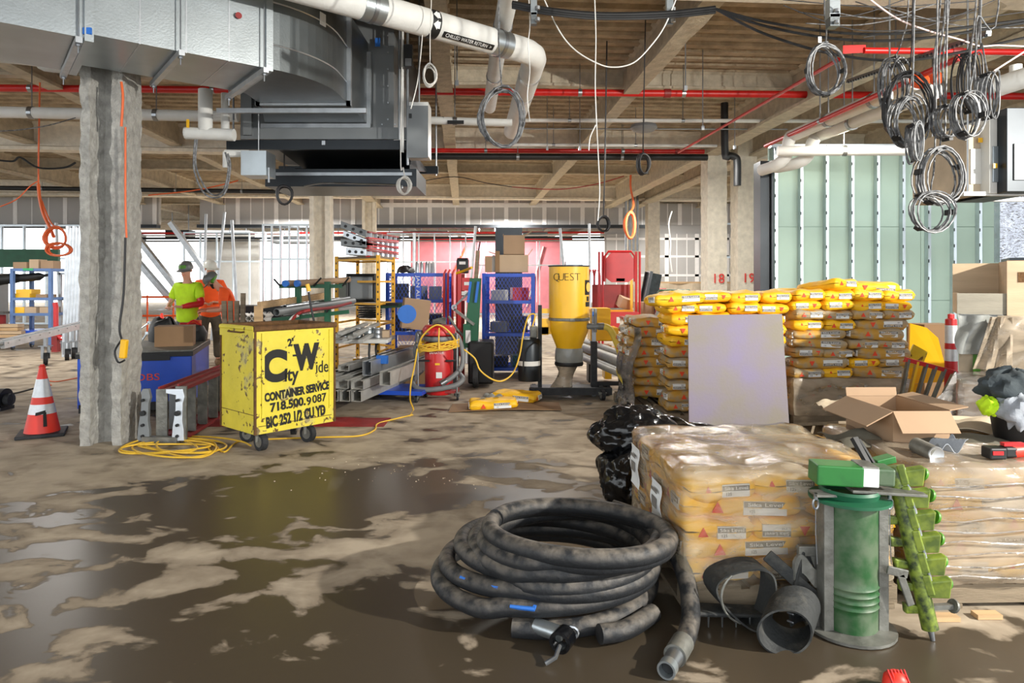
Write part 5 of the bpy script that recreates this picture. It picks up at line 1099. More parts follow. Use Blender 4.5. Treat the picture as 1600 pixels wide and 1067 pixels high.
# bundle of ladders/platform frames on the scaffold
for i in range(4):
    a = W(536-4*(i % 2)+(4 if i == 0 else 0), 398-14*i, 9.7); b = W(572, 400-13*i+(10 if i > 1 else 0), 9.7)
    t = thing('step_frame', NTH[i]+' from the bottom of the grey step platform ends on the scaffold', 'platform', tuple(a), 0, 'step platforms on the scaffold')
    dd_ = (b-a).normalized(); up = Vector((0, 0, 1)); pr = MB().slab([a, b, b+Vector((0, .5, 0)), a+Vector((0, .5, 0))], [a+up*.10, b+up*.10, b+up*.1+Vector((0, .5, 0)), a+up*.1+Vector((0, .5, 0))]).build('frame_body', 'unit_grey' if i % 2 else 'alu', t, world=True, bevel=.008)
    for f in (.2, .5, .8): MB().cyl(a.lerp(b, f)+Vector((0, -.01, .05)), a.lerp(b, f)+Vector((0, .01, .05)), .022, n=10).build('hole', 'black', t, world=True)
    t = thing('ladder', NTH[i]+' from the bottom of the red ladders bundled on the scaffold', 'ladder', tuple(b), 0, 'red ladders on the scaffold')
    e0 = b+Vector((0, .08, 0)); e1 = W(621, 404-9*i, 11.2)
    for s in (0, .085): MB().bar(e0+up*s, e1+up*s*.8, .05, .022).build('rail', 'red_dark' if s else 'red', t, world=True)
    for k in range(6): MB().bar(e0.lerp(e1, (k+.5)/6), e0.lerp(e1, (k+.5)/6)+up*.08, .05, .02).build('step', 'alu', t, world=True)
# mesh cages
def cage(label, cx, cy, w_, d_, z1, rz, posts_x=(), loads=True, mesh_n=1):
    t = thing('mesh_cage', label, 'cage', (cx, cy, 0), rz); fr = .055; z0 = .14
    for x in (-w_/2, w_/2):
        for y in (-d_/2, d_/2): B((x, y, (z0+z1)/2), (fr, fr, z1-z0)).build('post', 'blue', t); caster(t, (x*.9, y*.9, .12), .05)
    for z in (z0, z0+(z1-z0)*.36, z0+(z1-z0)*.70, z1-.03):
        for y in (-d_/2, d_/2): B((0, y, z), (w_-fr, .035, .05)).build('rail', 'blue', t)
        for x in (-w_/2, w_/2): B((x, 0, z), (.035, d_-fr, .05)).build('rail', 'blue', t)
        if z < z1-.1: B((0, 0, z), (w_, d_, .012)).build('shelf', 'blue', t)
    for x in posts_x: B((x, -d_/2-.01, (z0+z1)/2), (.09, .05, z1-z0)).build('centre_post', 'blue', t)
    def lattice(n0, axis, c):
        m = MB(); p = .058; L = w_ if axis == 'x' else d_; nx = int(L/p); nz = int((z1-z0)/p)
        for s in (1, -1):
            k = -nz
            while k < nx:
                # diagonal strand from (k,0) with slope s
                a0, z_0, a1, z_1 = k*p, 0.0, (k+nz*.6)*p, (z1-z0)
                if s < 0: a0, a1 = a1, a0
                # clip
                def cl(u0, v0, u1, v1):
                    du, dv = u1-u0, v1-v0; t0, t1 = 0, 1
                    for pp_, q in ((-du, u0), (du, L-u0)):
                        if abs(pp_) < 1e-9: continue
                        r = q/pp_
                        if pp_ < 0: t0 = max(t0, r)
                        else: t1 = min(t1, r)
                    return (u0+du*t0, v0+dv*t0, u0+du*t1, v0+dv*t1) if t0 < t1 else None
                q = cl(a0, z_0, a1, z_1)
                if q:
                    if axis == 'x': m.bar((q[0]-L/2, c, z0+q[1]), (q[2]-L/2, c, z0+q[3]), .008, .004)
                    else: m.bar((c, q[0]-L/2, z0+q[1]), (c, q[2]-L/2, z0+q[3]), .004, .008)
                k += 1
        o = m.build('wire_mesh', 'blue_pale' if False else 'blue', t); o['kind'] = 'stuff'; return o
    lattice(0, 'x', -d_/2); lattice(0, 'x', d_/2); lattice(0, 'y', -w_/2); lattice(0, 'y', w_/2)
    return t
def at_cage(px, w_px, Y): a = W(px, 0, Y); return a.x+w_px/2*Y/FP
Yc = 10.6
t = cage('left blue mesh cage with white lettered centre post', W(651, 0, 10.8).x, 11.2, .93, .75, 1.64, 0, (.02,))
text('lettering', 'JAN ALIBAMI', .075, 'white', t, face_mat((.02, -.412, 1.28), (0, .0, -1), (1, 0, 0)), .002, width=.62)
cX = W(796, 0, 10.6).x; t = cage('right blue mesh cage stacked with open cartons', cX, 10.95, .76, .7, 1.63, -.05)
rnd = random.Random(21)
for i in range(9):
    z = (.16, .70, 1.19)[i//3]; carton(ORD[i % 3]+' item on the '+('bottom', 'middle', 'upper')[i//3]+' shelf inside the left cage', (W(651, 0, 10.8).x-.28+.27*(i % 3), 11.15, z), (.2, .3, .18+.1*rnd.random()), rnd.uniform(-.2, .2), ('pvc_white', 'card_dark', 'unit_grey', 'black')[rnd.randrange(4)], tape=False, grp='items in the left cage', name='stored_item')
for i in range(6):
    z = (.16, .70, 1.19)[i//2]; carton(('left', 'right')[i % 2]+' item on the '+('bottom', 'middle', 'upper')[i//2]+' shelf inside the right cage', (cX-.16+.32*(i % 2), 10.95, z), (.26, .3, .16+.12*rnd.random()), rnd.uniform(-.2, .2), ('black', 'green_dark', 'unit_grey', 'black', 'pvc_white', 'red')[i], tape=False, grp='items in the right cage', name='stored_item')
carton('open carton with flaps topmost on the right cage', (cX+.07, 10.9, 1.93), (.33, .33, .30), .03, 'card', flaps=(('E', 60, .14), ('W', 8, .02)))
carton('wide open carton directly on the right cage', (cX+.07, 10.9, 1.65), (.46, .38, .27), -.02, 'card_pale', flaps=(('E', 35, .12), ('W', 70, .18)))
carton('tall narrow carton at the left on the right cage', (cX-.33, 10.85, 1.65), (.11, .3, .25), 0, 'card', tape=False)
carton('slim carton standing between the cartons on the right cage', (cX-.19, 10.85, 1.65), (.07, .3, .33), 0, 'card_dark', tape=False)
tag(MB().lathe([(0, 0), (.04, 0), (.04, .22), (.015, .27), (0, .27)], 14, (cX-.25, 10.8, 1.65)).build('spray_can', 'pvc_white', smooth=True), 'white can between the cartons on the right cage', 'can')
for i, px in enumerate((652, 659, 667, 672, 677)): tag(MB().lathe([(0, 0), (.028, 0), (.028, .15), (.012, .18), (0, .185)], 12, (W(px, 0, 11).x, 11.0, 1.64)).build('spray_can', 'galv' if i < 3 else 'pvc_white', smooth=True), ORD[i]+' of the spray cans on the left cage', 'can', 'spray cans on the left cage')
t = thing('crumpled_bag', 'crumpled dark bag lying on the left cage', 'bag', (W(632, 0, 11).x, 11.1, 1.65)); MB().sheet(lambda a, b: Vector((math.cos(a*2*PI)*(.13+.03*math.sin(a*19))*math.sin(b*1.6), math.sin(a*2*PI)*.13*math.sin(b*1.6), .1*math.cos(b*1.57)+.015*math.sin(a*23+b*7))), 24, 6, .006).build('bag_body', 'black', t, True)
carton('brown carton with big blue disc print leaning left of the vacuum', tuple(W(646, 508, 9.6)), (.36, .3, .42), .25, 'card', tape=False, name='printed_carton', tilt=(0, .12))
o = [x for x in SC.objects if x.name.startswith('printed_carton')][0]; tag(MB().cyl((-.13, -.153, .20), (-.13, -.150, .20), .13, n=20).build('blue_disc', 'label_blue', o), None)
o.location.z -= .05
carton('open battered carton under the blue printed one', tuple(FL(642, 560)+Vector((0, .1, .35))), (.5, .42, .38), .1, 'card', flaps=(('S', 20, .1), ('W', 30, .12))); carton('dark wrapped bundle under the battered carton', tuple(FL(640, 610)+Vector((0, .6, 0))), (.5, .45, .55), .05, 'card_dark', tape=False, name='bundle')
# vacuum
vp = FL(686, 622); t = thing('vacuum_cleaner', 'red drum vacuum with wound yellow cord and grey hose', 'vacuum', tuple(vp))
MB().lathe([(0, .06), (.16, .06), (.175, .08), (.18, .18), (.185, .6), (.175, .63), (.18, .66), (.17, .72), (0, .74)], 28).build('drum', 'red', t, True)
MB().lathe([(.17, .0), (.21, .02), (.215, .09), (.18, .14), (0, .15)], 24, (0, 0, .80)).build('motor_head', 'red', t, True); MB().lathe([(.19, 0), (.20, .02), (.19, .06), (0, .06)], 24, (0, 0, .74)).build('head_ring', 'unit_grey', t, True)
for s in (-1, 1):
    MB().tube([(s*.245, -.17, .10), (s*.245, -.17, .78), (s*.22, -.17, .83), (0, -.17, .85)], .012, 8, sm=3).build('frame_tube', 'steel', t, True); B((s*.17, -.16, .50), (.14, .06, .02)).build('latch', 'black', t, bevel=.006); caster(t, (s*.25, -.14, .09), .04); caster(t, (s*.2, .18, .09), .05)
MB().tube([(-.245, -.18, .15), (.245, -.18, .15)], .01).build('cross_bar', 'steel', t); B((0, 0, .10), (.50, .3, .03)).build('base_plate', 'red_dark', t)
B((.02, -.186, .32), (.075, .006, .075)).build('sticker', 'paper', t); B((0, -.188, .46), (.06, .006, .025)).build('sticker', 'yellow_paint', t); text('lettering', 'ERMATOR', .04, 'white', t, face_mat((-.01, -.187, .60), (1, 0, 0), (0, 0, 1)), .001)
MB().tube([(-.16, 0, .80), (-.26, -.05, .84), (-.27, .0, .74), (-.30, -.05, .62), (-.28, 0, .5)], .032, 10, sm=5).build('hose', 'hose_grey', t, True)
MB().tube([(.12, .05, .83), (.24, -.05, .8), (.31, -.1, .6), (.30, -.14, .42), (.2, -.2, .31), (.09, -.24, .24)], .032, 10, sm=5).build('hose', 'hose_grey', t, True); MB().pipe((.12, -.235, .26), (.05, -.26, .22), .038, .03).build('hose_cuff', 'steel', t, True)
MB().tube([(.26, -.08, .33), (.32, -.2, .27), (.22, -.25, .20), (0, -.27, .16), (-.2, -.24, .15), (-.31, -.15, .2), (-.3, .05, .28), (-.25, .18, .33)], .033, 10, sm=5).build('hose', 'hose_grey', t, True)
rnd = random.Random(2); P = []
for i in range(140):
    a = i*2*PI/14; k = rnd.uniform(-.012, .012); P.append(Vector(((.255+k)*math.cos(a), -.06+(.17+k)*math.sin(a)-.06, .72+.045*math.sin(i*.7)+.03*math.cos(a*1)-.035*(math.sin(a) < 0)+k)))
MB().tube(P, .0085, 6, sm=3).build('cord', 'cord_yellow', t, True); MB().tube([(-.24, -.19, .68), (-.18, -.24, .82), (-.05, -.26, .94), (.05, -.26, .95), (.18, -.24, .84), (.25, -.19, .7)], .011, 6, sm=5).build('cord', 'cord_yellow', t, True)
MB().tube([(.03, -.26, .92), (.03, -.30, .8), (.03, -.31, .66)], .01, 6).build('cord', 'cord_yellow', t, True)
cable('yellow cord hanging from the vacuum down to the floor', [(652, 545, 8.0), (648, 570, 7.9), (642, 600, 7.8), (641, 625, 7.9), (646, 640, 8.0), (640, 650, 7.6)], .009, 'cord_yellow', 5, name='power_cord')
cable('yellow cord swinging from the vacuum to the dust extractor', [(725, 546, 8.3), (742, 560, 8.3), (750, 578, 8.3), (768, 592, 8.3), (785, 595, 8.4), (802, 582, 8.5), (812, 555, 8.6), (818, 520, 8.6), (826, 494, 8.6), (836, 492, 8.6), (832, 510, 8.6)], .010, 'cord_yellow', 5, name='power_cord')
t = thing('zip_tie_bundle', 'grey hose fittings on top of the vacuum', 'fitting', tuple(vp+Vector((.0, -.02, .95))))
for k in range(5): MB().tube([(-.08, 0, .012*k), (0, .02*k-.03, .03+.01*k), (.09, .01, .02*k)], .012, 6, sm=3).build('fitting', 'dirty_steel', t, True)
# green hoist
hp = (W(736, 0, 9.9).x, 9.9, 0); t = thing('material_hoist', 'dark green hoist with raised mast between the cages', 'hoist', hp)
MB().slab([Vector(p) for p in ((-.09, -.05, .62), (.10, -.05, .62), (.10, .08, .62), (-.09, .08, .62))], [Vector(p) for p in ((-.02, -.05, 1.55), (.15, -.05, 1.55), (.15, .08, 1.55), (-.02, .08, 1.55))]).build('mast', 'green_dark', t)
for x in (.0, .11): MB().bar((x-.04, -.08, 1.2), (x+.0, -.08, 1.5), .035, .05).build('slide_rail', 'label_blue', t)
MB().bar((.07, 0, 1.5), (.10, 0, 1.95), .06, .05).build('boom', 'wood_old', t); MB().bar((.10, 0, 1.9), (.13, 0, 2.08), .02).build('boom_tip', 'unit_black', t)
MB().bar((-.26, -.05, 1.12), (-.02, -.05, 1.35), .03).build('strut', 'unit_grey', t); MB().bar((-.24, -.05, 1.10), (.05, -.05, .88), .06, .04).build('strut', 'dirty_steel', t); MB().pipe((-.24, -.08, 1.13), (-.24, 0, 1.13), .04, .02).build('pulley', 'steel', t, True)
MB().tube([(-.32, -.06, 1.0), (-.2, -.1, .82), (-.1, -.1, .72)], .02, 6).build('chain', 'dirty_steel', t)
B((-.05, -.15, .62), (.10, .1, .55)).build('winch_housing', 'green_dark', t); B((-.03, -.205, .72), (.07, .01, .18)).build('sticker', 'paper', t); B((-.03, -.205, .45), (.07, .01, .22)).build('sticker', 'paper', t)
MB().cyl((-.30, -.15, .45), (-.18, -.15, .45), .26, n=24).build('cable_drum', 'rubber', t, True); MB().cyl((-.31, -.15, .45), (-.17, -.15, .45), .12, n=20).build('drum_hub', 'black', t, True)
MB().box((.15, 0, .35), (.36, .5, .6)).build('base_frame', 'black', t, bevel=.03); MB().cyl((.05, -.28, .18), (.12, -.28, .18), .17, n=24).build('wheel', 'rubber', t, True); MB().cyl((-.28, -.2, .1), (-.2, -.2, .1), .1, n=20).build('wheel', 'rubber', t, True)
t = thing('black_cap_bin', 'black plastic bin with white sticker above the red signs', 'bin', tuple(W(723, 416, 10.9))); B((0, 0, 0), (.19, .15, .23)).build('bin_body', 'black', t, bevel=.02); B((0, 0, .12), (.17, .13, .02)).build('lid', 'black', t, bevel=.005); B((0, -.078, .05), (.10, .006, .045)).build('sticker', 'paper', t); B((0, 0, -.93), (.06, .06, 1.62)).build('pole', 'red_dark', t)
t = thing('red_trolley', 'red tubular trolley frames with warning signs behind the hoist', 'trolley', (W(708, 0, 10.6).x, 10.6, 0))
for x in (-.14, -.08, -.01, .06): MB().tube([(x, 0, .1), (x, 0, 1.62), (x+.02, .1, 1.68)], .018, 8).build('frame_tube', 'red', t, True)
B((.10, -.02, 1.0), (.05, .08, 1.3)).build('post', 'red', t); B((.22, -.05, 1.46), (.16, .01, .20)).build('sign', 'red', t); B((.22, -.06, 1.47), (.09, .004, .05)).build('sign_oval', 'paper', t); B((.22, -.05, 1.32), (.17, .01, .06)).build('sign', 'paper', t); B((.22, -.05, 1.24), (.17, .01, .07)).build('sign', 'pink_board', t)
cable('yellow strap leading from the black bin to the hoist', [(713, 427, 10.5), (725, 423, 10.4), (737, 418, 10.2)], .02, 'yellow_paint', 3, name='strap')
tag(MB().box((W(795, 0, 14).x, 14, 1.3), (.55, .2, 2.6)).build('backing_board', 'unit_black'), 'dark grey board behind the cartons on the right cage', 'board')
# spilled bag on cardboard
t = thing('cardboard_sheet', 'flat cardboard sheet under the torn yellow bag', 'cardboard', tuple(FL(790, 640))); MB().sheet(lambda a, b: Vector((-.65+a*1.3, -.2+b*.5+.1*a, .012+.02*abs(math.sin(a*3)))), 8, 4, .006).build('sheet', 'card_dark', t)
# dust extractor
dp = Vector((W(889, 0, 8.9).x, 8.9, 0)); t = thing('dust_extractor', 'yellow hopper dust extractor with QUEST handwriting on a dolly', 'machine', tuple(dp))
MB().lathe([(.262, 1.02), (.262, 1.69)], 36).build('drum', 'yellow_paint', t, True)
MB().lathe([(.258, 1.0), (.255, .90), (.25, .86), (.17, .66), (.165, .62)], 36).build('hopper', 'yellow_paint', t, True)
MB().lathe([(.262, 1.69), (.272, 1.695), (.272, 1.71), (0, 1.72)], 36).build('lid', 'unit_black', t, True)
MB().lathe([(.262, .995), (.272, 1.0), (.272, 1.03), (.262, 1.035)], 36).build('clamp_ring', 'dirty_steel', t, True); B((.02, -.275, 1.015), (.06, .02, .04)).build('clamp_latch', 'dirty_steel', t); B((.06, -.02, 1.74), (.22, .2, .05)).build('vent', 'alu', t)
MB().lathe([(.17, .64), (.18, .6), (.185, .5), (.175, .46)], 24).build('collar', 'poly_grey', t, True); MB().lathe([(.185, .46), (.188, .43), (.18, .41)], 24).build('strap', 'black', t, True)
MB().sheet(lambda a, b: Vector((-.03-.05*b+math.cos(a*2*PI)*(.15-.06*math.sin(b*3)+.02*math.sin(a*19+b*5)), math.sin(a*2*PI)*(.13-.04*math.sin(b*3)), .43-.30*b)), 28, 8, .004).build('dust_bag', 'wrap_milky', t, True)
for s in (-1, 1): B((.0, 0, .10), (1.0, .5, .05)).build('dolly_frame', 'black', t) if s > 0 else B((0, -.24, .11), (1.05, .05, .09)).build('dolly_rail', 'rubber', t)
for x, y in ((.40, -.27), (-.42, -.27), (.52, .1), (-.45, .22)): caster(t, (x, y, .10), .068, .2)
B((-.38, -.02, .62), (.05, .08, 1.15)).build('upright', 'rubber', t); B((-.32, 0, 1.12), (.14, .1, .06)).build('bracket', 'yellow_paint', t); B((-.30, 0, .92), (.14, .1, .2)).build('bracket', 'yellow_paint', t); B((-.33, 0, .86), (.12, .1, .1)).build('bracket', 'yellow_paint', t)
B((.33, .05, .55), (.05, .06, 1.2)).build('upright', 'steel', t); B((.33, .05, .42), (.08, .09, .6)).build('upright_sleeve', 'rubber', t); B((.33, .05, 1.08), (.045, .07, .06)).build('marker_band', 'label_blue', t)
MB().cyl((.22, -.1, .925), (.40, -.12, .925), .038, n=16).build('outlet', 'unit_grey', t, True); MB().cyl((.36, -.12, .925), (.44, -.12, .925), .046, n=16).build('outlet_cuff', 'dirty_steel', t, True); MB().cyl((.33, -.12, .85), (.33, -.12, 1.15), .02, n=10).build('valve', 'unit_grey', t, True)
MB().lathe([(0, 0), (.14, 0), (.145, .03), (.145, .5), (.13, .54), (.05, .56), (0, .56)], 24, (-.52, -.05, .22)).build('filter_housing', 'unit_black', t, True); MB().lathe([(.147, .3), (.147, .36)], 24, (-.52, -.05, .12)).build('label_band', 'pvc_white', t, True)
MB().tube([(-.6, -.2, .35), (-.58, -.22, .6), (-.46, -.2, .72), (-.4, -.12, .7)], .01, 6, sm=4).build('hose', 'black', t, True); B((-.46, -.05, .85), (.1, .1, .16)).build('motor_cap', 'dirty_steel', t, bevel=.02)
sg = lambda ang, z, r=.2645: Vector((r*math.sin(ang), -r*math.cos(ang), z))
def curved(name, u0, u1, z0, z1, mt, r=.2645, par=None): return MB().sheet(lambda a, b: sg(u0+(u1-u0)*a, z0+(z1-z0)*b, r), 8, 2, .001).build(name, mt, par or t, True)
lb = curved('sticker', .80, 1.35, 1.33, 1.52, 'ink'); curved('sticker', .85, 1.3, 1.18, 1.24, 'ink'); curved('sticker', .95, 1.2, 1.25, 1.31, 'ink')
MB().lathe([(.045, 0), (.062, 0), (.062, .003), (.045, .003)], 20, sg(1.07, 1.43, .268), Matrix.Rotation(1.07, 3, 'Z') @ Matrix.Rotation(PI/2, 3, 'X')).build('sticker_ring', 'yellow_paint', lb)
for ch, u in zip('QUEST', (-.72, -.46, -.20, .06, .34)): text('handwriting', ch, .14, 'ink', t, face_mat(sg(u, 1.555, .2655), (math.cos(u), math.sin(u), 0), (0, 0, 1)), .001, bold=-.003)
o = tag(MB().tube([dp+Vector((.43, -.12, .925)), dp+Vector((.52, -.16, .88)), dp+Vector((.60, -.25, .68)), dp+Vector((.64, -.3, .5)), W(968, 580, 8.3), W(980, 600, 8.1), W(996, 612, 8.0), W(1010, 618, 7.9)], .042, 12, sm=6).build('flexible_hose', 'hose_yellow', smooth=True), 'yellow flexible hose from the extractor to the floor by the bags', 'hose')
t = thing('yellow_machine', 'bright yellow machine body behind the dust extractor', 'machine', (W(935, 0, 10.2).x, 10.3, 0)); B((.02, 0, .98), (.3, .4, .25)).build('box', 'yellow_paint', t, bevel=.01); B((.08, 0, .72), (.42, .4, .2)).build('housing', 'yellow_paint', t, bevel=.02); B((.05, 0, .45), (.5, .3, .12)).build('housing', 'yellow_paint', t); B((.14, 0, .3), (.1, .3, .5)).build('leg', 'yellow_paint', t); B((-.1, 0, .2), (.1, .3, .4)).build('leg', 'black', t)
# red material lift / gang frame
rx = W(966, 0, 11.4).x; t = thing('red_lift_frame', 'tall red panel frame with notched plate behind the extractor', 'frame', (rx, 11.4, 0))
for x in (-.32, -.26, .30, .36): MB().tube([(x, 0, .1), (x, 0, 2.0)], .02, 8).build('post', 'red', t, True)
pl = [(-.23, .0), (-.14, -.07), (.14, -.07), (.23, 0), (.23, .32), (.15, .42), (-.15, .42), (-.23, .32)]
MB().prism(pl, .02, face_mat((.02, -.03, 1.56), (1, 0, 0), (0, 0, 1))).build('plate', 'red', t)
MB().tube([(-.23, -.03, 1.5), (-.23, -.03, 1.92), (-.17, -.03, 2.0), (.21, -.03, 2.0), (.27, -.03, 1.92), (.27, -.03, 1.5)], .02, 8).build('loop_tube', 'red', t, True)
B((.03, -.045, 1.53), (.14, .01, .05)).build('label_plate', 'paper', t); B((.22, 0, 1.28), (.04, .04, .5)).build('yellow_post', 'yellow_paint', t); B((.0, 0, 1.0), (.5, .05, .06)).build('yellow_rail', 'yellow_paint', t)
B((.03, 0, .86), (.56, .4, .28)).build('bin', 'red', t); B((.04, -.205, .87), (.20, .01, .10)).build('label_plate', 'paper', t); B((-.05, .3, 1.25), (.7, .05, .4)).build('back_bin', 'red_dark', t)
carton('tilted carton inside the tall red frame', (rx+.1, 11.6, 1.06), (.2, .2, .18), .3, 'card', tape=False, tilt=(.3, .3)); carton('brown carton right of the red frame', (rx+.5, 11.8, .7), (.3, .3, .45), 0, 'card', tape=False)
t = thing('red_trolley', 'small red hooped trolley left of the red frame', 'trolley', (W(925, 0, 12).x, 12, 0))
for x in (-.06, .04): MB().tube([(x, 0, .5), (x, 0, 1.6), (x+.05, .0, 1.68), (x+.1, 0, 1.6), (x+.1, 0, .5)], .018, 8, sm=2).build('hoop', 'red', t, True)
t = thing('dark_board', 'dark boards leaning right of the red frame', 'board', (W(1005, 0, 12).x, 12, 0)); MB().bar((-.1, 0, .6), (.12, 0, 1.68), .3, .05).build('board', 'unit_black', t); MB().bar((-.0, .1, .6), (.2, .1, 1.65), .3, .05).build('board', 'cloth_dark', t)
t = thing('hand_truck', 'pale green tubular hand truck frame behind the bag stack', 'hand truck', (W(1052, 0, 11).x, 11, 0)); MB().tube([(-.26, 0, .3), (-.26, 0, 1.30), (-.22, 0, 1.36), (.26, 0, 1.36), (.30, 0, 1.3), (.3, 0, .3)], .018, 8).build('frame_tube', 'green_mach', t, True); MB().tube([(-.12, 0, 1.36), (-.12, 0, .3)], .014, 8).build('cross_tube', 'green_mach', t, True)
t = thing('clutter_crate', 'dark crate with red odds and ends on the hand truck', 'crate', (W(1062, 0, 11.4).x, 11.5, 0)); B((0, 0, .9), (.6, .4, .5)).build('crate_body', 'card_dark', t); B((.1, -.1, 1.2), (.2, .2, .1)).build('red_item', 'red', t)
t = thing('red_waste_bin', 'dark red waste bin behind the bag stack', 'bin', (W(1022, 0, 13).x, 13, 0)); B((0, 0, .7), (.4, .4, 1.35)).build('bin_body', 'red_dark', t, bevel=.02); B((-.05, 0, 1.5), (.12, .12, .25)).build('pink_wrap', 'pink_board', t, bevel=.03)
# white ladder leaning flat
t = thing('extension_ladder', 'long ladder on edge with red rails and white rungs', 'ladder', tuple(W(970, 500, 10.4)))
a0, a1 = W(971, 495, 10.4), W(1040, 519, 7.9); b0, b1 = W(966, 531, 10.4), W(1024, 560, 7.9)
MB().bar(a0, a1, .07, .03).build('rail', 'red_dark', t, world=True); MB().bar(b0, b1, .07, .03).build('rail', 'red_dark', t, world=True)
for i in range(11): MB().bar(a0.lerp(a1, (i+.4)/11), b0.lerp(b1, (i+.4)/11), .05, .03).build('rung', 'pvc_white', t, world=True)
for a in (a0, a0.lerp(a1, .5)): MB().bar((a.x, a.y, 0), a, .04).build('prop', 'steel', t, world=True)
t = thing('water_bottle', 'clear plastic water bottle standing on the ladder rail', 'bottle', tuple(W(1027, 511, 8.2))); MB().lathe([(0, 0), (.032, 0), (.034, .02), (.031, .08), (.034, .1), (.034, .15), (.012, .195), (.012, .21), (0, .21)], 16).build('bottle_body', 'glass_bottle', t, True); MB().cyl((0, 0, .205), (0, 0, .225), .015).build('cap', 'pvc_white', t)
tag(MB().bar(a0.lerp(a1, .45)+Vector((.03, 0, .03)), a1+Vector((.0, 0, .04)), .10, .03).build('cardboard_strip', 'card_pale'), 'folded cardboard strip lying on the ladder rail', 'cardboard')
# pipes
ends = [((1001, 577, 7.9), .062), ((1000, 595, 7.8), .06), ((984, 591, 8.0), .042), ((1010, 567, 8.2), .05), ((1012, 589, 8.2), .045)]
for i, (e, r) in enumerate(ends):
    a = W(*e); b = a+Vector((-.62, 3.1, .06)); tube_thing('steel_pipe', ('fat open ended pipe uppermost of the pile behind the yellow hose', 'fat open ended pipe at the pile foot', 'thin pipe leftmost in the pile', 'pipe at the far right top of the pile', 'lowest right pipe half behind the bags')[i], a, b, r, 'alu_dirty', grp='steel pipes piled behind the yellow hose')
t = thing('pipe_trestle', 'low black trestle under the pile of pipes', 'trestle', (W(985, 0, 9).x-.1, 9.0, 0)); B((0, 0, .16), (.7, .08, .05)).build('beam', 'black', t); B((-.3, 0, .07), (.05, .3, .14)).build('foot', 'black', t); B((.3, 0, .07), (.05, .3, .14)).build('foot', 'black', t)
# ---------------------------------------------------------------- cement bags
def bag_mesh(L, Wd, Hh, seed, mt='bag_yellow'):
    m = MB(); nu, nv = 20, 14; rn = seed*3.7
    def P(a, b, s):
        x = math.sin((a*2-1)*PI/2); y = math.sin((b*2-1)*PI/2)
        ex = 1-abs(x)**12; ey = 1-abs(y)**8
        th = Hh/2*(max(0, ex)**.40)*(max(0, ey)**.45)*(1-.10*x*x)
        q = Vector((x*L/2*(1-.05*abs(y)**4), y*Wd/2*(1-.06*abs(x)**6), s*th))
        n = noise.noise_vector(Vector((x*1.6+rn, y*1.4, s*1.1)))*.030+noise.noise_vector(Vector((x*5+rn, y*4, s)))*.010
        k = .35+.65*min(1, th/(Hh/2)); q += Vector((n.x*.6, n.y*.6, n.z*.8*k)); return q
    for s in (1, -1):
        m.sheet((lambda a, b, s=s: P(a, b if s > 0 else 1-b, s)), nu, nv)
    me = m.build('bag_body', mt, None, True); return me
BAGL, BAGW, BAGH = .57, .335, .122
def make_bag(seed, mt, printing):
    t = thing('cement_bag', 'x', 'bag')
    b = bag_mesh(BAGL, BAGW, BAGH, seed, mt); b.parent = t
    g = 'front'
    # prints on the long side (-y) and on the short end (-x, +x), and on top
    def side(cx, w_, z, h_, big, flip):
        q = B((cx, -BAGW/2+.006, z), (w_, .012, h_)); o = q.build('printed_label', 'paper', t); up = -1 if flip else 1
        s1 = B((cx, -BAGW/2-.001, z+up*h_*.27), (w_*.98, .004, h_*.42)).build('grey_band', 'bag_grey', o)
        text('lettering', 'Sika Level', h_*.36, 'white', o, face_mat((cx, -BAGW/2-.0035, z+up*h_*.27), (up, 0, 0), (0, 0, up)), .0005, width=w_*.8)
        text('lettering', '125', h_*.30, 'ink', o, face_mat((cx-w_*.3*up, -BAGW/2-.0005, z-up*h_*.25), (up, 0, 0), (0, 0, up)), .0005)
    f = printing == 'flip'
    side(.10, .20, 0, .062, 1, f)
    def tri(T, s): MB().prism([(-s, -s*.8), (s, -s*.8), (0, s)], .003, T).build('triangle_logo', 'logo_red', t)
    tri(face_mat((-.12, -BAGW/2-.002, .0), (1, 0, 0), (0, 0, -1 if f else 1)) if not f else face_mat((-.12, -BAGW/2-.002, 0), (-1, 0, 0), (0, 0, -1)), .028)
    # the short end
    for e in (-1, 1):
        X = e*(BAGL/2-.004); ax = (0, -e, 0) if e < 0 else (0, 1, 0)
        up = (0, 0, -1) if f else (0, 0, 1); axv = Vector((0, e, 0)) if not f else Vector((0, -e, 0))
        o = B((X, axv.y*.055, 0), (.016, .13, .056)).build('printed_label', 'paper', t)
        Te = face_mat((X+e*.009, axv.y*.055, .012*(-1 if f else 1)), axv, up)
        gb = MB().box((0, 0, 0), (.128, .024, .003)); gb.v = [tuple(Te @ Vector(v)) for v in gb.v]; gb.build('grey_band', 'bag_grey', o)
        text('lettering', 'Sika Level', .022, 'white', o, Te @ Matrix.Translation((0, 0, .002)), .0005, width=.11)
        text('lettering', '125', .02, 'ink', o, face_mat((X+e*.009, axv.y*.02, -.014*(-1 if f else 1)), axv, up), .0006)
        tri(face_mat((X+e*.003, -axv.y*.075, 0), axv, up), .024)
    return t
protos = [make_bag(1, 'bag_yellow', 'up'), make_bag(2, 'bag_yellow', 'flip'), make_bag(3, 'bag_dusty', 'up'), make_bag(4, 'bag_dusty', 'flip'), make_bag(5, 'bag_dusty', 'up'), make_bag(6, 'bag_yellow', 'up')]
used = set(); rnb = random.Random(4)
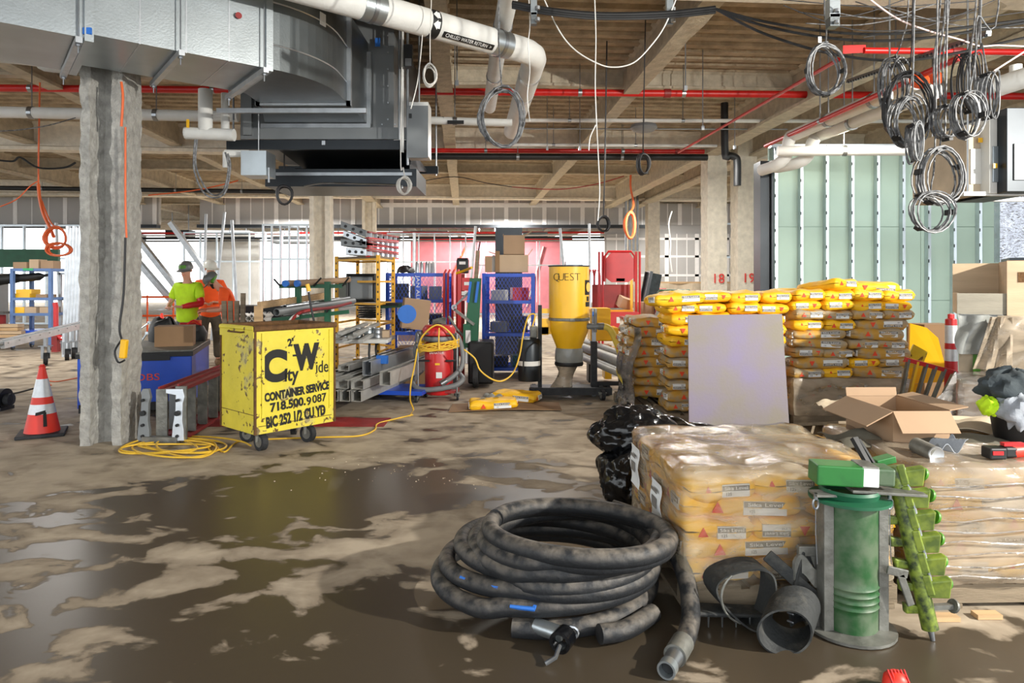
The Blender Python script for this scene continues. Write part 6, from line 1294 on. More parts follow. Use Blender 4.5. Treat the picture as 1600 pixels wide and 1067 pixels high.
def place_bag(loc, rz, label, grp, dusty=None, tilt=None):
    if dusty is None: k = rnb.randrange(6)
    else: k = rnb.choice((2, 3, 4) if dusty else (0, 1, 5))
    if k in used: o = dup(protos[k], loc, rz, label, grp)
    else: used.add(k); o = protos[k]; o.location = loc; o.rotation_euler = (0, 0, rz); o['label'] = label; o['group'] = grp; MAT[o.name] = Matrix.Translation(Vector(loc)) @ Matrix.Rotation(rz, 4, 'Z')
    e = tilt or (rnb.uniform(-.03, .03), rnb.uniform(-.04, .04)); o.rotation_euler = (e[0], e[1], rz+rnb.uniform(-.06, .06)); o.scale = (1, 1, 1); return o
# right hand pile; front face, rows listed bottom to top: L = lengthwise, E = end on
XB0, YF = 2.93, 7.10
GR = 'yellow cement bags in the big stack'
rows = ['EEL', 'LEE', 'EEL', 'LEe', 'LL', 'EEL', 'EEEE', 'EEEE', 'EEEE']
zb_ = .50; ph = .1
for r, row in enumerate(rows):
    x = XB0+rnb.uniform(-.02, .02); z = zb_+ph*(r+.5); n = 0
    for ch in row:
        wd = .59 if ch == 'L' else .315
        if ch == 'e': wd = .28
        lab = f'{ORD[n]} bag, {NTH[r]} row above the wrapped base of the right bag pile'
        jit = rnb.uniform(-.03, .03)
        if ch == 'L': place_bag((x+wd/2, YF+.17+jit, z), rnb.choice((0, 0, PI)) if False else 0, lab, GR, r < 7)
        else: place_bag((x+wd/2, YF+.28+jit, z), PI/2, lab, GR, r < 7 and rnb.random() < .8)
        x += wd; n += 1
place_bag((XB0+.48, YF+.3, zb_+ph*9.45), PI/2+.3, 'crumpled bag left on top of the right pile', GR, False, (.05, .12)); place_bag((XB0+.92, YF+.28, zb_+ph*9.4), .05, 'flat bag right on top of the right pile', GR, False)
for i in range(3): place_bag((XB0+.3+.36*i, YF+.86, zb_+ph*8.6), PI/2, ORD[i]+' bag in the back of the right pile top row', GR, False)
for r in (5, 6, 7): place_bag((XB0+1.1, YF+.8, zb_+ph*(r+.5)), PI/2, NTH[r]+' row bag at the right flank of the right pile', GR, True)
# left pile (mostly behind the purple board)
XA0 = 1.60
for r in range(11):
    z = .13+.115*(r+.5); x = XA0+(.0 if r % 2 else .03)
    row = 'LEE' if r % 2 else 'EEL'
    if r > 8: row = 'EEEE'
    n = 0
    for ch in row:
        wd = .59 if ch == 'L' else .325
        if 1 < n+(1 if ch == 'L' else 0) and r < 8 and x+wd < XA0+1.1 and n == 1: x += wd; n += 1; continue
        place_bag((x+wd/2, YF+(.17 if ch == 'L' else .28)+rnb.uniform(-.03, .03), z), 0 if ch == 'L' else PI/2, f'{ORD[n]} bag, {NTH[r]} row up in the left bag pile', GR, r < 6)
        x += wd; n += 1
for i in range(2): place_bag((XA0+.42+.33*i, YF+.9, .13+.115*10.5-.01), PI/2 if i % 2 else PI/2+.08, ORD[i]+' bag in the back of the left pile top row', GR, False)
place_bag((XA0+.10, YF+.05, .13+.115*10.6-.03), .18, 'long bag hanging over the left end of the left pile top', GR, False)
# third pile receding behind on the left, leaning
for r in range(8):
    for k in range(2): place_bag((1.62+.02*r*0+.05*math.sin(r)-k*.02, 7.85+.36*k+.0*r, .2+.112*(r+.5)), PI/2*(r % 2)*0+(0 if r % 2 else .1), f'{("front", "rear")[k]} bag, {NTH[r]} row of the dusty rear left pile', GR, True)
o = tag(MB().sheet(lambda a, b: Vector((1.36+.03*math.sin(b*9)-.10*(1-b)+(.02*math.sin(a*20)), 7.3+a*1.1, .05+b*.95)), 20, 16, .003).build('shrink_wrap', 'wrap_thin', smooth=True), 'loose torn shrink wrap hanging at the rear left bag pile', 'wrap')
def pallet(label, x, y, w_, d_, rz=0, mt='wood_old'):
    t = thing('wooden_pallet', label, 'pallet', (x, y, 0), rz, 'wooden pallets')
    n = 7
    for i in range(n): B((-w_/2+w_*(i+.5)/n, 0, .118), (w_/n*.72, d_, .02)).build('deck_board', mt, t)
    for j in (-1, 0, 1): B((0, j*(d_/2-.05), .065), (w_, .09, .085)).build('stringer', mt, t); 
    for i in (0, 3, 6): B((-w_/2+w_*(i+.5)/n, 0, .011), (w_/n*.8, d_, .02)).build('bottom_board', mt, t)
    return t
pallet('pallet under the left bag pile behind the board', 2.22, 7.62, 1.25, 1.05)
pallet('pallet under the right bag pile', 3.53, 7.60, 1.2, 1.0)
pallet('pallet under the rear left bag pile', 1.62, 8.1, .7, .9)
# wrapped lower layers of the right pile
def wrap_box(label, x0, x1, y0, y1, z0, z1, mt, amp=.02, name='wrapped_load', cat='wrap', group=None, sag=0, seed=0, res=.06, topdip=0):
    nx = max(6, int((x1-x0)/res)); ny = max(6, int((y1-y0)/res)); nz = max(4, int((z1-z0)/res)); m = MB()
    cx_, cy_, cz_ = (x0+x1)/2, (y0+y1)/2, (z0+z1)/2; hx, hy, hz = (x1-x0)/2, (y1-y0)/2, (z1-z0)/2; rr = .05
    def D(p):
        q = Vector(p)
        # round the box
        d = Vector((abs(q.x-cx_)-(hx-rr), abs(q.y-cy_)-(hy-rr), abs(q.z-cz_)-(hz-rr)))
        c = Vector((min(max(q.x, cx_-hx+rr), cx_+hx-rr), min(max(q.y, cy_-hy+rr), cy_+hy-rr), min(max(q.z, cz_-hz+rr), cz_+hz-rr)))
        v = q-c
        if v.length > 1e-6 and sum(1 for t_ in d if t_ > 1e-6) > 1: q = c+v.normalized()*rr
        n = noise.noise_vector(Vector((q.x*5+seed, q.y*5, q.z*6)))*amp+noise.noise_vector(Vector((q.x*15+seed, q.y*15, q.z*22)))*amp*.45
        if q.z > z1-.02: n.z += -topdip*abs(math.sin(q.x*9.5+seed)*math.sin(q.y*7.3))
        return q+n
    m.sheet(lambda a, b: D((x0+(x1-x0)*a, y0, z0+(z1-z0)*b)), nx, nz); m.sheet(lambda a, b: D((x1-(x1-x0)*a, y1, z0+(z1-z0)*b)), nx, nz)
    m.sheet(lambda a, b: D((x0, y1-(y1-y0)*a, z0+(z1-z0)*b)), ny, nz); m.sheet(lambda a, b: D((x1, y0+(y1-y0)*a, z0+(z1-z0)*b)), ny, nz)
    m.sheet(lambda a, b: D((x0+(x1-x0)*a, y0+(y1-y0)*b, z1)), nx, ny)
    return tag(m.build(name, mt, None, True), label, cat, group)
wrap_box('milky shrink wrap around the base of the right bag pile', 2.90, 4.16, 7.06, 8.1, .10, .51, 'wrap_milky', .015, seed=4)
for i in range(4):
    for r in range(3): place_bag((3.07+.315*i, 7.42, .14+.115*(r+.5)), PI/2, f'{ORD[i]} bag, {NTH[r]} row inside the milky wrap under the right pile', 'bags under milky wrap', True)
# purple board
t = thing('gypsum_board', 'purple gypsum board standing in front of the bag stack', 'board', (0, 0, 0)); pb = [W(1078, 493, 6.35), W(1226, 491, 6.35), W(1235, 700, 6.35), W(1077, 700, 6.35)]
for p in pb[2:]: p.z = max(.005, p.z)
MB().slab([pb[3], pb[2], pb[1]+Vector((.0, .06, 0)), pb[0]+Vector((0, .06, 0))], [p+Vector((0, .016, 0)) for p in (pb[3], pb[2], pb[1]+Vector((.0, .06, 0)), pb[0]+Vector((0, .06, 0)))]).build('board_face', 'purple_board', t)
h = MB(); rnd = random.Random(9)
for i in range(14): h.box(W(1094+rnd.uniform(-4, 9), 596+i*1.8, 6.44), (.012, .006, .01))
h.build('scuff', 'ink', t)['kind'] = 'stuff'
for (px, py, r) in ((1205, 562, .03), (1222, 562, .028), (1205, 637, .02)): MB().tube([W(px, py, 6.40)+Vector((r*math.cos(a*PI/8), 0, r*math.sin(a*PI/8))) for a in range(16)], .0018, 5, closed=True).build('pencil_circle', 'bag_grey', t)
# torn yellow bags on the cardboard
place_bag(tuple(FL(770, 642)+Vector((0, .1, .07))), .1, 'torn yellow bag in front on the cardboard sheet', 'torn bags on the floor', False); place_bag(tuple(FL(795, 634)+Vector((.1, .25, .08))), -.3, 'torn yellow bag behind on the cardboard sheet', 'torn bags on the floor', False)
t = thing('plastic_scrap', 'crumpled grey plastic draped over the torn bags', 'plastic', tuple(FL(765, 640)+Vector((.02, .1, .12)))); MB().sheet(lambda a, b: Vector((-.16+.32*a, -.12+.24*b, .03*math.sin(a*11+b*5)+.03*math.cos(b*13)-.25*(a-.5)**2)), 16, 12, .003).build('sheet', 'poly_grey', t, True)
# ---------------------------------------------------------------- near pallet loads
def load(x0, y0, w_, d_, n, rz, z0, nm, lay=.093):
    o_ = Matrix.Translation((x0, y0, 0)) @ Matrix.Rotation(rz, 4, 'Z')
    for r in range(n):
        z = z0+lay*(r+.5); rows_ = []
        if r % 2:
            rows_ = [(.29, .17, 0), (.29, .50, 0)] + [(.29, .82, 0)]*(d_ > .9) + [(.75, .28, PI/2)]*1 + [(.75, .80, PI/2)]*(r == n-1)
            if w_ > 1.1: rows_ += [(1.08, .28, PI/2)]
        else:
            k = int(w_/.33); rows_ = [(.175+.33*i, .28, PI/2) for i in range(k)]+[(.29, .73, 0)]
            if r == n-1: rows_ += [(.82, .73, 0)]
        for j, (x, y, a) in enumerate(rows_):
            p = o_ @ Vector((x, y, z)); place_bag(tuple(p), rz+a, f'{ORD[j]} bag, {NTH[r]} layer of the {nm}', 'bags on the '+nm, False if r < n-1 or True else True)
Z0 = .135
load(.775, 3.10, 1.0, .95, 5, .06, Z0, 'near wrapped pallet')
pallet('wooden pallet under the near wrapped load', 1.24, 3.60, 1.0, 1.0, .06, 'wood_old')
wr1 = wrap_box('clear stretch wrap over the near pallet of yellow bags', 0, 1.02, 0, .98, .10, .665, 'wrap', .012, 'stretch_wrap', topdip=.022, seed=1, res=.04); wr1.location = (.757, 3.06, 0); wr1.rotation_euler = (0, 0, .06)
for (y, z, h_) in ((.78, .46, .22), (.34, .40, .20)):
    q = MB().sheet(lambda a, b, y=y, z=z, h_=h_: Vector((-.016+.006*math.sin(b*9), y+.11-.22*a*.8, z-h_/2+h_*b)), 6, 8, .002).build('shipping_label', 'paper', wr1); B((-.026, y+.02, z), (.003, .08, .05)).build('barcode', 'bag_grey', q); B((-.026, y+.02, z+.06), (.003, .10, .015)).build('print_line', 'bag_grey', q)
load(1.90, 3.16, 1.36, .95, 5, .03, Z0, 'right wrapped pallet')
pallet('wooden pallet under the right wrapped load', 2.58, 3.66, 1.42, 1.02, .03)
wr2 = wrap_box('clear stretch wrap over the right pallet cut by the frame', 0, 1.42, 0, 1.0, .10, .665, 'wrap_milky', .012, 'stretch_wrap', topdip=.015, seed=7, res=.04); wr2.location = (1.87, 3.10, 0); wr2.rotation_euler = (0, 0, .03)
for i in range(9):
    z = .16+.052*i; MB().tube([Vector((.02+a*.15, -.016-.004*math.sin(a*3+i), z+.01*math.sin(a*1.7+i*2))) for a in range(10)], .004, 4).build('wrap_crease', 'wrap_thin', wr2, True)
for i, (x, y) in enumerate(((1.92, 3.03), (2.12, 3.05))): tag(B((x, y, .012), (.11, .05, .02)).build('wood_chip', 'wood'), ('left', 'right')[i]+' loose wood block in front of the right pallet', 'wood block')
# ---------------------------------------------------------------- things behind and on the right pallet
ZT = .645
carton('open cardboard box with spread flaps on the right wrapped pallet', (2.13, 3.80, ZT-.02), (.30, .48, .20), .02, 'card', flaps=(('W', 118, .16), ('S', 138, .13), ('E', 80, .10), ('N', 12, .05)))
t = thing('olive_blanket', 'crumpled olive blanket beside the open cardboard box', 'blanket', (1.86, 3.75, ZT-.03)); MB().sheet(lambda a, b: Vector((-.12+.34*a, -.20+.34*b, .025+.03*math.sin(a*7+b*3)*math.sin(b*9)+.03*math.sin(a*PI)*math.sin(b*PI))), 26, 22, .006).build('cloth', 'cloth_olive', t, True)
t = thing('tan_paper_sheet', 'crumpled tan paper sheet right of the open box', 'paper', (2.62, 3.9, ZT-.02)); MB().sheet(lambda a, b: Vector((-.32+.7*a, -.2+.4*b, .03+.03*math.sin(a*9+b*4)*math.cos(b*11)+.04*math.sin(a*PI))), 26, 18, .004).build('sheet', 'cover_tan', t, True)
t = thing('dark_rags', 'dark rags bunched behind the tin on the right pallet', 'rags', (2.42, 3.55, ZT-.01)); MB().sheet(lambda a, b: Vector((-.3+.75*a, -.05+.22*b, .02+.045*abs(math.sin(a*8+b*3))*math.sin(b*PI))), 30, 10, .006).build('cloth', 'cloth_olive', t, True)
tp = W(1462, 712, 3.28); t = thing('tin_can', 'tin lying on its side with its round end facing the camera', 'can', tuple(tp), 0); MB().cyl((0, 0, 0), (-.02, .13, .015), .038, n=24).build('can_body', 'dirty_steel', t, True); MB().lathe([(.036, 0), (.039, .004), (.036, .008), (.024, .003), (0, .003)], 24, (0, 0, 0), Matrix.Rotation(PI/2, 3, 'X')).build('can_end', 'alu', t, True); t.location.z = ZT+.025
t = thing('grey_rag', 'grey rag spilling from the lying tin', 'rag', (2.14, 3.40, ZT)); MB().sheet(lambda a, b: Vector((-.02+.13*a, -.03+.12*b, .02+.03*math.sin(a*8+b*6)+.03*a)), 12, 10, .004).build('cloth', 'cloth_grey', t, True)
t = thing('black_bucket', 'black bucket stuffed with clothes at the right edge', 'bucket', (2.70, 3.60, ZT)); MB().lathe([(0, 0), (.13, 0), (.16, .20), (.165, .22), (.155, .22), (.125, .02), (0, .02)], 28).build('bucket_body', 'black', t, True)
def rag(label, loc, s, mt, seed, name='cloth'):
    t = thing(name, label, 'cloth', loc); 
    MB().sheet(lambda a, b: (lambda th, ph_: Vector((math.cos(th)*math.sin(ph_)*s[0], math.sin(th)*math.sin(ph_)*s[1], math.cos(ph_)*s[2]))*(1+.28*noise.noise(Vector((math.cos(th)*2+seed, math.sin(th)*2, b*4)))+.08*math.sin(a*50+b*15)))(a*2*PI, .05+b*2.6), 40, 16).build('folds', mt, t, True); return t
rag('dark green jacket heaped on the bucket', (2.66, 3.62, ZT+.30), (.17, .14, .09), 'cloth_dark', 2, 'jacket'); rag('grey shirt hanging over the bucket rim', (2.63, 3.52, ZT+.19), (.12, .10, .10), 'cloth_grey', 5, 'shirt'); rag('lime vest corner showing left of the bucket', (2.50, 3.58, ZT+.20), (.04, .06, .05), 'lime_hiviz', 8, 'vest'); rag('grey sleeve draping down the bucket', (2.72, 3.44, ZT+.10), (.07, .05, .13), 'cloth_grey', 9, 'sleeve_cloth')
t = thing('drill', 'red and black cordless drill at the right edge', 'tool', (2.33, 3.26, ZT+.01)); B((-.03, 0, .03), (.08, .07, .055)).build('battery', 'black', t, bevel=.008); B((-.035, -.037, .035), (.05, .004, .018)).build('battery_mark', 'red', t); B((.035, 0, .035), (.06, .06, .05)).build('grip', 'black', t, bevel=.01); MB().cyl((.05, .0, .035), (.19, .02, .04), .032, n=16).build('motor_housing', 'orange_cone', t, True); B((.06, 0, .07), (.10, .03, .015)).build('trigger_guard', 'red', t)
# broken pallets behind
for i, (x, y, z, tl, rz) in enumerate(((2.45, 5.15, 0, 0, .35), (2.40, 5.10, .14, .03, .42), (2.42, 5.18, .30, -.22, .5))):
    o = pallet(('bottom', 'middle', 'tilted top')[i]+' pallet of the old stack behind the open box', x, y, 1.05, .9, rz); o.location.z = z; o.rotation_euler = (tl, .04*i, rz)
t = thing('crumpled_sheet', 'tan crumpled plastic lying on the old pallet stack', 'plastic', (2.45, 5.2, .53)); MB().sheet(lambda a, b: Vector((-.05+.45*a, -.05+.3*b, .02*math.sin(a*14+b*5)*math.cos(b*12)+.03*math.sin(a*PI))), 24, 16, .003).build('sheet', 'cover_tan', t, True)
wb_ = wrap_box('clear film over a big crate behind the cloth bucket', 0, 1.4, 0, .66, .02, .80, 'wrap_thin', .02, 'film_cover', seed=3, res=.07); wb_.location = (3.19, 4.9, 0); wb_.rotation_euler = (0, 0, -.5)
t = thing('tan_crate', 'tan crate under clear film behind the cloth bucket', 'crate', (3.19, 4.9, 0), -.5); B((.7, .33, .37), (1.30, .56, .74)).build('crate_body', 'card_pale', t); B((.7, .33, .755), (1.32, .58, .03)).build('crate_lid', 'plywood', t)
t = thing('draped_film', 'slanting clear film pulled off the crate corner', 'film', (3.1, 5, 0)); MB().sheet(lambda a, b: Vector((2.80+.42*a, 4.80+.15*a, .42+.42*a-.20*b*(1-a)-.44*b*a+.015*math.sin(a*15+b*9))), 16, 12, .003).build('film', 'wrap_thin', t, True, world=True)
# covered machine with the plywood crate on top
cr = (3.66, 5.62); CA = -.52
t = thing('covered_machine', 'machine shrouded in grey plastic beneath the plywood crate', 'machine', (cr[0], cr[1], 0), CA); B((.55, .45, .62), (.98, .7, 1.18)).build('machine_body', 'unit_grey', t); B((.14, .06, .82), (.05, .04, .2)).build('green_bracket', 'lime_clean', t); B((.20, .05, .94), (.2, .05, .07)).build('dark_bracket', 'unit_black', t)
MB().sheet(lambda a, b: Vector((.0+.36*a+.015*math.sin(b*7), -.0+.03*math.sin(a*11+b*4)-.02*b, 1.23-.32*b)), 16, 12, .003).build('plastic_shroud', 'poly_grey', t, True)
MB().sheet(lambda a, b: Vector((.02+.22*a, .08+.02*math.sin(a*9+b*6), .93-.36*b+.06*a*b)), 12, 10, .003).build('plastic_shroud', 'cover_tan', t, True)
MB().sheet(lambda a, b: Vector((.27-.03*b+.7*a, -.06-.05*math.sin(a*8+b*5)-.03*math.sin(b*9)+.04*a, 1.23-.66*b+.1*a*b)), 26, 20, .003).build('plastic_shroud', 'wrap_milky', t, True)
MB().sheet(lambda a, b: Vector((.22+.14*a-.12*b*(1-a), -.10-.03*math.sin(a*14+b*3), 1.22-.42*b)), 12, 12, .003).build('plastic_strip', 'wrap_milky', t, True)
t = thing('plywood_crate', 'open plywood crate topped on the shrouded machine', 'crate', (cr[0], cr[1], 1.235), CA)
B((.17, .01, .085), (.335, .02, .17)).build('front_panel', 'plywood_grey', t); B((.45, .54, .21), (.9, .02, .43)).build('back_panel', 'plywood', t); B((.57, -.01, .21), (.47, .02, .45)).build('side_panel', 'plywood', t); B((.01, .27, .085), (.02, .53, .17)).build('side_panel', 'plywood', t); B((.45, .27, .01), (.88, .5, .02)).build('bottom_panel', 'plywood_grey', t)
B((.345, .27, .21), (.02, .53, .44)).build('divider', 'plywood', t); B((.43, -.022, .30), (.05, .005, .08)).build('knot', 'rust', t); B((.6, .25, .445), (.5, .56, .02)).build('lid', 'unit_black', t)
# yellow board, channeliser, leaning ladder
t = thing('plastic_board', 'bright yellow plastic board standing right of the bag pile', 'board', (0, 0, 0)); P = [W(1420, 600, 7.4), W(1483, 596, 7.2), W(1466, 528, 7.4), W(1448, 512, 7.5), W(1422, 505, 7.6)]
MB().add(P+[p+Vector((.0, .03, 0)) for p in P], [(0, 1, 2, 3, 4), (9, 8, 7, 6, 5)]+[(i, i+5, (i+1) % 5+5, (i+1) % 5) for i in range(5)]).build('panel_face', 'yellow_paint', t)
MB().slab([W(1420, 600, 7.35), W(1436, 600, 7.3), W(1436, 680, 7.3), W(1420, 680, 7.35)][::-1], [W(1420, 600, 7.38)+Vector((0, .02, 0)), W(1436, 600, 7.33)+Vector((0, .02, 0)), W(1436, 680, 7.33)+Vector((0, .02, 0)), W(1420, 680, 7.38)+Vector((0, .02, 0))][::-1]).build('panel_foot', 'yellow_paint', t)
MB().slab([W(1410, 575, 7.4), W(1440, 575, 7.25), W(1450, 550, 7.25), W(1428, 538, 7.4)], [W(1410, 575, 7.42)+Vector((0, .02, 0)), W(1440, 575, 7.27)+Vector((0, .02, 0)), W(1450, 550, 7.27)+Vector((0, .02, 0)), W(1428, 538, 7.42)+Vector((0, .02, 0))]).build('fold', 'bin_yellow', t)
cxp = W(1486, 0, 6.9).x; t = thing('channeliser_post', 'red tubular traffic post with two white bands', 'traffic post', (cxp, 6.9, 0)); zz = [.03, .70, .82, .88, 1.06, 1.12]
for i, (a, b) in enumerate(zip(zz, zz[1:])): MB().lathe([(.066-.012*a+(.002 if i in (1, 3) else 0), a), (.066-.012*b+(.002 if i in (1, 3) else 0), b)], 20).build('reflective_band' if i in (1, 3) else 'post_section', 'reflective' if i in (1, 3) else 'red', t, True)
MB().lathe([(.052, 1.12), (.03, 1.13), (.03, 1.17), (0, 1.18)], 20).build('top_knob', 'red', t, True); B((0, 0, .02), (.36, .36, .04)).build('base', 'rubber', t, bevel=.01)
carton('brown carton behind the traffic post', (W(1473, 0, 7.6).x, 7.8, .0), (.4, .3, 1.02), .1, 'card_dark', tape=False)
t = thing('stepladder', 'red stepladder tilted behind the open box with grey steps', 'ladder', tuple(W(1450, 600, 6.3))); a0, a1 = W(1414, 561, 6.75), W(1500, 584, 6.6); b0, b1 = W(1404, 622, 6.7), W(1470, 644, 6.55)
MB().bar(a0, a1, .08, .04).build('rail', 'red', t, world=True); MB().bar(b0, b1, .08, .04).build('rail', 'red', t, world=True)
for i in range(6): MB().bar(a0.lerp(a1, (i+.35)/6), b0.lerp(b1, (i+.35)/6), .09, .02, up=(a1-a0)).build('step', 'dirty_steel' if i != 1 else 'yellow_paint', t, world=True)
MB().bar((b1.x, b1.y, 0), b1, .04).build('prop', 'steel', t, world=True); MB().bar((b0.x, b0.y, 0), b0, .04).build('prop', 'steel', t, world=True)
# ---------------------------------------------------------------- black trash bags
def sack(label, c, s, mt, seed, name='trash_bag', fold=.10):
    t = thing(name, label, 'bag', c)
    def f(a, b):
        th = a*2*PI; ph_ = b*PI; d = Vector((math.cos(th)*math.sin(ph_), math.sin(th)*math.sin(ph_), -math.cos(ph_)))
        k = 1+.25*noise.noise(d*1.4+Vector((seed, 0, 0)))+fold*(1-abs(noise.noise(Vector((d.x*3.2, d.y*3.2+seed, d.z*1.8))))*3)*.55+.012*noise.noise(d*9)
        v = Vector((d.x*s[0], d.y*s[1], d.z*s[2]))*k; v.z = max(v.z, -s[2]*.92); return v+Vector((0, 0, s[2]*.93))
    MB().sheet(f, 64, 40).build('bag_body', mt, t, True); return t
M['black_gloss'].node_tree.nodes['Principled BSDF'].inputs['Roughness'].default_value = .18
sack('shiny black trash bag standing left of the near pallet', (.80, 4.62, 0), (.22, .22, .20), 'black_gloss', 3, fold=.16); o = sack('upper shiny black trash bag slumped over the first', (.84, 4.72, .30), (.27, .2, .17), 'black_gloss', 8, fold=.18)
t = thing('black_film', 'long sheet of black film trailing right from the trash bags', 'film', (1.2, 4.9, .4)); MB().sheet(lambda a, b: Vector((-.35+.75*a, -.1+.25*b, .22-.17*a-.2*b*b+.02*math.sin(a*19+b*8)-.02)), 30, 12, .003).build('film', 'black_gloss', t, True)
sack('small clump of clear film on the floor behind the hose', (.62, 4.05, 0), (.13, .09, .07), 'wrap_milky', 5, 'film_clump', .2)
# ---------------------------------------------------------------- black suction hose
rnd = random.Random(12)
levels = [((.17, 3.33), .505, .045), ((.15, 3.31), .50, .125), ((.19, 3.30), .475, .185), ((.22, 3.29), .455, .235), ((.25, 3.24), .425, .275), ((.30, 3.20), .405, .315), ((.31, 3.17), .395, .35)]
t = thing('rubber_hose', 'thick dirty black rubber hose lying in a big coil in front', 'hose', (.2, 3.3, 0)); P = []
NN = 28
for i in range(len(levels)*NN-6):
    k = min(i/NN, len(levels)-1.001); a = int(k); f = k-a; f = f*f*(3-2*f) if False else f
    A, Bv = levels[a], levels[min(a+1, len(levels)-1)]
    cx_ = A[0][0]*(1-f)+Bv[0][0]*f; cy_ = A[0][1]*(1-f)+Bv[0][1]*f; R_ = A[1]*(1-f)+Bv[1]*f; z_ = A[2]*(1-f)+Bv[2]*f; th = -1.9+2*PI*i/NN
    R_ += .016*math.sin(th*2+a*1.7); z_ += .016*math.sin(th+a*2.1); P.append(Vector((cx_+R_*math.cos(th), cy_+R_*math.sin(th)*.92, max(z_, .043))))
hosem = mat('hose_rubber', (30, 32, 35), .6, 0, .3, 16, .3, 30, rgb2=(108, 101, 92), amt=.50, sharp=.24, detail=9)
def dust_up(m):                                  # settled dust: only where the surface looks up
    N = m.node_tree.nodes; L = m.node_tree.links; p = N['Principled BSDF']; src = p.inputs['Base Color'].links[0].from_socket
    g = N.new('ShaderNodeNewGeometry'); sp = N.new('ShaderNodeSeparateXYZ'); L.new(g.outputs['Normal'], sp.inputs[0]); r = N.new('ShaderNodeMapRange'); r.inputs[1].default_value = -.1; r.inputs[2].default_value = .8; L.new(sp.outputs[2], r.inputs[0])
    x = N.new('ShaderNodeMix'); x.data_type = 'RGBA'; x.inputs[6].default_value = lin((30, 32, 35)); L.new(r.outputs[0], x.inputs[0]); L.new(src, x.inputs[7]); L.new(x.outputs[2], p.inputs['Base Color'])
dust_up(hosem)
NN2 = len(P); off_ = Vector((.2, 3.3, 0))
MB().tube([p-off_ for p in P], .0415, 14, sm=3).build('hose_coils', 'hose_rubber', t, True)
last = P[-1]
# the free end comes off the right side and runs forward
e = [W(1015, 800, 3.6), W(1042, 850, 3.25), W(1062, 900, 3.05), W(1066, 945, 2.92), W(1058, 985, 2.82)]
for p, z in zip(e, (.26, .19, .14, .09, .05)): p.z = z
e = [Vector((.66, 3.45, .30)), Vector((.76, 3.28, .24)), Vector((.785, 3.08, .16)), Vector((.765, 2.92, .08)), Vector((.715, 2.80, .045)), Vector((.68, 2.74, .043))]
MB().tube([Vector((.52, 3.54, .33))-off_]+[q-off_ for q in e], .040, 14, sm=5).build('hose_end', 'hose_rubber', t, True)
d = (e[-1]-e[-2]).normalized(); p = e[-1]
MB().cyl(p-off_-d*.02, p-off_+d*.09, .045, n=20).build('ferrule', 'dirty_steel', t, True); MB().cyl(p-off_+d*.09, p-off_+d*.16, .036, .030, n=20).build('coupling', 'steel', t, True)
MB().pipe(p-off_+d*.16, p-off_+d*.20, .036, .028, 20).build('coupling_rim', 'galv', t, True); MB().cyl(p-off_+d*.165, p-off_+d*.17, .027, n=16).build('bore', 'black', t)
s0 = Vector((.28, 2.80, .05)); MB().tube([Vector((.62, 3.00, .045))-off_, Vector((.48, 2.86, .045))-off_, Vector((.36, 2.81, .05))-off_], .040, 14, sm=4).build('hose_end', 'hose_rubber', t, True)
MB().cyl(Vector((.20, 2.79, .06))-off_, Vector((.10, 2.86, .06))-off_, .032, n=18).build('coupling', 'galv', t, True); MB().pipe(Vector((.19, 2.73, .055))-off_, Vector((.22, 2.79, .055))-off_, .045, .03, 20).build('clamp_ring', 'black_gloss', t, True)
MB().tube([Vector((.19, 2.72, .05))-off_, Vector((.17, 2.67, .03))-off_, Vector((.13, 2.66, .012))-off_], .009, 8).build('clamp_lever', 'steel', t, True); MB().tube([Vector((.24+.03*math.cos(a), 2.80, .06+.025*math.sin(a)))-off_ for a in [k*.52 for k in range(12)]], .007, 6, closed=True).build('clamp_lever', 'steel', t, True)
cb = P[NN+2:NN+9]; MB().tube([q-off_ for q in P[NN+22:NN+26]], .0422, 14, sm=3, caps=False).build('blue_stripe', 'label_blue', t, True) if False else None
q = [p for p in P[NN:2*NN] if p.y < 3.1 and -.28 < p.x < .12]
if len(q) > 2: MB().tube([(p+Vector((-.0, -.034, .016)))-off_ for p in q], .009, 6, sm=3).build('blue_stripe', 'label_blue', t, True)
# ---------------------------------------------------------------- spiked overshoes and straps
def band(m, fn, n, wv, th):                      # strap of width vector wv along fn(0..1)
    m.sheet(lambda a, b: Vector(fn(a))+Vector(wv)*(b-.5), n, 4, th); return m
mat('strap_rubber', (40, 42, 42), .7, 0, .35, 12, .3, 40, rgb2=(82, 80, 74), amt=.36, sharp=.25)
t = thing('spiked_overshoe', 'black rubber spiked overshoe loop standing before the near pallet', 'overshoe', (1.01, 2.97, 0))
m = MB(); band(m, lambda a: (-.0+.118*math.cos(a*2*PI+.4)+.02*math.sin(4*PI*a), .02+.03*math.sin(a*2*PI), .145+.115*math.sin(a*2*PI+.4)+.015*math.cos(a*4*PI)), 44, (-.03, .10, .015), .008).build('strap_loop', 'strap_rubber', t, True)
MB().tube([(.118*math.cos(a*PI/14+1.3)*.95, -.04, .145+.115*math.sin(a*PI/14+1.3)) for a in range(4, 15)], .005, 6).build('worn_edge', 'dirty_steel', t, True)
MB().slab([Vector(v) for v in ((-.26, -.02, .05), (.10, -.02, .04), (.10, .08, .04), (-.26, .08, .05))], [Vector(v) for v in ((-.26, -.02, .075), (.10, -.02, .06), (.10, .08, .06), (-.26, .08, .075))]).build('sole', 'strap_rubber', t, bevel=.01)
for i in range(6): MB().cyl((-.22+.06*i, -.015, .05), (-.22+.06*i, -.015, .005), .005, .003, n=6).build('spike', 'steel', t, True)
t = thing('spiked_overshoe', 'second rubber overshoe loop lying open to the camera', 'overshoe', (1.16, 2.83, 0))
m = MB(); band(m, lambda a: (-.01+.105*math.cos(a*2*PI), 0, .098+.088*math.sin(a*2*PI)), 44, (.10, .15, .03), .008).build('strap_loop', 'strap_rubber', t, True)
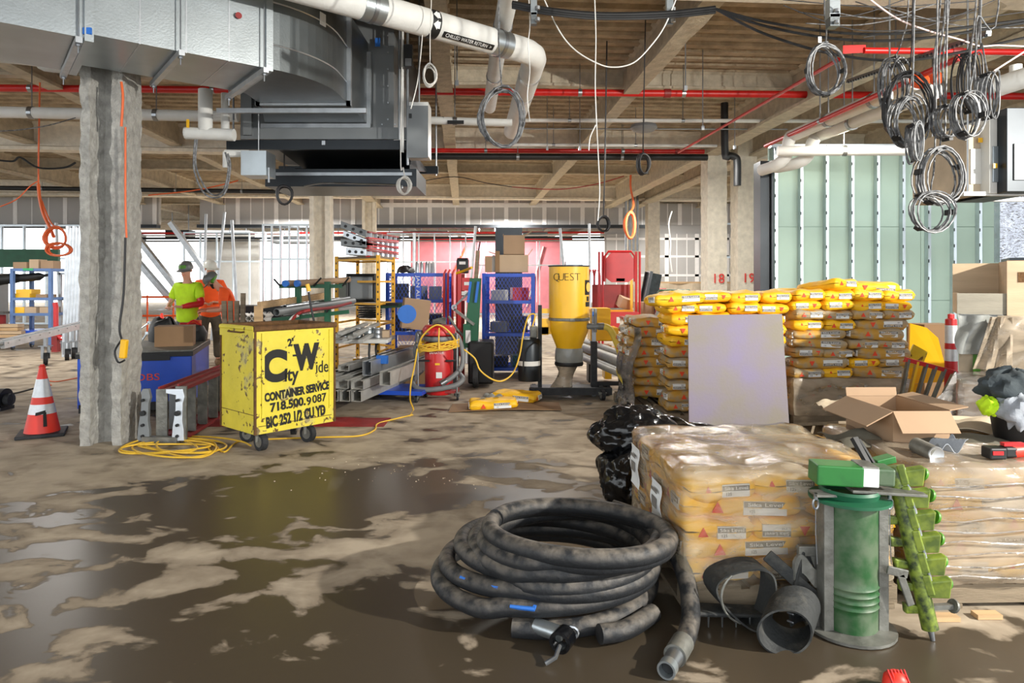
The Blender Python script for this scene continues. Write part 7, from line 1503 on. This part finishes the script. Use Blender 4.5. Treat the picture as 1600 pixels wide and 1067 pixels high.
for i in range(3): MB().bar((.0, .02, .15-.035*i), (.09, .10, .13-.03*i), .03, .008).build('buckle_tooth', 'steel', t, bevel=.003)
t = thing('strap_cross', 'crossed black rubber straps leaning between overshoes and green drum', 'strap', (1.25, 3.0, 0))
MB().bar((-.13, .0, .30), (.18, -.05, .03), .012, .055).build('strap', 'strap_rubber', t, bevel=.004); MB().bar((-.0, -.02, .15), (.05, 0, .31), .014, .07).build('strap', 'strap_rubber', t, bevel=.004); MB().sheet(lambda a, b: Vector((-.02+.10*a, -.03+.01*math.sin(a*6), .20+.08*b+.03*math.sin(a*5))), 10, 6, .012).build('strap_pad', 'dirty_steel', t, True)
MB().bar((.06, .0, .34), (.12, -.0, .15), .02, .03).build('blade', 'dirty_steel', t, bevel=.004); B((.05, .0, .32), (.09, .03, .045)).build('bracket', 'dirty_steel', t, bevel=.004)
t = thing('strap_heap', 'flat black rubber strap heap at the foot of the green drum', 'strap', (1.28, 2.87, 0)); band(MB(), lambda a: (-.10+.26*a, .02+.05*math.sin(a*3), .08-.05*a+.02*math.sin(a*7)), 16, (0, .02, .07), .01).build('strap', 'strap_rubber', t, True)
# ---------------------------------------------------------------- green mixing stand
gx, gy = 1.462, 2.96; t = thing('mixing_stand', 'battered green steel drum stand with clamped top bracket', 'stand', (gx, gy, 0)); r = .112
prof = [(r, .02), (r, .10)]
for k in range(4): z = .12+.028*k; prof += [(r, z-.008), (r+.006, z), (r, z+.008)]
prof += [(r, .24), (r, .57)]
MB().lathe(prof, 36).build('drum', 'green_mach', t, True).data.polygons.foreach_set('use_smooth', [True]*0) if False else MB().lathe(prof, 36).build('drum', 'green_mach', t, True)
MB().lathe([(0, .004), (.185, .004), (.185, .016), (.12, .02), (0, .02)], 28).build('base_flange', 'dirty_steel', t, True)
MB().lathe([(r, .555), (.165, .56), (.165, .572), (r+.004, .578), (r+.012, .60), (r+.006, .612), (r-.006, .60), (r-.012, .54), (r-.012, .3), (0, .3)], 36).build('top_flange', 'green_dark', t, True)
for s, a in ((-1, 2.55), (1, .35)):
    p = Vector((math.cos(a if s > 0 else PI-.35)*(r+.012), -.055, 0)); B((p.x, p.y, .29), (.042, .016, .56)).build('angle_bar', 'dirty_steel', t, bevel=.002); B((p.x+s*.018, p.y+.03, .29), (.008, .06, .56)).build('angle_bar', 'dirty_steel', t)
Rz = rm(0, .035, -.10)
B((-.07, -.02, .677), (.19, .12, .085), Rz).build('header_box', 'green_clean', t, bevel=.006); B((.055, -.02, .674), (.07, .125, .09), Rz).build('clamp_block', 'dirty_steel', t, bevel=.004); B((.05, -.086, .674), (.062, .006, .075), Rz).build('label_plate', 'paper', t)
B((.125, -.02, .670), (.08, .11, .075), Rz).build('header_end', 'green_mach', t, bevel=.01); B((.13, -.045, .608), (.30, .10, .012), rm(0, .03, -.1)).build('top_plate', 'dirty_steel', t, bevel=.002); B((-.13, -.04, .595), (.09, .08, .01)).build('lug', 'dirty_steel', t)
for x in (-.17, .145):
    MB().tube([Vector((x+.012*math.cos(a*PI/5), -.055, .555+.022*math.sin(a*PI/5))) for a in range(10)], .005, 6, closed=True).build('shackle', 'steel', t, True); MB().cyl((x, -.055, .60), (x, -.055, .575), .009, n=10).build('bolt', 'steel', t, True)
    MB().tube([(x, -.055, .535), (x-.002, -.06, .42), (x+.004, -.06, .30)], .0022, 5).build('wire', 'steel', t)
MB().bar((.115, -.09, .29), (.20, -.09, .27), .012, .035).build('paddle_arm', 'dirty_steel', t, bevel=.003); MB().bar((.17, -.09, .27), (.215, -.09, .14), .012, .03).build('paddle_blade', 'dirty_steel', t, bevel=.003)
MB().bar((.10, .03, .70), (.07, .10, .80), .03, .02).bar((.12, .03, .70), (.09, .10, .79), .012, .02).build('lever', 'black', t)
B((.20, .10, .70), (.09, .06, .03), rm(0, -.2, .1)).build('green_lug', 'green_clean', t, bevel=.004)
# mixing shaft with paddles
top = Vector((1.655, 2.97, .70)); bot = Vector((1.752, 2.86, .045)); t = thing('mixing_shaft', 'leaning mixer shaft with lime green cast paddles', 'mixer', tuple(bot)); d = (bot-top).normalized()
MB().cyl(top, bot-d*.0, .030, .033, n=16).build('shaft', 'lime_cast', t, True, world=True); MB().cyl(bot, bot+d*.045, .014, .009, n=12).build('shaft_tip', 'steel', t, True, world=True)
MB().tube([top+Vector((.03, -.03, 0)), top.lerp(bot, .25)+Vector((.035, -.035, 0)), top.lerp(bot, .7)+Vector((.03, -.035, 0))], .007, 8).build('rod', 'steel', t, True, world=True)
for i in range(7):
    f = .06+.135*i; c = top.lerp(bot, f); al = .25*math.sin(i*2.1)
    if i < 6:
        o = MB().slab([c+Vector(v) for v in ((.01, -.03, -.045), (.085, -.07, -.03), (.085, -.03, -.02), (.01, .0, -.03))], [c+Vector(v) for v in ((.0, -.03, .02), (.095, -.07, .05), (.095, -.03, .055), (.0, .0, .03))]); o = o.build('cast_paddle', 'lime_pale', t, world=True, bevel=.006)
        MB().bar(c+Vector((.012, -.02, .05)), c+Vector((.03, -.03, -.03)), .03, .03).build('paddle_clamp', 'lime_pale', t, world=True, bevel=.005)
    e = c+Vector((.115+.01*math.sin(i), .0, .005)); MB().bar(c+Vector((.03, 0, .0)), e, .022, .02).build('paddle_arm', 'lime_cast' if i < 6 else 'dirty_steel', t, world=True)
    MB().lathe([(0, -.006), (.028, -.006), (.030, 0), (.028, .006), (0, .006)], 14, e+Vector((.006, 0, 0)), rm(0, PI/2+.35, .2)).build('paddle_disc', 'lime_clean' if i < 6 else 'dirty_steel', t, True, world=True)
    g = c+Vector((-.075, .02, -.01)); MB().slab([c+Vector(v) for v in ((-.01, 0, -.03), (-.08, .0, -.03), (-.08, .03, -.03), (-.01, .03, -.03))], [c+Vector(v) for v in ((-.01, 0, .0), (-.085, .0, .015), (-.085, .03, .015), (-.01, .03, .0))]).build('cast_paddle', 'lime_cast', t, world=True, bevel=.006)
t = thing('red_fitting', 'bright red ribbed fitting at the bottom edge of the view', 'fitting', (1.405, 2.50, 0)); MB().lathe([(0, .075), (.02, .072), (.04, .055), (.045, .03), (.045, 0)], 20).build('cap', 'orange_cone', t, True)
for k in range(6): MB().bar((-.03+.012*k, -.035, .05), (-.03+.012*k, .0, .08), .004, .006).build('rib', 'red', t)
t = thing('rubble', 'small pale debris scattered on the wet floor', 'debris', (0, 5.5, 0)); rnd = random.Random(8); m = MB()
for i in range(70):
    x = rnd.gauss(-.7, .5); y = rnd.gauss(5.35, .25); s = rnd.uniform(.002, .006); m.box((x, y-5.5, s/2), (s*1.5, s, s), rm(0, 0, rnd.random()*3))
m.build('crumbs', 'cover_tan', t); t['kind'] = 'stuff'
